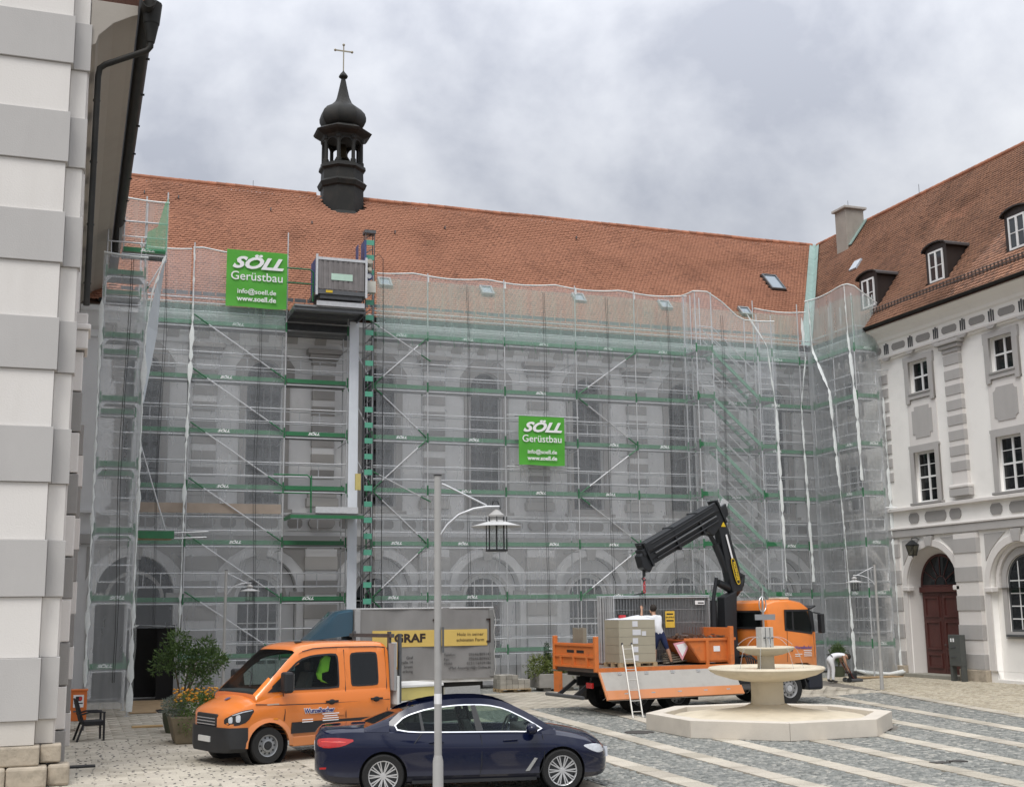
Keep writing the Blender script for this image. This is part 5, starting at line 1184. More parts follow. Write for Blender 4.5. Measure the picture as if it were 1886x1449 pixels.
for x, y in ((.15,.38),(.15,-.38)):
    obj('seat', MB().loft([[(x-.05,y-.24,.5),(x+.45,y-.24,.5),(x+.45,y+.24,.5),(x-.05,y+.24,.5)],[(x-.1,y-.22,.7),(x+.42,y-.22,.72),(x+.42,y+.22,.72),(x-.1,y+.22,.7)]]).loft([[(x-.12,y-.23,.65),(x+.06,y-.23,.65),(x+.06,y+.23,.65),(x-.12,y+.23,.65)],[(x-.3,y-.2,1.18),(x-.18,y-.2,1.18),(x-.18,y+.2,1.18),(x-.3,y+.2,1.18)]]).box(x-.32,x-.22,y-.12,y+.12,1.2,1.34), SEAT, CAR, local=True, bevel=.03)
obj('rear_bench', MB().box(-1.0,-.4,-.62,.62,.5,.74).loft([[(-1.05,-.62,.7),(-.85,-.62,.7),(-.85,.62,.7),(-1.05,.62,.7)],[(-1.25,-.56,1.12),(-1.12,-.56,1.12),(-1.12,.56,1.12),(-1.25,.56,1.12)]]), SEAT, CAR, local=True, bevel=.03)
obj('dashboard', MB().box(.85,1.3,-.72,.72,.8,1.02), SEAT, CAR, local=True, bevel=.04)
obj('steering_wheel', MB().path([(.72+.06*math.sin(t),.38+.18*math.cos(t),.98+.17*math.sin(t)) for t in np.linspace(0,2*PI,19)],.016,6), BLACK, CAR, local=True)

# ---- orange crew cab pickup
ORANGE = mat('orange_paint',(.78,.205,.022),.3,var=.06,scale=2,coat=.8,dirt=.14,dcol=(.42,.15,.04),dscale=2,splash=(.45,.55,.5,(.30,.17,.09)))
two_sided(ORANGE)
VAN = thing('pickup_van', 'orange double cab tipper van parked on the pale slabs, facing the near building', 'van', (3.60,26.47,0), R(90-251))
vb = interp([(-2.92,.42),(.5,.42),(.66,.3),(.82,.28),(.88,.34)])
vw = interp([(-2.92,.97),(-2.5,.985),(0,.99),(.42,.965),(.66,.89),(.8,.76),(.88,.5)])
vs = interp([(-2.92,1.36),(-.6,1.36),(-.2,1.33),(.25,1.22),(.6,1.1),(.8,1.0),(.88,.92)])
vt = interp([(-2.92,1.4),(-.5,1.4),(-.1,1.42),(.25,1.34),(.58,1.22),(.78,1.1),(.88,.95)])
def van_half(x):
    b, w, s_, t = vb(x), vw(x), vs(x), vt(x); h = s_-b
    return [(0,b),(w*.9,b),(w*.97,b+h*.06),(w*.985,b+h*.2),(w*.985,b+h*.45),(w,b+h*.6),(w,b+h*.75),(w*.985,b+h*.93),(w*.965,s_),(w*.7,s_+(t-s_)*.6),(w*.35,s_+(t-s_)*.92),(0,t)]
vx = list(np.linspace(-2.92,.2,22))+list(np.linspace(.28,.88,16))
vbody = obj('body', MB().loft([mirror_sec(x,van_half(x)) for x in vx]), ORANGE, VAN, local=True, smooth=35)
cut = MB()
for s_ in (-1,1): cut.tube((0,s_*.6,.36),(0,s_*1.2,.36),.455,32)
boolean_cut(vbody, cut)
vr = interp([(-2.92,2.26),(-2.85,2.335),(-2.5,2.36),(-1.5,2.37),(-1.0,2.35),(-.72,2.27),(-.5,2.1),(-.2,1.82),(.1,1.55),(.28,1.38)])
def vg_y(x, z):
    b0 = vw(x)*.965; t = (z-1.36)/.95; fr = max(0,x+.55)*.10; return b0-.125*max(0,t)**1.25-fr*max(0,t)
def vg_half(x):
    z0, z1 = vs(x)-.02, vr(x); ze = max(z0+.01,z1-.12)
    return [(0,z0),(vg_y(x,z0),z0),(vg_y(x,z0*.6+ze*.4),z0*.6+ze*.4),(vg_y(x,z0*.25+ze*.75),z0*.25+ze*.75),(vg_y(x,ze),ze),(vg_y(x,ze)-.05,max(z0+.012,z1-.05)),(vg_y(x,ze)-.15,max(z0+.014,z1-.015)),(vg_y(x,ze)*.5,max(z0+.016,z1)),(0,max(z0+.017,z1))]
gx = list(np.linspace(-2.92,.28,46)); full = MB().loft([mirror_sec(x,vg_half(x)) for x in gx]); mb_c, mb_w = MB(), MB()
for f in full.F:
    v = [full.V[i] for i in f]; cx_ = sum(p[0] for p in v)/len(v); cz_ = sum(p[2] for p in v)/len(v); cy_ = abs(sum(p[1] for p in v)/len(v))
    nv = (Vector(v[1])-Vector(v[0])).cross(Vector(v[2])-Vector(v[1]))
    if nv.length < 1e-9: continue
    nv.normalize()
    if len(f) == 4:
        if max(p[2] for p in v)-min(vs(p[0])-.02 for p in v) < .025: continue
        if abs(nv.y) > .6 and ((-1.62 < cx_ < .02) or (-2.62 < cx_ < -1.95)) and 1.42 < cz_ < 2.14: 
            if not (cx_ > -.75 and cz_ > 1.4+(-cx_-.15)*1.05): continue
        if abs(nv.y) < .6 and cx_ > -.66 and cy_ < .82: mb_w.add(v,[tuple(range(4))]); continue
    mb_c.add(v,[tuple(range(len(v)))])
obj('cab', mb_c, ORANGE, VAN, local=True, smooth=40); obj('windscreen', mb_w, GLASS_C, VAN, local=True, smooth=60)
W1 = smooth_poly([(-.02,1.45),(-.45,1.43),(-1.62,1.42),(-1.64,1.5),(-1.64,2.05),(-1.58,2.12),(-1.05,2.1),(-.72,2.02),(-.38,1.74)],1)
W2 = smooth_poly([(-1.98,1.44),(-2.58,1.44),(-2.62,1.5),(-2.62,2.05),(-2.58,2.12),(-2.0,2.12),(-1.95,2.05),(-1.95,1.5)],1)
for s_ in (-1,1):
    for Wd, ms_ in ((W1,.28),(W2,.2)):
        n = len(Wd); out_ = grow(Wd,.22); a = [(x,s_*(vg_y(x,z)+.001),z) for x,z in out_]; b = [(x,s_*(vg_y(x,z)+.001),z) for x,z in Wd]
        # clip the orange frame to the cab side
        a = [(min(max(p[0],-2.88),-.02),p[1],min(p[2],vr(min(max(p[0],-2.88),-.02))-.1)) for p in a]
        obj('door_frame', MB().add(a+b,[(i,(i+1)%n,n+(i+1)%n,n+i) for i in range(n)]), ORANGE, VAN, local=True, smooth=40)
        plate('window_seal', grow(Wd,.02), vg_y, s_, BLACK, VAN, t=.003, off=.0) if False else None
        ro, ri = grow(Wd,.015), grow(Wd,-.025)
        obj('window_seal', MB().add([(x,s_*(vg_y(x,z)+.006),z) for x,z in ro]+[(x,s_*(vg_y(x,z)+.006),z) for x,z in ri],[(i,(i+1)%n,n+(i+1)%n,n+i) for i in range(n)]), BLACK, VAN, local=True)
        plate('side_window', Wd, vg_y, s_, GLASS_C if Wd is W1 else GLASS_D, VAN, t=.004, off=.001)
    plate('mirror_triangle', [(.03,1.4),(-.42,1.4),(-.40,1.52),(-.36,1.7)], vg_y, s_, BLACK, VAN, t=.01, off=.004)
    mr_ = obj('mirror', MB().box(-.42,-.2,s_*1.14-.11,s_*1.14+.11,1.38,1.8), BLACK, VAN, local=True, bevel=.05)
    obj('mirror_arm', MB().beam((-.25,s_*.95,1.45),(-.28,s_*1.05,1.48),.08,.08), BLACK, VAN, local=True)
    obj('mirror_glass', MB().box(-.425,-.42,s_*1.14-.08,s_*1.14+.08,1.42,1.76), CHROME, mr_, local=True)
    yv = lambda x,z: vw(x)*.992
    plate('side_rub_strip', [(-.5,.56),(-2.9,.56),(-2.9,.78),(-.52,.78)], yv, s_, BLACK, VAN, t=.02, off=-.004)
    for pts in ([(-.32,1.4),(-.36,1.0),(-.34,.82)],[(-1.8,2.2),(-1.8,1.4),(-1.8,.8)],[(-2.84,2.2),(-2.84,1.4),(-2.84,.8)],[(.3,1.18),(-.3,1.14),(-1.2,1.12),(-2.9,1.12)]):
        pp = [(x,s_*((vg_y(x,z) if z > 1.36 else vw(x)*.998)+.001),z) for x,z in pts]; obj('panel_gap', MB().path(pp,.009,4), BLACK, VAN, local=True)
    for x in (-1.45,-2.55): obj('door_handle', MB().box(x-.14,x+.14,s_*1.0-.02,s_*1.0+.03,1.13,1.17).ball((x,s_*.995,1.14),.07,6,(1.2,.3,.8)), BLACK, VAN, local=True)
    arch_o = [(.58*math.cos(t),.36+.55*math.sin(t)) for t in np.linspace(-.05,PI+.05,15)]; arch_i = [(.455*math.cos(t),.36+.455*math.sin(t)) for t in np.linspace(-.05,PI+.05,15)]
    n = 15; a = [(x,s_*(vw(x)*.99),z) for x,z in arch_o]; b = [(x,s_*(vw(min(x,.4))*.99+.035),z) for x,z in arch_i]
    obj('wheel_arch', MB().add(a+b,[(i,i+1,n+i+1,n+i) for i in range(n-1)]), ORANGE, VAN, local=True, smooth=60)
    obj('wheel_well', MB().tube((0,s_*.58,.36),(0,s_*.6,.36),.46,20).lathe([(.454,s_*.6),(.454,s_*.95)],28,(0,0,.36),axis='y',cap=False), BLACK, VAN, local=True)
    lamp_patch('headlight_housing',[(.30,1.10),(.56,1.07),(.74,1.0),(.83,.92),(.83,.80),(.66,.78),(.46,.85)],van_half,.008,s_,BLACK,VAN)
    lamp_patch('headlight',[(.60,1.0),(.68,.98),(.68,.85),(.60,.85)],van_half,.012,s_,HL,VAN); lamp_patch('headlight',[(.735,.965),(.79,.935),(.79,.83),(.735,.84)],van_half,.012,s_,HL,VAN)
    lamp_patch('day_light',[(.36,1.08),(.56,1.055),(.74,.99),(.74,.975),(.56,1.035),(.36,1.065)],van_half,.012,s_,HL,VAN)
    wheel(VAN,0,s_*.86,.36,.24,s_,.215,'van',mat('steel_rim',(.30,.31,.32),.4,metal=.6))
    wheel(VAN,-3.64,s_*.8,.36,.4,s_,.215,'van',mat('steel_rim',(.30,.31,.32),.4,metal=.6))
# black bumper, grille
bx_ = list(np.linspace(.45,.92,12))
obj('bumper', MB().loft([mirror_sec(x,[(0,.26),(vw(x-.04)*.93,.26),(vw(x-.04)*1.01,.34),(vw(x-.04)*1.015,.52),(vw(x-.04)*1.0,.74-.0*x),(0,.76)]) for x in bx_]), BLACK, VAN, local=True, smooth=40)
boolean_cut(VAN.children[-1] if VAN.children[-1].name.startswith('bumper') else [c for c in VAN.children if c.name.startswith('bumper')][0], MB().tube((0,-1.2,.36),(0,1.2,.36),.456,32))
obj('grille', MB().box(.84,.9,-.46,.46,.74,1.0), BLACK, VAN, local=True, bevel=.03)
for z in (.78,.84,.9): obj('grille_bar', MB().box(.9,.91,-.42,.42,z,z+.02), CHROME, VAN, local=True)
obj('number_plate', MB().box(.92,.945,-.26,.26,.45,.56), mat('plate_white',(.6,.6,.58),.5), VAN, local=True)
obj('hood_badge', MB().lathe([(.07,0),(.07,.006)],6), mat('badge_blue',(.10,.10,.2),.4), VAN, local=True, M=TR(.5,.12,1.265,0,0,R(22)))
obj('sill_step', MB().prism([(-.55,.3),(-2.9,.3),(-2.9,.5),(-.55,.5)],'y',.82,.985), ORANGE, VAN, local=True, bevel=.02); obj('sill_step', MB().prism([(-.55,.3),(-2.9,.3),(-2.9,.5),(-.55,.5)],'y',-.985,-.82), ORANGE, VAN, local=True, bevel=.02)
obj('fuel_flap', MB().box(-1.75,-1.58,.985,.994,.86,1.0), ORANGE, VAN, local=True, bevel=.004); obj('side_marker', MB().box(-.2,-.1,.985,1.0,.86,.89), mat('amber',(.7,.25,.02),.3), VAN, local=True)
for s_ in (-1,1): obj('roof_gutter', MB().path([(x,s_*(vg_y(x,vr(x)-.12)+.004),vr(x)-.115) for x in np.linspace(-2.85,-.8,9)],.009,4), BLACK, VAN, local=True)
obj('wiper', MB().path([(.2,.5,1.5),(-.05,.1,1.74),(-.12,-.2,1.79)],.012,5), BLACK, VAN, local=True)
obj('roof_lamp', MB().ball((-1.0,.3,2.37),.06,6,(1.6,1,.5)), BLACK, VAN, local=True)
for x, y in ((-.9,.42),(-.9,-.42)):
    obj('seat', MB().box(x-.1,x+.4,y-.25,y+.25,.95,1.2).loft([[(x-.2,y-.24,1.15),(x,y-.24,1.15),(x,y+.24,1.15),(x-.2,y+.24,1.15)],[(x-.34,y-.22,1.75),(x-.22,y-.22,1.75),(x-.22,y+.22,1.75),(x-.34,y+.22,1.75)]]).box(x-.36,x-.26,y-.13,y+.13,1.77,1.95), SEAT, VAN, local=True, bevel=.03)
obj('dashboard', MB().box(-.25,.25,-.85,.85,1.1,1.42), SEAT, VAN, local=True, bevel=.05)
obj('steering_wheel', MB().path([(-.42+.08*math.sin(t),.42+.2*math.cos(t),1.45+.17*math.sin(t)) for t in np.linspace(0,2*PI,19)],.017,6), BLACK, VAN, local=True)
obj('safety_vest', MB().prism([(-1.5,1.5),(-1.32,1.55),(-1.3,2.0),(-1.42,2.1),(-1.55,2.05),(-1.5,1.75),(-1.25,1.7),(-1.28,1.62)],'y',.70,.76), mat('hi_vis',(.35,.75,.05),.7), VAN, local=True, bevel=.02)
BLUEL = mat('lettering_blue',(.03,.035,.16),.4); REDL = mat('lettering_red',(.5,.03,.03),.4)
def vlet(s_, x, z, size, mt, **k_): letter(s_, size, mt, VAN, TR(x,.998,z) @ Matrix.Rotation(PI,4,'Z') @ FACE_S, local=True, ext=.004, **k_)
vlet('Wurzelbacher',-1.15,.985,.135,LETW,bold=.012,sx=.9); letter('Wurzelbacher',.135,BLUEL,VAN,TR(-1.15,1.004,.985) @ Matrix.Rotation(PI,4,'Z') @ FACE_S,local=True,ext=.004,bold=.003,sx=.9)
for i, (x, w) in enumerate(((-1.42,.2),(-1.42,.16),(-1.42,.19),(-1.42,.19))): obj('small_print', MB().box(x-w,x+w,.995,1.002,.9-.045*i,.918-.045*i), LETW, VAN, local=True)
for i in range(2): obj('small_print', MB().box(-1.0+.0*i,-.75,.995,1.002,.81-.045*i,.828-.045*i), LETW, VAN, local=True)
obj('model_badge', MB().box(-.22,.05,.985,.992,1.15,1.175), mat('badge_grey',(.5,.42,.35),.4), VAN, local=True)
# tipper body behind the cab
WHITEM = mat('white_metal',(.62,.62,.6),.5,var=.1,dirt=.3,dcol=(.35,.33,.3))
obj('chassis', MB().box(-5.6,-2.9,-.45,-.35,.5,.68).box(-5.6,-2.9,.35,.45,.5,.68), BLACK, VAN, local=True)
obj('tipper_bed', MB().box(-5.3,-3.1,-1.05,1.05,.9,1.02), WHITEM, VAN, local=True)
obj('bed_side', MB().box(-5.3,-4.3,1.02,1.06,1.02,1.3), mat('alu_plate',(.45,.45,.44),.4,metal=.7,var=.25,scale=30), VAN, local=True); obj('bed_side', MB().box(-5.3,-3.1,-1.06,-1.02,1.02,1.3), ALU, VAN, local=True)
obj('headboard', MB().box(-3.1,-3.04,-1.05,1.05,1.0,1.6), WHITEM, VAN, local=True)
obj('rack_frame', MB().box(-3.06,-3.0,.7,.78,1.0,2.55).box(-3.06,-3.0,-.78,-.7,1.0,2.55).box(-3.06,-3.0,-.9,.9,2.42,2.5).box(-3.2,-3.14,.9,.98,1.0,2.5), STEELD, VAN, local=True)
obj('tool_locker', MB().box(-3.02,-2.96,.82,1.05,1.3,2.3), mat('locker_grey',(.3,.3,.3),.6,var=.15,dirt=.3), VAN, local=True)
obj('rear_chest', MB().box(-4.6,-3.3,-.6,.5,1.02,1.3), mat('chest_yellow',(.5,.42,.14),.5), VAN, local=True, bevel=.02); obj('chest_lid', MB().box(-4.65,-3.25,-.65,.55,1.303,1.37), WHITEM, VAN, local=True, bevel=.02)
obj('wall_panel', MB().box(-3.5,-3.3,.3,.34,1.75,2.3), WHITEM, VAN, local=True); obj('panel_stripe', MB().box(-3.62,-3.5,.3,.345,1.7,2.3), mat('stripe_yellow',(.7,.38,.02),.5), VAN, local=True)

# ---- grey tarpaulin lorry
TK = thing('tarpaulin_lorry', 'grey tarpaulin box lorry with yellow lettered band standing by the scaffold', 'lorry', (8.6,39.6,0), PI)
TARP = mat('grey_tarpaulin',(.225,.22,.215),.6,var=.18,scale=1.2,bump=.15,bscale=3,dirt=.4,dcol=(.14,.135,.13),dscale=1.2,streak=True)
# local: x forward = -X world, y left = -Y world (towards the viewer)
g = MB(); nx_, nz_ = 30, 12
for j in range(nz_+1):
    for i in range(nx_+1):
        u, v = i/nx_, j/nz_; g.V.append((-4.55+4.6*u, 1.08+.012*math.sin(u*23)+.015*math.sin(u*9+v*5)+.01*math.sin(v*9+u*31), .82+2.26*v))
g.F = [(j*(nx_+1)+i,j*(nx_+1)+i+1,(j+1)*(nx_+1)+i+1,(j+1)*(nx_+1)+i) for j in range(nz_) for i in range(nx_)]
obj('tarpaulin_side', g, TARP, TK, local=True, smooth=180)
obj('tarpaulin_box', MB().box(-4.55,.05,-1.06,1.05,.85,3.06), TARP, TK, local=True, bevel=.03)
obj('roof_edge', MB().box(-4.57,.07,1.02,1.11,3.04,3.09), mat('edge_pale',(.5,.5,.5),.6), TK, local=True, bevel=.02)
obj('corner_curtain', MB().box(-4.58,-4.4,.9,1.12,.85,3.04), mat('curtain_grey',(.19,.19,.185),.6,var=.2), TK, local=True, bevel=.03); obj('corner_curtain', MB().box(-.12,.07,.9,1.12,.85,3.04), mat('curtain_pale',(.34,.34,.34),.6,var=.2), TK, local=True, bevel=.03)
obj('lace_rope', MB().path([(-4.59+.03*math.sin(z*9),1.13,z) for z in np.linspace(.9,3.0,24)],.01,4), mat('rope_white',(.5,.5,.48),.8), TK, local=True)
YB = mat('band_yellow',(.62,.44,.12),.6,var=.1,scale=2); obj('yellow_band', MB().box(-4.33,-.5,1.085,1.112,1.86,2.38), YB, TK, local=True)
BRN = mat('lettering_brown',(.03,.016,.012),.6)
def tlet(s_, wx, z, size, mt=BRN, **k_): letter(s_, size, mt, TK, TR(8.6-wx,1.118,z) @ Matrix.Rotation(PI,4,'Z') @ FACE_S, local=True, ext=.003, **k_)
tlet('GRAF',10.32,2.12,.36,bold=.014,sx=1.15); tlet('Holz in seiner',12.35,2.22,.145,space=1.1); tlet('schönsten Form',12.35,2.04,.145)
for x, d in ((13.02,-1),(11.2,1)):
    obj('bracket_mark', MB().box(8.6-x-.025,8.6-x+.025,1.116,1.125,1.95,2.72).box(*sorted((8.6-x,8.6-x+(-d)*-.12 if d > 0 else 8.6-x+.12)),1.116,1.125,2.66,2.72).box(*sorted((8.6-x,8.6-x+.12 if d < 0 else 8.6-x-.12)),1.116,1.1251,1.95,2.01), BRN, TK, local=True)
TG = mat('lettering_dark_grey',(.05,.05,.05),.6)
for i, (a, b) in enumerate((('Telefon:','09646/809142'),('Fax:','09646/809552'),('Mobil:','0151/16939186'))):
    tlet(a,11.45,1.58-.14*i,.12,TG,align='LEFT'); tlet(b,13.05,1.58-.14*i,.12,TG,align='RIGHT',space=1.1)
tlet('eMail: Ansonlgraf@t-Online.de',13.05,1.16,.115,TG,align='RIGHT')
for i, a in enumerate(('Graf','straße 14','brunn','erbung')): tlet(a,10.42,1.52-.14*i,.12,TG,align='RIGHT')
obj('load_bed', MB().box(-4.55,.05,-1.05,1.05,.72,.84), WHITEM, TK, local=True); obj('chassis', MB().box(-4.4,2.0,-.4,.4,.45,.7), BLACK, TK, local=True)
TEAL = mat('teal_paint',(.012,.06,.10),.35,var=.1,coat=.8)
obj('wind_deflector', MB().loft([[(.1,-.95,2.25),(.1,.95,2.25),(.1,.95,3.0),(.1,.85,3.06),(.1,-.85,3.06),(.1,-.95,3.0)],[(.55,-.92,2.2),(.55,.92,2.2),(.55,.9,2.92),(.55,.8,2.98),(.55,-.8,2.98),(.55,-.9,2.92)],[(1.0,-.85,2.15),(1.0,.85,2.15),(1.0,.84,2.5),(1.0,.74,2.55),(1.0,-.74,2.55),(1.0,-.84,2.5)],[(1.45,-.75,2.08),(1.45,.75,2.08),(1.45,.72,2.12),(1.45,.6,2.14),(1.45,-.6,2.14),(1.45,-.72,2.12)]]), TEAL, TK, local=True, smooth=35)
cabp = [(.2,.45),(2.35,.45),(2.4,.75),(2.3,1.05),(1.75,1.3),(1.1,2.05),(.9,2.12),(.2,2.12)]
obj('cab', MB().prism(cabp,'y',-.98,.98), TEAL, TK, local=True, bevel=.08)
for s_ in (-1,1): obj('side_window', MB().prism([(.45,1.35),(1.55,1.35),(1.1,1.92),(.5,1.95)],'y',s_*.975,s_*.99), GLASS_D, TK, local=True)
obj('windscreen', MB().add([(1.76,-.85,1.32),(1.76,.85,1.32),(1.12,.8,2.05),(1.12,-.8,2.05)],[(0,1,2,3)]).xf(Matrix.Translation((.012,0,.012))), GLASS_D, TK, local=True)
for x in (1.5,-2.6):
    for s_ in (-1,1): wheel(TK,x,s_*.86,.34,.22,s_,.2,'van',MT['steel_rim'])
# ------------------------------------------------------------------ orange crane truck and its load
TRK = thing('crane_truck', 'orange three axle truck with folded black loading crane and lowered side board', 'truck', (20.96,34.63,0), R(6))
ORT = mat('orange_truck',(.78,.22,.03),.36,var=.08,scale=2,coat=.5,dirt=.3,dcol=(.36,.15,.06),dscale=2.5,splash=(1.0,.7,.5,(.30,.18,.10)))
ORW = mat('orange_worn',(.62,.17,.035),.6,var=.2,scale=3,dirt=.6,dcol=(.16,.08,.05),dscale=3,bump=.1)
CRN = mat('crane_black',(.018,.02,.023),.38,var=.3,scale=4,metal=.2)
LO = dict(local=True); two_sided(ORT)
for y in (-.42,.42): obj('chassis_rail', MB().box(-6.6,1.0,y-.05,y+.05,.75,1.02), BLACK, TRK, **LO)
RIMT = mat('truck_rim',(.34,.34,.34),.5,metal=.5,var=.2)
for s_ in (-1,1):
    wheel(TRK,0,s_*1.03,.5,.3,s_,.29,'truck',RIMT)
    for x in (-4.1,-5.41): wheel(TRK,x,s_*.93,.5,.5,s_,.29,'truck',MT['steel_rim'])
    obj('front_fender', MB().lathe([(.62,s_*.75),(.64,s_*1.0),(.62,s_*1.2),(.58,s_*1.2),(.58,s_*.75)],24,(0,0,.52),axis='y') if False else MB().loft([[(.66*math.cos(t),s_*.72,.52+.62*math.sin(t)),(.66*math.cos(t),s_*1.2,.52+.62*math.sin(t)),(.6*math.cos(t),s_*1.21,.52+.56*math.sin(t)),(.6*math.cos(t),s_*.72,.52+.56*math.sin(t))] for t in np.linspace(.05,PI-.05,16)]), BLACK, TRK, smooth=40, **LO)
    for x in (-3.42,-6.1): obj('mud_flap', MB().box(x-.02,x+.02,s_*.72 if s_ > 0 else -1.18,s_*1.18 if s_ > 0 else -.72,.3,.95), BLACK, TRK, **LO)
    obj('side_tank', MB().box(-3.1,-1.4,s_*.6 if s_ > 0 else -1.1,1.1 if s_ > 0 else -.6,.5,.95), mat('tank_grey',(.12,.12,.12),.5,metal=.4,var=.3), TRK, bevel=.05, **LO)
    obj('step_box', MB().box(.62,1.2,s_*.95-.17,s_*.95+.17,.45,.62).box(.7,1.15,s_*1.05-.12,s_*1.05+.12,.72,.78), BLACK, TRK, bevel=.02, **LO)
# cab
def cabsec(x, w, zb_, zt__): return [(x,-w,zb_),(x,w,zb_),(x,w*1.0,2.1),(x,w*.965,zt__-.32),(x,w*.9,zt__-.06),(x,w*.78,zt__),(x,-w*.78,zt__),(x,-w*.9,zt__-.06),(x,-w*.965,zt__-.32),(x,-w,2.1)]
cs = [cabsec(-.66,1.08,1.08,3.0),cabsec(-.62,1.12,1.06,3.1),cabsec(-.3,1.14,1.05,3.19),cabsec(.3,1.145,1.25,3.2),cabsec(.75,1.14,1.25,3.12),cabsec(.98,1.12,1.15,2.98),cabsec(1.1,1.1,1.05,2.7)]
cab = obj('cab', MB().loft(cs), ORT, TRK, smooth=32, **LO)
obj('nose_panel', MB().loft([[(x,-w,1.04),(x,w,1.04),(x,w,2.2),(x,-w,2.2)] for x,w in ((1.0,1.12),(1.14,1.11),(1.2,1.05))]), ORT, TRK, bevel=.02, **LO)
cut = MB(); cut.prism([(-.02,2.28),(.95,2.16),(1.02,2.3),(.9,2.85),(.0,2.85)],'y',-1.3,1.3); cut.box(-.9,-.4,-.75,.75,2.35,2.82); boolean_cut(cab,cut); cab.data.materials.append(BLACK)
for p in cab.data.polygons:
    c = p.center
    if (abs(c.y) < 1.05 and -.6 < c.x < 1.04 and 2.1 < c.z < 2.9): p.material_index = 1
for s_ in (-1,1):
    yy = 1.125
    obj('door_window', MB().prism([(-.03,2.27),(.96,2.15),(1.03,2.3),(.91,2.86),(-.01,2.86)],'y',s_*yy-.006,s_*yy+.006), GLASS_C, TRK, **LO)
    obj('window_post', MB().prism([(.24,2.24),(.3,2.23),(.3,2.86),(.24,2.86)],'y',s_*yy-.012,s_*yy+.012), BLACK, TRK, **LO)
    obj('window_seal', MB().ring([(-.06,2.25),(.99,2.12),(1.06,2.3),(.94,2.89),(-.04,2.89)],[(0,2.3),(.94,2.18),(1.0,2.3),(.88,2.83),(.02,2.83)],'y',s_*(yy+.008)-.012,s_*(yy+.008)+.012), BLACK, TRK, **LO)
    for pts in ([(.02,2.25),(.0,1.6),(-.02,1.3)],[(1.04,2.15),(1.06,1.4)],): obj('panel_gap', MB().path([(x,s_*1.148,z) for x,z in pts],.007,4), BLACK, TRK, **LO)
    obj('door_handle', MB().box(-.0,.2,s_*1.14-.02,s_*1.14+.02,1.62,1.76), BLACK, TRK, **LO)
    obj('mirror', MB().box(1.16,1.3,s_*1.32-.1,s_*1.32+.1,2.15,2.75).beam((1.1,s_*1.1,2.8),(1.25,s_*1.3,2.75),.05,.05), BLACK, TRK, bevel=.04, **LO)
    obj('a_pillar_cover', MB().prism([(1.02,2.2),(1.12,2.2),(1.08,2.8),(.96,2.86)],'y',s_*1.1-.03,s_*1.1+.03), BLACK, TRK, **LO)
obj('rear_window', MB().box(-.655,-.64,-.76,.76,2.34,2.83), GLASS_C, TRK, **LO); obj('rear_window_seal', MB().ring([(-.8,2.3),(.8,2.3),(.8,2.87),(-.8,2.87)],[(-.74,2.36),(.74,2.36),(.74,2.81),(-.74,2.81)],'x',-.685,-.655), BLACK, TRK, **LO)
obj('windscreen', MB().add([(1.2,-1.0,2.2),(1.2,1.0,2.2),(1.03,.96,2.92),(1.03,-.96,2.92)],[(0,1,2,3)]).xf(Matrix.Translation((.02,0,0))), GLASS_D, TRK, **LO)
obj('sun_visor', MB().beam((1.08,-1.15,2.95),(1.08,1.15,2.95),.04,.22,(.9,0,.4)), BLACK, TRK, **LO)
obj('bumper', MB().box(.75,1.32,-1.18,1.18,.42,1.04), mat('bumper_navy',(.015,.018,.028),.45), TRK, bevel=.08, **LO)
obj('roof_beacon', MB().box(.0,.35,-.9,-.3,3.2,3.27), mat('beacon_cream',(.55,.5,.42),.5), TRK, bevel=.02, **LO)
obj('exhaust_stack', MB().tube((-.85,.6,1.2),(-.85,.6,2.9),.08,10), BLACK, TRK, smooth=60, **LO); obj('air_intake', MB().box(-1.0,-.72,.75,1.05,1.1,2.95), BLACK, TRK, bevel=.03, **LO)
def klet(s_, x, z, size, mt, **k_): letter(s_, size, mt, TRK, TR(x,-1.153,z) @ FACE_S, local=True, ext=.003, **k_)
klet('Wurzelbacher',.62,1.72,.13,mat('lettering_violet',(.16,.10,.25),.5),bold=.004,shear=.15,sx=.9)
for i, (x, w) in enumerate(((.78,.16),(.78,.14),(.78,.16),(.78,.15),(.42,.14),(.38,.1))): obj('small_print', MB().box(x-w,x+w,-1.156,-1.15,1.62-.055*(i if i < 4 else i-2)-(.0),1.64-.055*(i if i < 4 else i-2)), LETW, TRK, **LO)
obj('battery_box', MB().box(-1.15,-.65,-1.1,-.55,.6,1.1), STEELD, TRK, bevel=.03, **LO)
g = MB()
for i in range(6): g.path([(-.75-.1*i,-.6-.06*i,1.0),(-.8-.1*i,-.7,1.3+.05*i),(-1.0-.08*i,-.6,1.5),(-1.3,-.4,1.45)],.025,6)
obj('hose', g, BLACK, TRK, **LO)
# bed
DECK = mat('truck_deck',(.17,.14,.12),.8,var=.3,scale=3,dirt=.5,dcol=(.08,.06,.05))
obj('bed_floor', MB().box(-6.85,-2.15,-1.25,1.25,1.18,1.3), DECK, TRK, **LO); obj('bed_edge', MB().box(-6.85,-2.15,-1.29,-1.253,1.17,1.315).box(-6.85,-2.15,1.253,1.29,1.17,1.315), ORW, TRK, **LO)
for k_ in range(7): obj('bed_bearer', MB().box(-6.5+.7*k_,-6.4+.7*k_,-1.2,1.2,1.03,1.178), BLACK, TRK, **LO)
obj('headboard', MB().box(-2.2,-2.14,-1.27,1.27,1.32,2.12).box(-2.24,-2.1,-1.28,-1.16,1.3,2.42).box(-2.24,-2.1,1.16,1.28,1.3,2.42).box(-2.22,-2.12,-1.16,1.16,2.08,2.38), ORW, TRK, bevel=.01, **LO)
t_ = obj('tailgate', MB().box(-6.9,-6.85,-1.2,1.2,1.3,2.0), ORW, TRK, **LO)
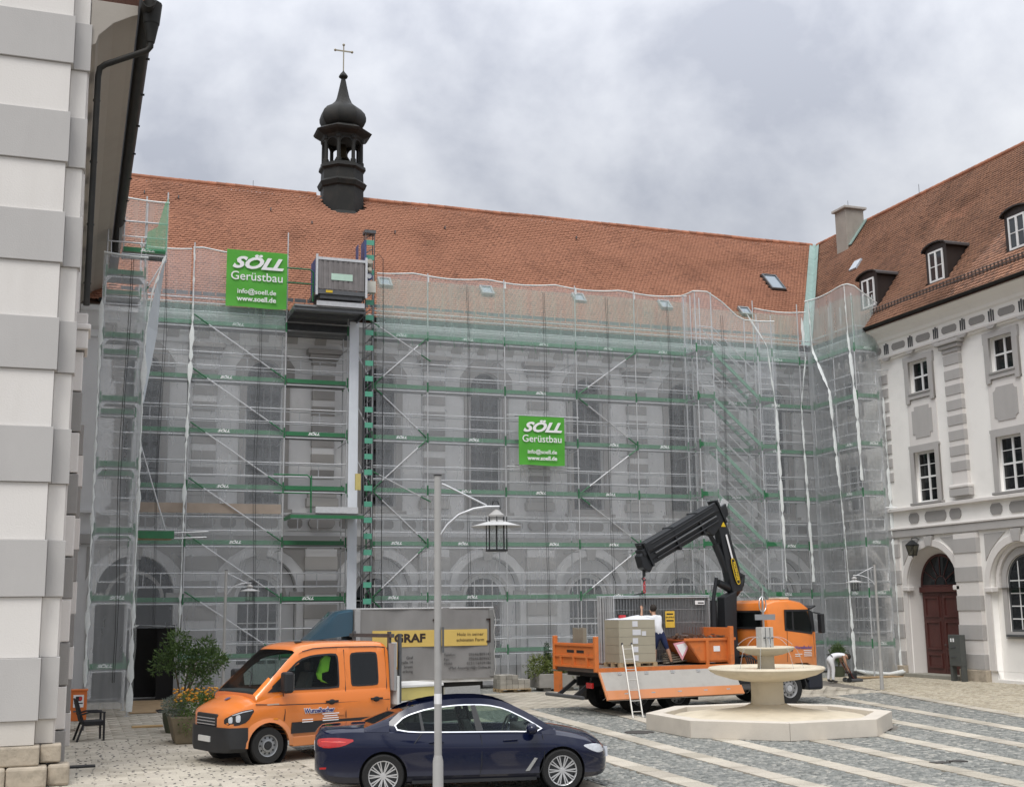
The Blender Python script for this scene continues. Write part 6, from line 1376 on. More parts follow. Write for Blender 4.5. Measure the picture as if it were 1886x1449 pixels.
for z in (1.33,1.62,1.95): obj('tailgate_rail', MB().box(-6.94,-6.9,-1.2,1.2,z-.03,z+.03), ORW, t_, **LO)
for y in (-.8,0,.8): obj('tailgate_rib', MB().box(-6.96,-6.9,y-.04,y+.04,1.3,1.66), ORW, t_, **LO)
for y in (-.35,.25): obj('tailgate_mark', MB().box(-6.905,-6.9,y-.22,y+.22,1.72,1.8), BLACK, t_, **LO)
for y in (-1.25,1.25): obj('corner_post', MB().box(-6.95,-6.82,y-.06,y+.06,1.2,2.2), ORW, TRK, bevel=.015, **LO)
obj('far_side_board', MB().box(-6.85,-2.2,1.26,1.3,1.3,1.95), ORW, TRK, **LO)
ds = obj('lowered_side_board', MB().add([(-6.8,-1.32,1.2),(-2.2,-1.32,1.2),(-2.2,-1.78,.46),(-6.8,-1.78,.46),(-6.8,-1.29,1.17),(-2.2,-1.29,1.17),(-2.2,-1.75,.43),(-6.8,-1.75,.43)],[(0,1,2,3),(7,6,5,4),(0,3,7,4),(1,5,6,2),(0,4,5,1),(3,2,6,7)]), mat('board_grey',(.38,.365,.335),.75,var=.2,scale=2,dirt=.5,dcol=(.18,.17,.15),dscale=2), TRK, **LO)
obj('side_board_edge', MB().beam((-6.82,-1.72,.58),(-2.18,-1.72,.58),.05,.28,(0,.53,.85)), ORT, ds, **LO); obj('side_board_end', MB().beam((-6.83,-1.31,1.2),(-6.83,-1.78,.45),.05,.06,(1,0,0)), ORT, ds, **LO)
for x in (-6.2,-5.3,-4.4,-3.5,-2.7):
    for zf in (.06,.82): obj('hinge', MB().box(x-.06,x+.06,-1.36-.46*zf,-1.32-.46*zf,1.16-.74*zf,1.24-.74*zf), STEEL, ds, **LO)
obj('underrun_bar', MB().tube((-7.25,1.15,.5),(-7.25,-1.1,.5),.055,10), STEELD, TRK, smooth=60, **LO)
for y in (-.5,.5): obj('bar_bracket', MB().beam((-7.2,y,.5),(-6.6,y,.9),.08,.1), BLACK, TRK, **LO)
obj('rear_marker_plate', MB().box(-6.95,-6.92,.75,1.25,.55,1.15), ORW, TRK, **LO); obj('rear_light', MB().box(-6.95,-6.9,-1.1,-.75,.75,.9), MT['tail_light'], TRK, **LO)
# crane
cr_ = obj('crane_column', MB().loft([[(-1.75,-.35,.8),(-1.15,-.35,.8),(-1.15,.35,.8),(-1.75,.35,.8)],[(-1.65,-.24,2.2),(-1.2,-.24,2.2),(-1.2,.24,2.2),(-1.65,.24,2.2)],[(-1.62,-.2,3.3),(-1.12,-.2,3.5),(-1.12,.2,3.5),(-1.62,.2,3.3)]]), CRN, TRK, bevel=.03, **LO)
obj('crane_base', MB().box(-1.85,-1.05,-1.15,1.15,.7,1.0), CRN, TRK, bevel=.03, **LO)
obj('slew_ring', MB().lathe([(.26,1.0),(.3,1.1),(.26,1.25)],16,(-1.45,0,0)), CRN, TRK, **LO)
obj('column_cylinder', MB().tube((-1.95,0,1.3),(-1.9,0,3.2),.11,12).tube((-1.9,0,3.2),(-1.75,0,3.9),.06,10), CRN, TRK, smooth=50, **LO)
obj('pivot_link', MB().path([(-1.7,0,3.75),(-1.0,.0,3.45),(-.8,0,3.7),(-.75,0,3.95),(-.95,0,4.05)],[.12,.15,.1,.1,.08],8), CRN, TRK, smooth=60, **LO)
obj('main_boom', MB().loft([[(x-w*.97,-.17,z-w*.2),(x+w*.97,-.17,z+w*.2),(x+w*.97,.17,z+w*.2),(x-w*.97,.17,z-w*.2)] for x,z,w in ((-1.05,3.45,.2),(-1.2,4.2,.24),(-1.45,5.2,.19),(-1.68,6.0,.17))]), CRN, TRK, bevel=.03, **LO)
obj('boom_cylinder', MB().tube((-1.35,-.02,4.1),(-1.75,-.02,4.95),.12,12).tube((-1.75,-.02,4.95),(-2.15,-.02,5.55),.075,10), CRN, TRK, smooth=50, **LO)
E_, T_ = Vector((-1.55,0,6.0)), Vector((-4.45,0,4.55)); d = (T_-E_).normalized(); nn = Vector((-d.z,0,d.x)) if d.x > 0 else Vector((d.z,0,-d.x))
if nn.z < 0: nn = -nn
for k_, (o_, a0, a1, w, h) in enumerate(((.30,.12,1.0,.30,.16),(.12,.0,1.02,.42,.22),(-.1,.02,1.0,.36,.2),(-.28,.1,.94,.28,.15),(.22,.05,.98,.12,.3))):
    y = 0 if k_ < 4 else -.2
    obj('jib_section', MB().beam(E_.lerp(T_,a0)+nn*o_+Vector((0,y,0)),E_.lerp(T_,a1)+nn*o_+Vector((0,y,0)),w,h,nn), CRN, TRK, bevel=.025, **LO)
for k_ in range(4): obj('jib_cylinder', MB().tube(E_.lerp(T_,.1)+nn*(.28-.16*k_)+Vector((0,-.24,0)),E_.lerp(T_,.9)+nn*(.26-.16*k_)+Vector((0,-.24,0)),.03,8), STEELD if k_ == 2 else CRN, TRK, smooth=50, **LO)
for f_ in (.02,.3,.62,.97): obj('jib_clamp', MB().beam(E_.lerp(T_,f_)+nn*.4,E_.lerp(T_,f_)-nn*.38,.52,.07,d), CRN, TRK, bevel=.01, **LO)
obj('jib_knuckle', MB().prism([(-1.9,5.2),(-2.2,5.35),(-1.95,5.9),(-1.4,6.25),(-1.3,5.9)],'y',-.2,.2), CRN, TRK, bevel=.03, **LO)
obj('jib_bracket', MB().beam((-1.5,-.1,6.05),(-1.35,-.1,6.35),.05,.25,(1,0,0)), STEEL, TRK, **LO)
obj('jib_tip', MB().prism([(-4.4,4.85),(-4.65,4.55),(-4.55,4.2),(-4.3,4.05),(-4.15,4.3)],'y',-.18,.18), CRN, TRK, bevel=.03, **LO)
obj('white_label', MB().beam((-4.0,-.245,4.98),(-3.75,-.245,5.11),.008,.06,(0,0,1)), LETW, TRK, **LO)
YEL = mat('badge_yellow',(.72,.5,.02),.45)
bd = (Vector((-1.2,0,4.2))-Vector((-1.68,0,6.0))).normalized(); ang_ = math.atan2(bd.z,bd.x)
Mb = lambda p, dy: Matrix.Translation((p[0],-.2-dy,p[2])) @ Matrix.Rotation(-ang_,4,'Y') @ FACE_S
bdg = obj('maker_badge', MB().prism(smooth_poly([(-.42,-.085),(.42,-.085),(.42,.085),(-.42,.085)],2),'z',0,.01), YEL, TRK, M=Mb((-1.16,0,4.1),0.02), local=True)
obj('badge_field', MB().prism(smooth_poly([(-.39,-.065),(.39,-.065),(.39,.065),(-.39,.065)],2),'z',.01,.014), CRN, bdg, local=True)
letter('PALFINGER',.12,YEL,bdg,Matrix.Translation((0,0,.018)),local=True,ext=.002,bold=.004)
obj('white_label', MB().prism([(-.4,.04),(.4,.04),(.4,.1),(-.4,.1)],'z',0,.006), LETW, TRK, M=Mb((-1.42,0,4.85),.01), local=True)
obj('warning_triangle', MB().add([(-1.62,-.19,5.5),(-1.44,-.19,5.5),(-1.53,-.19,5.68)],[(0,1,2)]), YEL, TRK, **LO)
hk = obj('crane_hook', MB().tube((-4.42,0,4.3),(-4.42,0,3.95),.05,8).path([(-4.42,0,3.95),(-4.5,0,3.88),(-4.44,0,3.8),(-4.36,0,3.85)],.025,6), BLACK, TRK, **LO)
WT = WM[TRK.name]
SL = thing('lifting_sling', 'red chain sling hanging from the crane hook above the fence stack', 'sling', tuple(WT @ Vector((-4.42,.0,3.4))))
REDC = mat('chain_red',(.5,.03,.04),.5)
for k_ in range(5):
    z = 3.84-.085*k_; M_ = WT @ TR(-4.42,0,z,PI/2*(k_%2)); obj('chain_link', MB().path([(.035*math.cos(t),0,.055*math.sin(t)) for t in np.linspace(0,2*PI,11)],.014,5), REDC, SL, M=M_)
for dx, dy in ((-.55,.3),(.25,.3),(.02,.5)): obj('sling_rope', MB().path([WT @ Vector((-4.42,0,3.46)), WT @ Vector((-4.42+dx*.5,dy*.6,3.38)), WT @ Vector((-4.42+dx,dy,3.32 if dx < 0 else 2.9))],.018,5), BLACK, SL)

# construction fence panels standing on the bed
g = MB()
for z in (.04,1.96): g.tube((-1.75,0,z),(1.75,0,z),.022,6)
for x in (-1.73,1.73): g.tube((x,0,0),(x,0,2.0),.022,6)
fme = g.mesh('frame',60); fme.materials.append(STEEL)
g = MB()
for i in range(34): x = -1.68+.1018*i; g.box(x-.006,x+.006,-.006,.006,.04,1.96)
for z in (.4,.8,1.2,1.6): g.box(-1.73,1.73,-.005,.005,z-.006,z+.006)
wme = g.mesh('mesh_wires'); wme.materials.append(mat('fence_wire',(.36,.37,.38),.45,metal=.6,var=.2,scale=9))
def load(name, label, cat, x, y, z, rz=0, group=None): return thing(name, label, cat, tuple(WT @ Vector((x,y,z))), R(6)+rz, group)
for i in range(16):
    lab = 'front construction fence panel with yellow sign standing on the truck bed' if i == 0 else 'grey construction fence panel in the stack on the truck bed'
    f = load('fence_panel', lab, 'fence panel', -3.72+random.uniform(-.06,.06), .12+.066*i, 1.34, random.uniform(-.006,.006), 'construction fence panels on the truck')
    obj('frame', fme, None, f, local=True); obj('mesh_wires', wme, None, f, local=True, kind='stuff')
    if i == 0:
        sg = obj('warning_sign', MB().box(.08,.42,-.035,-.03,1.05,1.55), mat('sign_yellow',(.72,.48,.06),.5), f, local=True)
        for k_, (s__, zz) in enumerate((('BAUSTELLE',1.36),)): letter(s__,.062,BLACK,sg,TR(.25,-.037,zz) @ FACE_S,local=True,ext=.001,bold=.002)
        for zz, w in ((1.46,.12),(1.26,.13)): obj('print_bar', MB().box(.25-w,.25+w,-.038,-.0355,zz-.022,zz+.022), BLACK, sg, local=True)
        obj('name_tag', MB().box(1.2,1.55,-.035,-.03,1.74,1.86), LETW, f, local=True); obj('tag_print', MB().box(1.3,1.52,-.037,-.0351,1.77,1.81), BLACK, f, local=True)
    if i == 15: obj('top_cover', MB().box(-1.75,1.75,-1.0,.03,2.0,2.03), mat('cover_pale',(.55,.6,.63),.5), f, local=True)
# wrapped pallet of cartons
PAL = load('wooden_pallet', 'wooden pallet under the wrapped cartons on the truck', 'pallet', -5.32,-.55,1.3)
def pallet(parent, w=1.2, d=.8, off=(0,0,0), mt=WOODP):
    ox,oy,oz = off
    for y in (-d/2+.05,0,d/2-.05): obj('runner', MB().box(ox-w/2,ox+w/2,oy+y-.05,oy+y+.05,oz,oz+.02), mt, parent, local=True)
    for x in (-w/2+.07,0,w/2-.07):
        for y in (-d/2+.05,0,d/2-.05): obj('block', MB().box(ox+x-.07,ox+x+.07,oy+y-.05,oy+y+.05,oz+.021,oz+.1), mt, parent, local=True)
    for i in range(5): y = -d/2+.06+i*(d-.12)/4; obj('slat', MB().box(ox-w/2,ox+w/2,oy+y-.055,oy+y+.055,oz+.101,oz+.125), mt, parent, local=True)
pallet(PAL,1.3,.9)
CART = mat('wrapped_carton',(.36,.33,.25),.35,var=.15,scale=2,coat=.4,bump=.1,bscale=8); PAPER = mat('paper_label',(.62,.63,.66),.7)
CB = load('carton_stack', 'block of wrapped beige cartons with white labels on the truck bed', 'cartons', -5.32,-.55,1.427)
for k_ in range(5):
    obj('carton_layer', MB().box(-.62,.62,-.42,.42,.245*k_+.002,.245*k_+.243), CART, CB, local=True, bevel=.006)
    obj('paper_label', MB().box(-.16,.02+(.1 if k_ == 3 else 0),-.428,-.421,.245*k_+.05,.245*k_+.21), PAPER, CB, local=True)
obj('paper_label', MB().box(.16,.3,-.428,-.421,.245*3+.03,.245*3+.16), PAPER, CB, local=True)
obj('top_sheet', MB().add([(-.6,-.41,1.235),(.6,-.41,1.23),(.62,.4,1.3),(-.6,.42,1.24),(.3,0,1.36)],[(0,1,4),(1,2,4),(2,3,4),(3,0,4)]), PAPER, CB, local=True)
TL_ = load('chain_saw', 'black and red power tool lying on the wrapped cartons', 'tool', -5.35,-.5,2.67)
obj('engine', MB().box(-.3,.0,-.1,.1,0,.16), BLACK, TL_, local=True, bevel=.03); obj('housing', MB().box(-.32,-.12,-.12,.0,.01,.12), REDC, TL_, local=True, bevel=.02); obj('bar', MB().box(.0,.5,-.02,.02,.02,.1), BLACK, TL_, local=True, bevel=.02); obj('handle', MB().path([(-.2,.08,.14),(-.2,.08,.24),(-.02,.08,.24),(.0,.08,.14)],.015,6), BLACK, TL_, local=True)
# skip container
SKP = load('skip_container', 'rusty orange skip container full of scrap on the truck bed', 'skip', -2.75,-.35,1.3)
pr = [(-.95,.72),(-.45,.06),(.78,.06),(.82,.72)]
obj('shell', MB().ring([(x,z) for x,z in pr],[(x*.94,max(.12,z+.01)) for x,z in pr],'y',-.7,.7), ORW, SKP, local=True)
for y in (-.7,.68): obj('side', MB().prism(pr,'y',y,y+.03), ORW, SKP, local=True)
obj('rim', MB().box(-1.0,.86,-.74,-.68,.7,.78).box(-1.0,.86,.68,.74,.7,.78).box(.8,.88,-.68,.68,.7,.78), ORW, SKP, local=True, bevel=.01)
for x in (-.2,.7): obj('rib', MB().box(x-.05,x+.05,-.76,-.7,.0,.74), ORW, SKP, local=True)
obj('white_mark', MB().box(.05,.28,-.712,-.703,.38,.54), LETW, SKP, local=True)
g = MB()
for i in range(46):
    x, y = random.uniform(-.8,.75), random.uniform(-.6,.6); a = random.uniform(0,PI); l_ = random.uniform(.15,.6); z = .7+random.uniform(0,.16)
    g.beam((x-math.cos(a)*l_/2,y-math.sin(a)*l_/2,z),(x+math.cos(a)*l_/2,y+math.sin(a)*l_/2,z+random.uniform(-.05,.08)),random.uniform(.02,.1),random.uniform(.015,.05))
tag(obj('scrap', g, mat('scrap_rust',(.10,.06,.04),.8,var=.5,scale=6), None, M=WM[SKP.name]), 'rusty scrap metal and boards heaped in the orange skip', 'scrap', kind='stuff')
SG = load('warning_sign', 'white triangular warning sign with pink edge leaning against the skip', 'sign', -3.75,-.95,1.32)
tr_ = [(-.32,.62),(.34,.72),(-.02,.12)]
obj('sign_plate', MB().prism(tr_,'y',-.01,.01), mat('sign_pink',(.7,.32,.36),.5), SG, local=True); obj('sign_face', MB().prism([(-.22,.58),(.24,.65),(-.01,.24)],'y',-.014,-.0101), LETW, SG, local=True)
WBX = load('plank_stack', 'upright weathered planks standing behind the truck tailgate', 'planks', -6.55,.3,1.3)
for k_ in range(5): obj('plank', MB().box(-.06,.06,-.32+.13*k_,-.2+.13*k_,0,1.12+random.uniform(-.03,.03)), mat('grey_plank',(.24,.21,.16),.85,var=.3,scale=4), WBX, local=True)
BRD = load('board_pile', 'pile of loose boards on the truck bed beside the skip', 'boards', -3.75,.0,1.31)
for k_ in range(5): obj('board', MB().beam((-.35+.05*k_,-.5+.1*k_,.05+.06*k_),(.5,-.35+.12*k_,.1+.06*k_),.14,.03), MT['grey_plank'], BRD, local=True)
# ladders
def ladder(p0, p1, w, label, n, mt):
    p0 = Vector(p0); p1 = Vector(p1); d = (p1-p0); s_ = Vector(w); T_l = thing('ladder', label, 'ladder', tuple(p0))
    for k_ in (-1,1): obj('ladder_rail', MB().beam(p0+s_*k_,p1+s_*k_,.03,.06), mt, T_l); obj('rail_cap', MB().beam(p1+s_*k_,p1+s_*k_+d.normalized()*.06,.04,.07), BLACK, T_l)
    for i in range(n): c = p0+d*((i+.6)/n); obj('rung', MB().tube(c-s_,c+s_,.014,6), mt, T_l)
ladder(tuple(WT @ Vector((-6.28,-2.45,0))), tuple(WT @ Vector((-5.95,-1.42,1.95))), tuple(WT.to_3x3() @ Vector((.16,0,0))), 'aluminium ladder leaning on the side of the crane truck', 7, mat('ladder_alu',(.55,.53,.48),.4,metal=.5))
ladder((2.95,34.2,0),(3.25,34.9,1.75),(.13,0,0), 'thin aluminium ladder beside the dark entrance and bush', 6, MT['ladder_alu'])

# ------------------------------------------------------------------ fountain
FT = thing('stone_fountain', 'pale stone fountain with two round bowls on an octagonal basin', 'fountain', (16.6,27.4,0), R(0))
FST = mat('fountain_stone',(.60,.53,.405),.75,var=.14,scale=2,bump=.15,bscale=30,dirt=.45,dcol=(.34,.29,.2),dscale=1.6)
FSL = mat('basin_stone',(.58,.53,.455),.8,var=.12,scale=2,bump=.2,bscale=40,dirt=.3,dcol=(.36,.32,.27))
ph = R(22.5)
oc = lambda r: [(r*math.cos(ph+i*PI/4), r*math.sin(ph+i*PI/4)) for i in range(8)]
o_, i_ = oc(3.05), oc(2.62)
for k_ in range(8):
    j = (k_+1)%8; a, b, c, d = o_[k_], o_[j], i_[j], i_[k_]
    obj('basin_rim', MB().prism([(a[0]*.9985+b[0]*.0015,a[1]*.9985+b[1]*.0015),(b[0]*.9985+a[0]*.0015,b[1]*.9985+a[1]*.0015),c,d],'z',0,.40), FSL, FT, local=True, bevel=.012)
obj('basin_floor', MB().lathe([(2.63,.0),(2.63,.24),(0.01,.24)],8,ph=ph), FST, FT, local=True)
obj('water', MB().lathe([(2.55,.26),(1.2,.27),(.9,.3)],48), mat('basin_water',(.38,.35,.28),.08,var=.1,spec=.6), FT, local=True, smooth=60)
obj('basin_cone', MB().lathe([(2.42,.22),(2.34,.315),(1.9,.36),(1.0,.46),(.6,.53),(.46,.6)],40), FST, FT, local=True, smooth=50)
obj('column', MB().lathe([(.42,.5),(.4,.8),(.4,1.2),(.46,1.26)],32), FST, FT, local=True, smooth=40)
def bowl(r, z, t, mt): return MB().lathe([(.36*r/1.45,z),(r*.6,z+t*.2),(r*.86,z+t*.48),(r*.965,z+t*.7),(r,z+t*.86),(r*.985,z+t*.97),(r*.95,z+t),(r*.9,z+t*.82),(r*.4,z+t*.72),(0.01,z+t*.7)],48)
obj('lower_bowl', bowl(1.45,1.13,.38,FST), FST, FT, local=True, smooth=50); obj('stem', MB().lathe([(.24,1.4),(.21,1.5),(.21,1.76),(.25,1.82)],24), FST, FT, local=True, smooth=40)
obj('upper_bowl', bowl(.72,1.76,.24,FST), FST, FT, local=True, smooth=50)
obj('bowl_water', MB().lathe([(1.3,1.452),(.01,1.452)],40,cap=False), MT['basin_water'], FT, local=True); obj('bowl_water', MB().lathe([(.62,1.955),(.01,1.955)],32,cap=False), MT['basin_water'], FT, local=True)
PLM = mat('pale_metal',(.5,.49,.46),.5,var=.1,dirt=.2)
obj('spout_block', MB().box(-.17,.17,-.14,.14,1.93,2.48), PLM, FT, local=True, bevel=.01)
for x in (-.06,.07): obj('block_groove', MB().box(x-.008,x+.008,-.145,-.139,1.94,2.47), STEELD, FT, local=True)
for x in (-.11,.0,.12): obj('spout', MB().tube((x,-.14,2.22),(x,-.2,2.22),.018,8), STEELD, FT, local=True)
SCU = mat('sculpture_steel',(.55,.55,.54),.3,metal=.9,var=.1)
sc_ = obj('sculpture', MB().path([(-.02,0,2.48),(-.02,0,3.2),(-.0,0,3.45),(-.05,0,3.55)],[.03,.028,.016,.01],6), SCU, FT, local=True, smooth=60)
obj('hoop', MB().path([(-.02+.13*math.cos(t),.0+.05*math.cos(t),3.05+.19*math.sin(t)) for t in np.linspace(0,2*PI,21)],.016,6), SCU, sc_, local=True, smooth=60); obj('hoop', MB().path([(-.02+.05*math.cos(t),.1*math.cos(t),3.05+.19*math.sin(t)) for t in np.linspace(0,2*PI,21)],.014,6), SCU, sc_, local=True, smooth=60)
obj('name_plate', MB().box(-.28,.3,-.05,-.03,2.66,2.8), mat('plate_steel',(.32,.33,.34),.45,metal=.5,var=.2), sc_, local=True); obj('star_ray', MB().beam((-.05,0,3.55),(.05,0,3.85),.01,.01).beam((.05,0,3.85),(.14,0,3.95),.01,.01).beam((-.2,0,3.45),(-.06,0,3.6),.008,.008).beam((.12,0,3.5),(.02,0,3.65),.008,.008), SCU, sc_, local=True)
WAT = glass_mat('water_jet',(.92,.94,.95),.7,.1,(.6,.62,.64))
for t in (R(-20),R(-70),R(-110),R(-160),R(40),R(140)):
    pts = [(math.cos(t)*(.16+.55*s__), math.sin(t)*(.16+.55*s__), 2.22+.18*s__-1.1*s__*s__*(.35 if abs(t) < 3 else .35)) for s__ in np.linspace(0,.95,9)]
    obj('water_jet', MB().path(pts,.009,5), WAT, FT, local=True)
for t in (R(-30),R(-75),R(-130),R(-165)):
    pts = [(math.cos(t)*(.72+.2*s__),math.sin(t)*(.72+.2*s__),1.98-.52*s__**1.6) for s__ in np.linspace(0,1,6)]; obj('water_jet', MB().path(pts,.008,5), WAT, FT, local=True)

# ------------------------------------------------------------------ street lamps
LMP = mat('lamp_post_grey',(.36,.355,.34),.55,var=.12,scale=5,dirt=.2)
def lamp(x, y, z0, ztop, joint, rot, label):
    T_p = thing('street_lamp', label, 'street lamp', (x,y,z0), rot, 'courtyard street lamps'); h = ztop-z0; j = joint-z0
    obj('post', MB().tube((0,0,j),(0,0,h),.045,16,.042), LMP, T_p, local=True, smooth=60)
    obj('base_tube', MB().lathe([(.075,0),(.066,.1),(.062,j-.05),(.046,j+.02)],16), LMP, T_p, local=True, smooth=50)
    obj('post_cap', MB().tube((0,0,h),(0,0,h+.012),.05,14), BLACK, T_p, local=True)
    for dy in (-.012,.012): obj('arm', MB().path([(.03,dy,h-.73),(.12,dy,h-.6),(.26,dy,h-.48),(.44,dy,h-.41),(.6,dy,h-.385),(.76,dy,h-.385)],.014,8), STEEL, T_p, local=True, smooth=60)
    obj('stay', MB().path([(.05,0,h-.1),(.1,0,h-.12),(.6,0,h-.37)],.012,8), STEEL, T_p, local=True, smooth=60)
    LT = bpy.data.objects.new('lantern', None); put(LT, T_p, None, TR(.72,0,h-.4))
    obj('cap', MB().lathe([(.01,-.02),(.03,-.03),(.1,-.09),(.1,-.11),(.075,-.115),(.075,-.17)],20), LMP, LT, local=True, smooth=40)
    obj('shade', MB().lathe([(.08,-.15),(.12,-.17),(.31,-.225),(.31,-.232),(.1,-.2)],32), mat('shade_white',(.55,.55,.54),.4,metal=.2), LT, local=True, smooth=40)
    obj('glass', MB().lathe([(.095,-.2),(.095,-.52)],16), glass_mat('lamp_glass',(.93,.95,.94),.88,.1,(.5,.5,.48)), LT, local=True)
    for i in range(8): t = 2*PI*i/8; obj('cage_bar', MB().box(-.006,.006,-.006,.006,-.53,-.11), BLACK, LT, local=True, M=TR(.125*math.cos(t),.125*math.sin(t),0))
    obj('cage_ring', MB().lathe([(.115,-.53),(.135,-.53),(.135,-.51),(.115,-.51)],20), BLACK, LT, local=True)
    obj('cable', MB().path([(-.06,0,.0),(-.04,0,.08),(.02,0,.08),(.05,0,-.02)],.008,5), BLACK, LT, local=True); return T_p
fl = lamp(4.21,14.4,0,4.63,1.29,R(-17),'tall grey street lamp standing in front of the dark blue car')
obj('post_sticker', MB().lathe([(.0455,1.9),(.0455,2.02)],12), LETW, fl, local=True); obj('side_reader', MB().box(.05,.075,-.05,.05,2.5,2.8), STEELD, fl, local=True)
lamp(4.47,38.18,0,4.27,.93,R(-8),'street lamp behind the bush and the orange van')
lamp(26.9,36.8,gz(26.9,0),4.43,1.09,R(180-30),'street lamp beside the wrapped corner scaffold and red door')
# ------------------------------------------------------------------ small things by the near building
CH = thing('armchair', 'black woven armchair standing by the near building', 'chair', (.66,32.2,0), R(8))
WIC = mat('black_wicker',(.012,.012,.014),.7,var=.3,scale=40,bump=.5,bscale=90)
obj('seat', MB().box(-.22,.28,-.26,.26,.36,.47), WIC, CH, local=True, bevel=.02)
obj('backrest', MB().loft([[(-.27,-.25,.44),(-.2,-.25,.44),(-.2,.25,.44),(-.27,.25,.44)],[(-.42,-.22,1.0),(-.37,-.22,1.0),(-.37,.22,1.0),(-.42,.22,1.0)]]), WIC, CH, local=True, bevel=.015)
for y in (-.26,.26):
    obj('leg', MB().beam((.26,y,0),(.25,y,.66),.045,.045), WIC, CH, local=True); obj('leg', MB().beam((-.36,y,0),(-.22,y,.42),.045,.045), WIC, CH, local=True)
    obj('armrest', MB().path([(-.32,y,.62),(-.1,y,.68),(.15,y,.68),(.28,y,.66)],.024,6), WIC, CH, local=True)
OC = thing('power_cabinet', 'small orange site cabinet with sticker behind the black chair', 'cabinet', (.30,35.1,0))
ORC = mat('cabinet_orange',(.62,.16,.03),.5,var=.1,dirt=.2)
obj('body', MB().box(-.28,.28,-.2,.2,.25,1.02), ORC, OC, local=True, bevel=.015); obj('lid', MB().box(-.3,.3,-.22,.22,1.02,1.05), ORC, OC, local=True)
for x in (-.22,.22):
    for y in (-.15,.15): obj('foot', MB().tube((x,y,0),(x,y,.25),.02,6), STEELD, OC, local=True)
st_ = obj('sticker', MB().box(-.06,.2,-.208,-.2,.6,.92), LETW, OC, local=True); obj('sticker_print', MB().box(.0,.14,-.212,-.2081,.76,.88), BLACK, st_, local=True); obj('sticker_print', MB().box(.08,.16,-.214,-.2121,.78,.87), REDL, st_, local=True); obj('sticker_print', MB().box(-.04,.18,-.212,-.2081,.69,.72), BLACK, st_, local=True)
obj('latch', MB().box(-.05,.08,-.212,-.2,.48,.52), STEELD, OC, local=True)
tag(obj('drain_grate', MB().box(.18,.66,26.55,26.85,.004,.03), BLACK), 'dark rectangular drain grate in the pale slabs by the near wall', 'grate')
for k_ in range(6): pass
tag(obj('floor_mat', MB().box(2.75,3.45,39.9,41.0,.004,.03), BLACK, bevel=.01), 'black mat lying in front of the dark entrance', 'mat')
PLY = mat('plywood',(.36,.25,.14),.85,var=.3,scale=3,dirt=.4,dcol=(.2,.14,.08))
for i, (x0,x1,y0,y1) in enumerate(((2.05,3.5,40.9,43.3),(2.1,3.5,43.32,45.4),(1.92,2.7,39.9,40.85))):
    tag(obj('floor_board', MB().box(x0,x1,y0,y1,.005+.003*i,.03+.003*i), PLY), ('large floor board just inside the dark entrance','floor board deep inside the dark entrance','floor board at the threshold beside the net')[i], 'board', 'boards at the entrance')
tag(obj('loose_board', MB().box(1.75,2.55,35.0,35.3,.003,.045).xf(Matrix.Identity(4)), mat('fresh_board',(.50,.34,.17),.8,var=.2)), 'fresh loose board on the slabs in front of the scaffold tower', 'board', 'boards at the entrance')
tag(obj('wing_board', MB().box(29.0,31.0,41.0,41.6,.2,.235), PLY), 'wooden board lying at the foot of the corner scaffold', 'board')
tag(obj('entrance_screen', MB().box(3.05,3.65,46.1,46.15,0,2.6), DARK), 'black screen added as darkness inside the entrance opening', 'door')  # added near-black sheet, painted as the darkness of the entrance

# ------------------------------------------------------------------ plants
LEAF = {}
def leaf_mat(name, c1, c2):
    m_ = bpy.data.materials.new(name); m_.use_nodes = True; t = m_.node_tree; n = t.nodes; l = t.links; p = n['Principled BSDF']; p.inputs['Roughness'].default_value = .55
    at = n.new('ShaderNodeAttribute'); at.attribute_name = 'tint'; mx_ = n.new('ShaderNodeMix'); mx_.data_type = 'RGBA'; mx_.inputs[6].default_value = (*c1,1); mx_.inputs[7].default_value = (*c2,1)
    l.new(at.outputs['Fac'], mx_.inputs[0]); l.new(mx_.outputs[2], p.inputs['Base Color'])
    tl = n.new('ShaderNodeBsdfTranslucent'); l.new(mx_.outputs[2], tl.inputs[0]); ms = n.new('ShaderNodeMixShader'); ms.inputs[0].default_value = .25
    l.new(p.outputs[0], ms.inputs[1]); l.new(tl.outputs[0], ms.inputs[2]); l.new(ms.outputs[0], n['Material Output'].inputs[0]); return m_
LF1 = leaf_mat('leaf_oleander',(.03,.065,.016),(.11,.18,.045)); LF2 = leaf_mat('leaf_yellowish',(.05,.08,.015),(.20,.24,.06)); LF3 = leaf_mat('leaf_dark',(.012,.03,.01),(.04,.08,.02)); LFG = leaf_mat('leaf_silver',(.12,.15,.12),(.25,.28,.24)); FLW = leaf_mat('marigold',(.6,.16,.01),(.85,.55,.05))
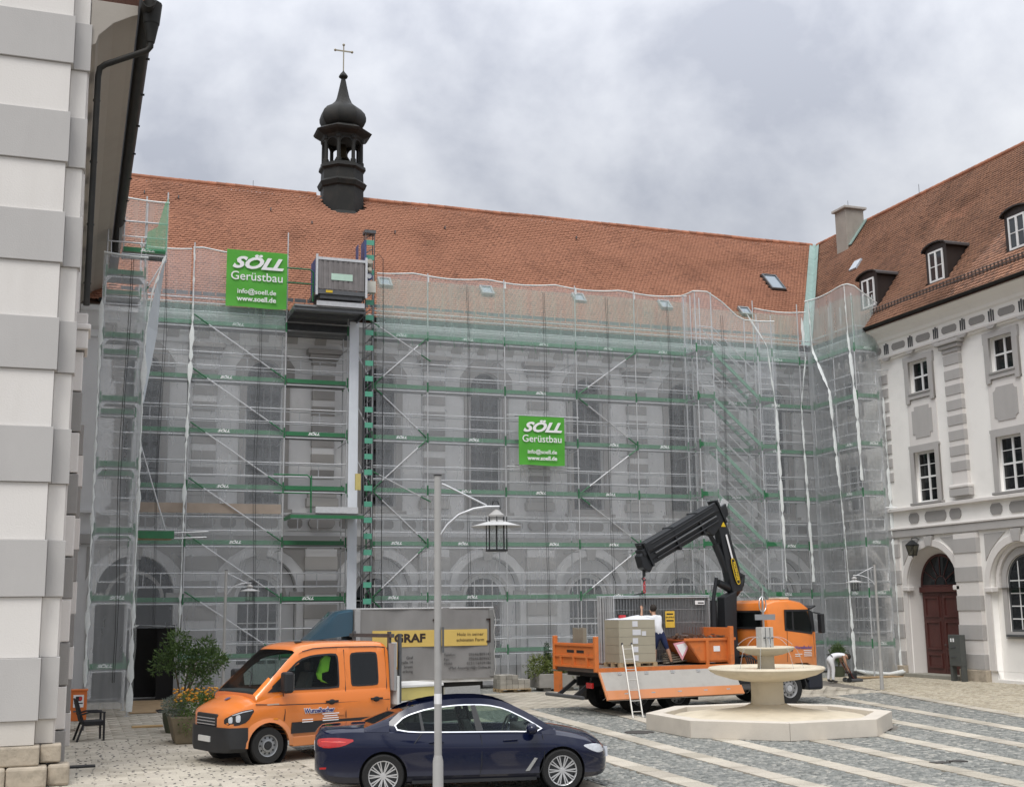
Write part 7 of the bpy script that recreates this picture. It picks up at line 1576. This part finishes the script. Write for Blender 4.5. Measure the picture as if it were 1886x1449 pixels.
def leaves(name, clumps, n, size, mt, parent, aspect=.35, kind=None, up_=.2):
    """leaf quads spread through clumps (centre, radius)"""
    tot = sum(r[0]*r[1]*r[2] for _, r in clumps); V = []; F = []; T = []
    for c, r in clumps:
        m_ = int(n*r[0]*r[1]*r[2]/tot)
        u = rng.normal(size=(m_,3)); u /= np.linalg.norm(u,axis=1)[:,None]; rad = rng.uniform(.25,1,m_)**.5
        P_ = np.array(c)+u*rad[:,None]*np.array(r)*(1+.18*rng.normal(size=(m_,1)))
        for k_ in range(m_):
            d = Vector(u[k_])+Vector(rng.normal(0,.6,3)); d.z += up_; d.normalize(); a = d.cross(Vector(rng.normal(size=3))); a.normalize()
            s_ = size*rng.uniform(.6,1.3); p = Vector(P_[k_]); b = a.cross(d)
            o = len(V); V += [p,p+d*s_*.5+a*s_*aspect*.5+b*s_*.05,p+d*s_,p+d*s_*.5-a*s_*aspect*.5+b*s_*.05]; F.append((o,o+1,o+2,o+3)); T.append(float(np.clip(.5+.28*rng.normal(),0,1)))
    me = bpy.data.meshes.new(name); me.from_pydata([tuple(v) for v in V],[],F); at = me.attributes.new('tint','FLOAT','FACE'); at.data.foreach_set('value',T); me.materials.append(mt)
    o = bpy.data.objects.new(name, me); put(o, parent)
    if kind: o['kind'] = kind
    return o
BARK = mat('bark',(.12,.09,.06),.9,var=.3,scale=10)
OB = thing('leafy_bush', 'large leafy green bush in a pot beside the dark entrance', 'bush', (3.05,33.6,0))
obj('pot', MB().lathe([(.26,0),(.34,.3),(.36,.55),(.33,.55),(.3,.4)],20,(2.75,33.3,0)), mat('pot_green',(.06,.07,.04),.7,var=.3), OB, smooth=40)
for dx, dy in ((-.4,0),(.0,.1),(.3,0),(.75,.1),(.15,-.3)): obj('trunk', MB().path([(2.85,33.35,.5),(2.95+dx*.4,33.4+dy*.5,1.1),(3.05+dx,33.5+dy,1.75)],[.03,.025,.012],6), BARK, OB, smooth=60)
leaves('crown', [((2.4,33.5,1.75),(.3,.4,.22)),((2.75,33.5,1.85),(.5,.5,.38)),((2.75,33.6,2.3),(.32,.4,.28)),((3.35,33.5,1.75),(.5,.5,.42)),((3.65,33.4,1.8),(.32,.4,.26)),((3.45,33.6,2.15),(.3,.35,.2)),((3.25,33.2,1.35),(.4,.35,.22)),((2.2,33.4,1.55),(.18,.25,.1)),((3.85,33.5,1.7),(.18,.25,.16))], 3000, .12, LF1, OB)
PT = thing('stone_planter', 'mossy stone planter with orange marigolds in front of the orange van', 'planter', (3.0,30.6,0))
obj('trough', MB().loft([[(2.5,30.2,0),(3.6,30.2,0),(3.6,31.3,0),(2.5,31.3,0)],[(2.35,30.1,.62),(3.75,30.1,.62),(3.75,31.4,.62),(2.35,31.4,.62)]]), mat('mossy_stone',(.18,.15,.10),.9,var=.35,scale=4,bump=.5,bscale=15,dirt=.5,dcol=(.07,.09,.03)), PT, bevel=.03)
leaves('foliage', [((2.95,30.6,.85),(.55,.5,.3)),((3.3,30.5,.8),(.45,.45,.3)),((2.75,30.15,.5),(.25,.15,.3)),((3.3,30.1,.55),(.35,.15,.25))], 3000, .08, leaf_mat('leaf_marigold',(.05,.10,.02),(.16,.26,.06)), PT, aspect=.3)
leaves('silver_foliage', [((2.45,30.5,.85),(.26,.3,.22))], 700, .08, LFG, PT, aspect=.25)
fl_ = [(2.45+1.2*random.random(),30.2+.75*random.random(),.95+.3*random.random()) for _ in range(130)]
g = MB()
for p in fl_: g.ball(p,.034,4,(1,1,.6))
me = g.mesh('flowers'); at = me.attributes.new('tint','FLOAT','FACE'); at.data.foreach_set('value', list(rng.random(len(me.polygons)))); obj('flowers', me, FLW, PT, kind='stuff')
P2 = thing('concrete_planter', 'grey concrete planter with mixed shrubs behind the truck tailgate', 'planter', (17.3,43.6,0))
obj('trough', MB().box(16.5,18.1,43.1,44.1,.12,.62).box(16.7,17.0,43.2,44.0,0,.12).box(17.6,17.9,43.2,44.0,0,.12), mat('planter_concrete',(.26,.25,.23),.9,var=.25,bump=.3), P2, bevel=.02)
leaves('foliage', [((16.7,43.6,.95),(.45,.45,.35)),((17.3,43.6,.9),(.5,.45,.4)),((17.85,43.6,.85),(.4,.45,.4)),((16.4,43.4,.7),(.25,.3,.25)),((18.1,43.3,.5),(.3,.25,.35))], 2600, .12, LF2, P2)
leaves('conifer', [((17.05,43.7,1.5),(.09,.09,.28)),((17.05,43.7,1.15),(.13,.13,.25))], 700, .07, LF3, P2)
TP = thing('round_shrub', 'small round green shrub behind the bending worker', 'shrub', (29.35,42.9,gz(29.3,0)))
obj('pot', MB().lathe([(.2,0),(.26,.4),(.24,.4),(.2,.3)],18,(29.35,42.9,gz(29.3,0))), mat('pot_green',(.06,.07,.04),.7), TP, smooth=40); obj('trunk', MB().tube((29.35,42.9,.4),(29.35,42.9,.9),.03,6), BARK, TP)
leaves('crown', [((29.35,42.9,1.05),(.34,.34,.36)),((29.35,42.9,1.25),(.24,.24,.25))], 2200, .07, LF1, TP)

# pallets of stone blocks
SP = thing('block_pallet', 'pallet stacked with grey stone blocks beside the grey lorry', 'pallet', (15.6,43.6,0))
for y in (43.25,43.6,43.95): obj('runner', MB().box(15.0,16.2,y-.05,y+.05,.0,.02), WOODP, SP)
for x in (15.05,15.6,16.15):
    for y in (43.25,43.6,43.95): obj('block', MB().box(x-.06,x+.06,y-.05,y+.05,.021,.1), WOODP, SP)
for k_ in range(5): obj('slat', MB().box(15.0,16.2,43.2+.2*k_-.06,43.2+.2*k_+.06,.101,.125), WOODP, SP)
CBk = mat('concrete_block',(.30,.285,.25),.9,var=.2,scale=6,bump=.3,objrand=.25)
for r in range(3):
    for i in range(5 if r < 2 else 3):
        for j in range(2):
            x = 15.02+.236*i+(.1*r%.1); y = 43.25+.42*j; obj('stone_block', MB().box(x,x+.226,y,y+.4,.127+.165*r,.287+.165*r), CBk, SP, bevel=.008)
# drain covers, manhole
tag(obj('manhole_cover', MB().lathe([(.36,-.01),(.36,.012),(.33,.016),(.01,.016)],32,(13.3,27.97,.0)), mat('cast_iron',(.07,.065,.06),.7,metal=.4,var=.3,scale=20,bump=.4)), 'round iron manhole cover in the cobbles left of the fountain', 'manhole')
for i, (x,y) in enumerate(((15.9,20.1),(16.35,20.15))): tag(obj('drain_cover', MB().box(x-.16,x+.16,y-.12,y+.12,-.01,.016), MT['cast_iron']), ('dark square drain cover in the pale band right of the fountain','dark square drain cover in the cobbles beside the pale band')[i], 'drain cover')
# letter box pillar and wall lantern
LBX = thing('letterbox_stele', 'dark grey letterbox stele on two legs beside the red door', 'letterbox', (31.0,37.75,.2), R(0))
SLM = mat('stele_grey',(.075,.08,.075),.5,var=.1)
obj('housing', MB().box(-.12,.12,-.33,.33,.55,1.68), SLM, LBX, local=True, bevel=.01)
for y in (-.28,.28): obj('leg', MB().box(-.1,.1,y-.06,y+.06,-.02,.55), SLM, LBX, local=True)
for y in (.0,.13): obj('bell_plate', MB().box(-.13,-.12,y,y+.07,1.42,1.55), LETW, LBX, local=True)
for z in (1.2,.85): obj('flap', MB().box(-.135,-.12,-.05,.22,z,z+.05), STEELD, LBX, local=True)
WL = thing('wall_lantern', 'old iron wall lantern above the dark red door', 'lantern', (31.25,40.25,4.9))
fr_ = lambda w,z: [(-w,-w,z),(w,-w,z),(w,w,z),(-w,w,z)]
obj('lantern_glass', MB().loft([fr_(.1,.0),fr_(.17,.4)]), glass_mat('lantern_glass',(.8,.78,.68),.5), WL, local=True)
g = MB()
for i in range(4): g.beam(fr_(.105,0)[i],fr_(.175,.4)[i],.022,.022)
for z, w in ((.0,.105),(.4,.175)):
    q = fr_(w,z)
    for i in range(4): g.beam(q[i],q[(i+1)%4],.022,.022)
obj('lantern_frame', g, BLACK, WL, local=True); obj('lantern_roof', MB().loft([fr_(.2,.41),fr_(.09,.54),fr_(.03,.6)]), BLACK, WL, local=True); obj('bracket', MB().path([(0,0,.6),(0,0,.68),(.2,0,.7),(.4,0,.6)],.018,6), BLACK, WL, local=True); obj('finial', MB().ball((0,0,-.04),.03,6), BLACK, WL, local=True)

# ------------------------------------------------------------------ people
SKIN = mat('skin',(.42,.24,.16),.6,var=.1); HAIRD = mat('hair_dark',(.02,.014,.01),.8,var=.3,scale=30)
TSH = mat('white_tshirt',(.70,.71,.74),.85,var=.06,bump=.25,bscale=12); NAVS = mat('navy_shorts',(.012,.022,.075),.85,var=.2); WPT = mat('white_trousers',(.66,.66,.67),.85,var=.1,bump=.2,bscale=10,dirt=.2,dcol=(.45,.43,.4)); BOOT = mat('work_boot',(.05,.045,.04),.8,var=.3)
def person(name, label, J, segs, mats, loc, M, hair):
    """J: joints {name:(x,y,z,r)}, segs: (a,b,material index); one continuous skin surface"""
    T_ = thing(name, label, 'person', loc)
    names = list(J); idx = {k_: i for i, k_ in enumerate(names)}
    me = bpy.data.meshes.new('body'); me.from_pydata([tuple(M @ Vector(J[k_][:3])) for k_ in names], [(idx[a],idx[b]) for a,b,_ in segs], [])
    o = bpy.data.objects.new('body', me); md = o.modifiers.new('s','SKIN'); md.use_smooth_shade = True
    for i, k_ in enumerate(names):
        v = me.skin_vertices[0].data[i]; r_ = J[k_][3]; v.radius = r_ if isinstance(r_, tuple) else (r_, r_); v.use_root = (i == 0)
    sb = o.modifiers.new('u','SUBSURF'); sb.levels = 2; sb.render_levels = 2
    bm_ = eval_mesh(o); bpy.data.objects.remove(o); bpy.data.meshes.remove(me)
    bm_.materials.clear()
    for m_ in mats: bm_.materials.append(m_)
    sg = [(M @ Vector(J[a][:3]), M @ Vector(J[b][:3]), mi) for a,b,mi in segs]
    for p in bm_.polygons:
        c = p.center; best = min(sg, key=lambda s_: (lambda t: (s_[0].lerp(s_[1],t)-c).length)(max(0,min(1,(c-s_[0]).dot(s_[1]-s_[0])/max(1e-6,(s_[1]-s_[0]).length_squared)))))
        p.material_index = best[2]; p.use_smooth = True
    put(bpy.data.objects.new('body', bm_), T_)
    hd = M @ Vector(J['head'][:3])
    h_ = MB().ball((0,0,0),.105,10,(.95,1.05,1.12)); h_.V = [(x,y,z) for x,y,z in h_.V]; 
    obj('hair', h_, HAIRD, T_, M=Matrix.Translation(hd+Vector(hair)), smooth=60)
    return T_
def hand(J, segs, w, palm, fdir, side, pre):
    """palm and five separate fingers from wrist w"""
    w = Vector(w); p = Vector(palm); f = Vector(fdir).normalized(); s_ = Vector(side).normalized()
    J[pre+'palm'] = (*p,.032); segs.append((pre+'wrist',pre+'palm',0))
    for i, (o, l_) in enumerate(((-.03,.07),(-.01,.085),(.01,.08),(.03,.06))):
        a = p+s_*o+f*.035; b = a+f*l_*.6; c = b+(f*.6-Vector((0,0,1))*.5).normalized()*l_*.45
        J[f'{pre}k{i}'] = (*a,.0115); J[f'{pre}m{i}'] = (*b,.0095); J[f'{pre}t{i}'] = (*c,.008); segs += [(pre+'palm',f'{pre}k{i}',0),(f'{pre}k{i}',f'{pre}m{i}',0),(f'{pre}m{i}',f'{pre}t{i}',0)]
    a = p-s_*.045+f*.0; b = a-s_*.02+f*.04; J[pre+'th1'] = (*a,.013); J[pre+'th2'] = (*b,.01); segs += [(pre+'palm',pre+'th1',0),(pre+'th1',pre+'th2',0)]
# worker on the truck bed, back to the viewer, reaching to the fence panels (truck frame)
J = {'pelvis':(-4.33,-.42,2.2,(.15,.12)),'waist':(-4.38,-.40,2.38,(.15,.115)),'chest':(-4.43,-.37,2.6,(.175,.13)),'neckb':(-4.46,-.33,2.76,(.09,.08)),'neck':(-4.46,-.31,2.83,.055),'head':(-4.45,-.28,2.95,(.088,.1)),'crown':(-4.45,-.27,3.01,(.07,.08)),
     'shR':(-4.26,-.33,2.71,.072),'elR':(-4.12,-.12,2.60,.048),'Rwrist':(-4.24,.0,2.78,.032),'shL':(-4.63,-.31,2.71,.072),'elL':(-4.76,-.1,2.72,.048),'Lwrist':(-4.68,.0,2.92,.032),
     'hipR':(-4.23,-.43,2.14,.105),'thR':(-4.19,-.46,1.95,.098),'knR':(-4.13,-.5,1.77,.066),'cfR':(-4.09,-.55,1.6,.058),'anR':(-4.05,-.58,1.40,.04),'ftR':(-4.04,-.57,1.35,.048),'toR':(-3.97,-.45,1.335,.036),
     'hipL':(-4.44,-.40,2.14,.105),'thL':(-4.46,-.38,1.95,.098),'knL':(-4.48,-.34,1.77,.066),'cfL':(-4.5,-.37,1.6,.058),'anL':(-4.52,-.40,1.40,.04),'ftL':(-4.52,-.40,1.35,.048),'toL':(-4.52,-.26,1.335,.036)}
sg = [('pelvis','waist',1),('waist','chest',1),('chest','neckb',1),('neckb','neck',0),('neck','head',0),('head','crown',0),('chest','shR',1),('shR','elR',1),('elR','Rwrist',0),('chest','shL',1),('shL','elL',1),('elL','Lwrist',0),
      ('pelvis','hipR',2),('hipR','thR',2),('thR','knR',2),('knR','cfR',0),('cfR','anR',0),('anR','ftR',3),('ftR','toR',3),('pelvis','hipL',2),('hipL','thL',2),('thL','knL',2),('knL','cfL',0),('cfL','anL',0),('anL','ftL',3),('ftL','toL',3)]
hand(J,sg,(-4.24,.0,2.78),(-4.28,.05,2.84),(-.3,.4,.8),(1,0,0),'R'); hand(J,sg,(-4.68,.0,2.92),(-4.66,.05,2.98),(.2,.4,.9),(-1,0,0),'L')
J = {k_: (v[0]+.14,*v[1:]) for k_, v in J.items()}
W1_ = person('person','person in white t-shirt and navy shorts standing on the truck bed, back turned',J,sg,[SKIN,TSH,NAVS,BOOT],tuple(WT @ Vector((-4.3,-.5,1.3))),WT,(-.01,-.03,.035))
# second worker, bent forward over a hand machine
z0 = gz(27.64,0)
J = {'pelvis':(-.12,0,.90,(.15,.13)),'waist':(.05,0,1.0,(.14,.13)),'chest':(.30,0,1.05,(.15,.17)),'neckb':(.47,0,1.02,(.08,.085)),'neck':(.53,0,.99,.055),'head':(.63,0,.93,(.1,.088)),'crown':(.69,0,.91,(.08,.07)),
     'shR':(.40,-.19,1.0,.07),'elR':(.43,-.23,.74,.05),'Rwrist':(.52,-.18,.52,.033),'shL':(.40,.19,1.0,.07),'elL':(.45,.23,.76,.05),'Lwrist':(.55,.18,.55,.033),
     'hipR':(-.10,-.11,.86,.115),'knR':(-.02,-.13,.5,.078),'anR':(-.06,-.14,.12,.06),'ftR':(-.05,-.14,.06,.05),'toR':(.12,-.16,.045,.04),
     'hipL':(-.10,.11,.86,.115),'knL':(-.06,.14,.5,.078),'anL':(-.12,.15,.12,.06),'ftL':(-.11,.15,.06,.05),'toL':(.06,.17,.045,.04)}
sg = [('pelvis','waist',1),('waist','chest',1),('chest','neckb',1),('neckb','neck',0),('neck','head',0),('head','crown',0),('chest','shR',1),('shR','elR',0),('elR','Rwrist',0),('chest','shL',1),('shL','elL',0),('elL','Lwrist',0),
      ('pelvis','hipR',2),('hipR','knR',2),('knR','anR',2),('anR','ftR',3),('ftR','toR',3),('pelvis','hipL',2),('hipL','knL',2),('knL','anL',2),('anL','ftL',3),('ftL','toL',3)]
hand(J,sg,(.52,-.18,.52),(.55,-.17,.46),(.5,0,-.8),(0,1,0),'R'); hand(J,sg,(.55,.18,.55),(.58,.17,.49),(.5,0,-.8),(0,-1,0),'L')
W2_ = person('person','person in white work clothes bending over a hand machine by the net',J,sg,[SKIN,TSH,WPT,BOOT],(27.5,40.5,z0),TR(27.42,40.5,z0,R(-12)),(.03,0,.03))
obj('belt', MB().path([(.0+.17*math.cos(t)*.3-.05,.17*math.sin(t),.96+.1*math.cos(t)*-1) for t in np.linspace(0,2*PI,17)],.018,5), BLACK, W2_, M=TR(27.42,40.5,z0,R(-12)))
HC = thing('hand_machine', 'dark red hand machine with handles in front of the bending worker', 'machine', (28.0,40.35,z0), R(-12))
RDM = mat('machine_red',(.12,.03,.025),.6,var=.3)
for y in (-.17,.17): obj('handle', MB().path([(-.15,y,.75),(-.02,y,.5),(.1,y,.2),(.2,y,.12)],.018,6), RDM, HC, local=True, smooth=60)
obj('crossbar', MB().tube((-.02,-.17,.5),(-.02,.17,.5),.016,6), RDM, HC, local=True); obj('base_plate', MB().box(-.15,.5,-.2,.2,.03,.14), STEELD, HC, local=True, bevel=.02); obj('motor', MB().box(.05,.3,-.13,.13,.14,.34), BLACK, HC, local=True, bevel=.03)
for y in (-.2,.2): obj('wheel', MB().tube((-.05,y-.03,.09),(-.05,y+.03,.09),.09,14), RUBBER, HC, local=True)

bpy.data.scenes.remove(TMP)
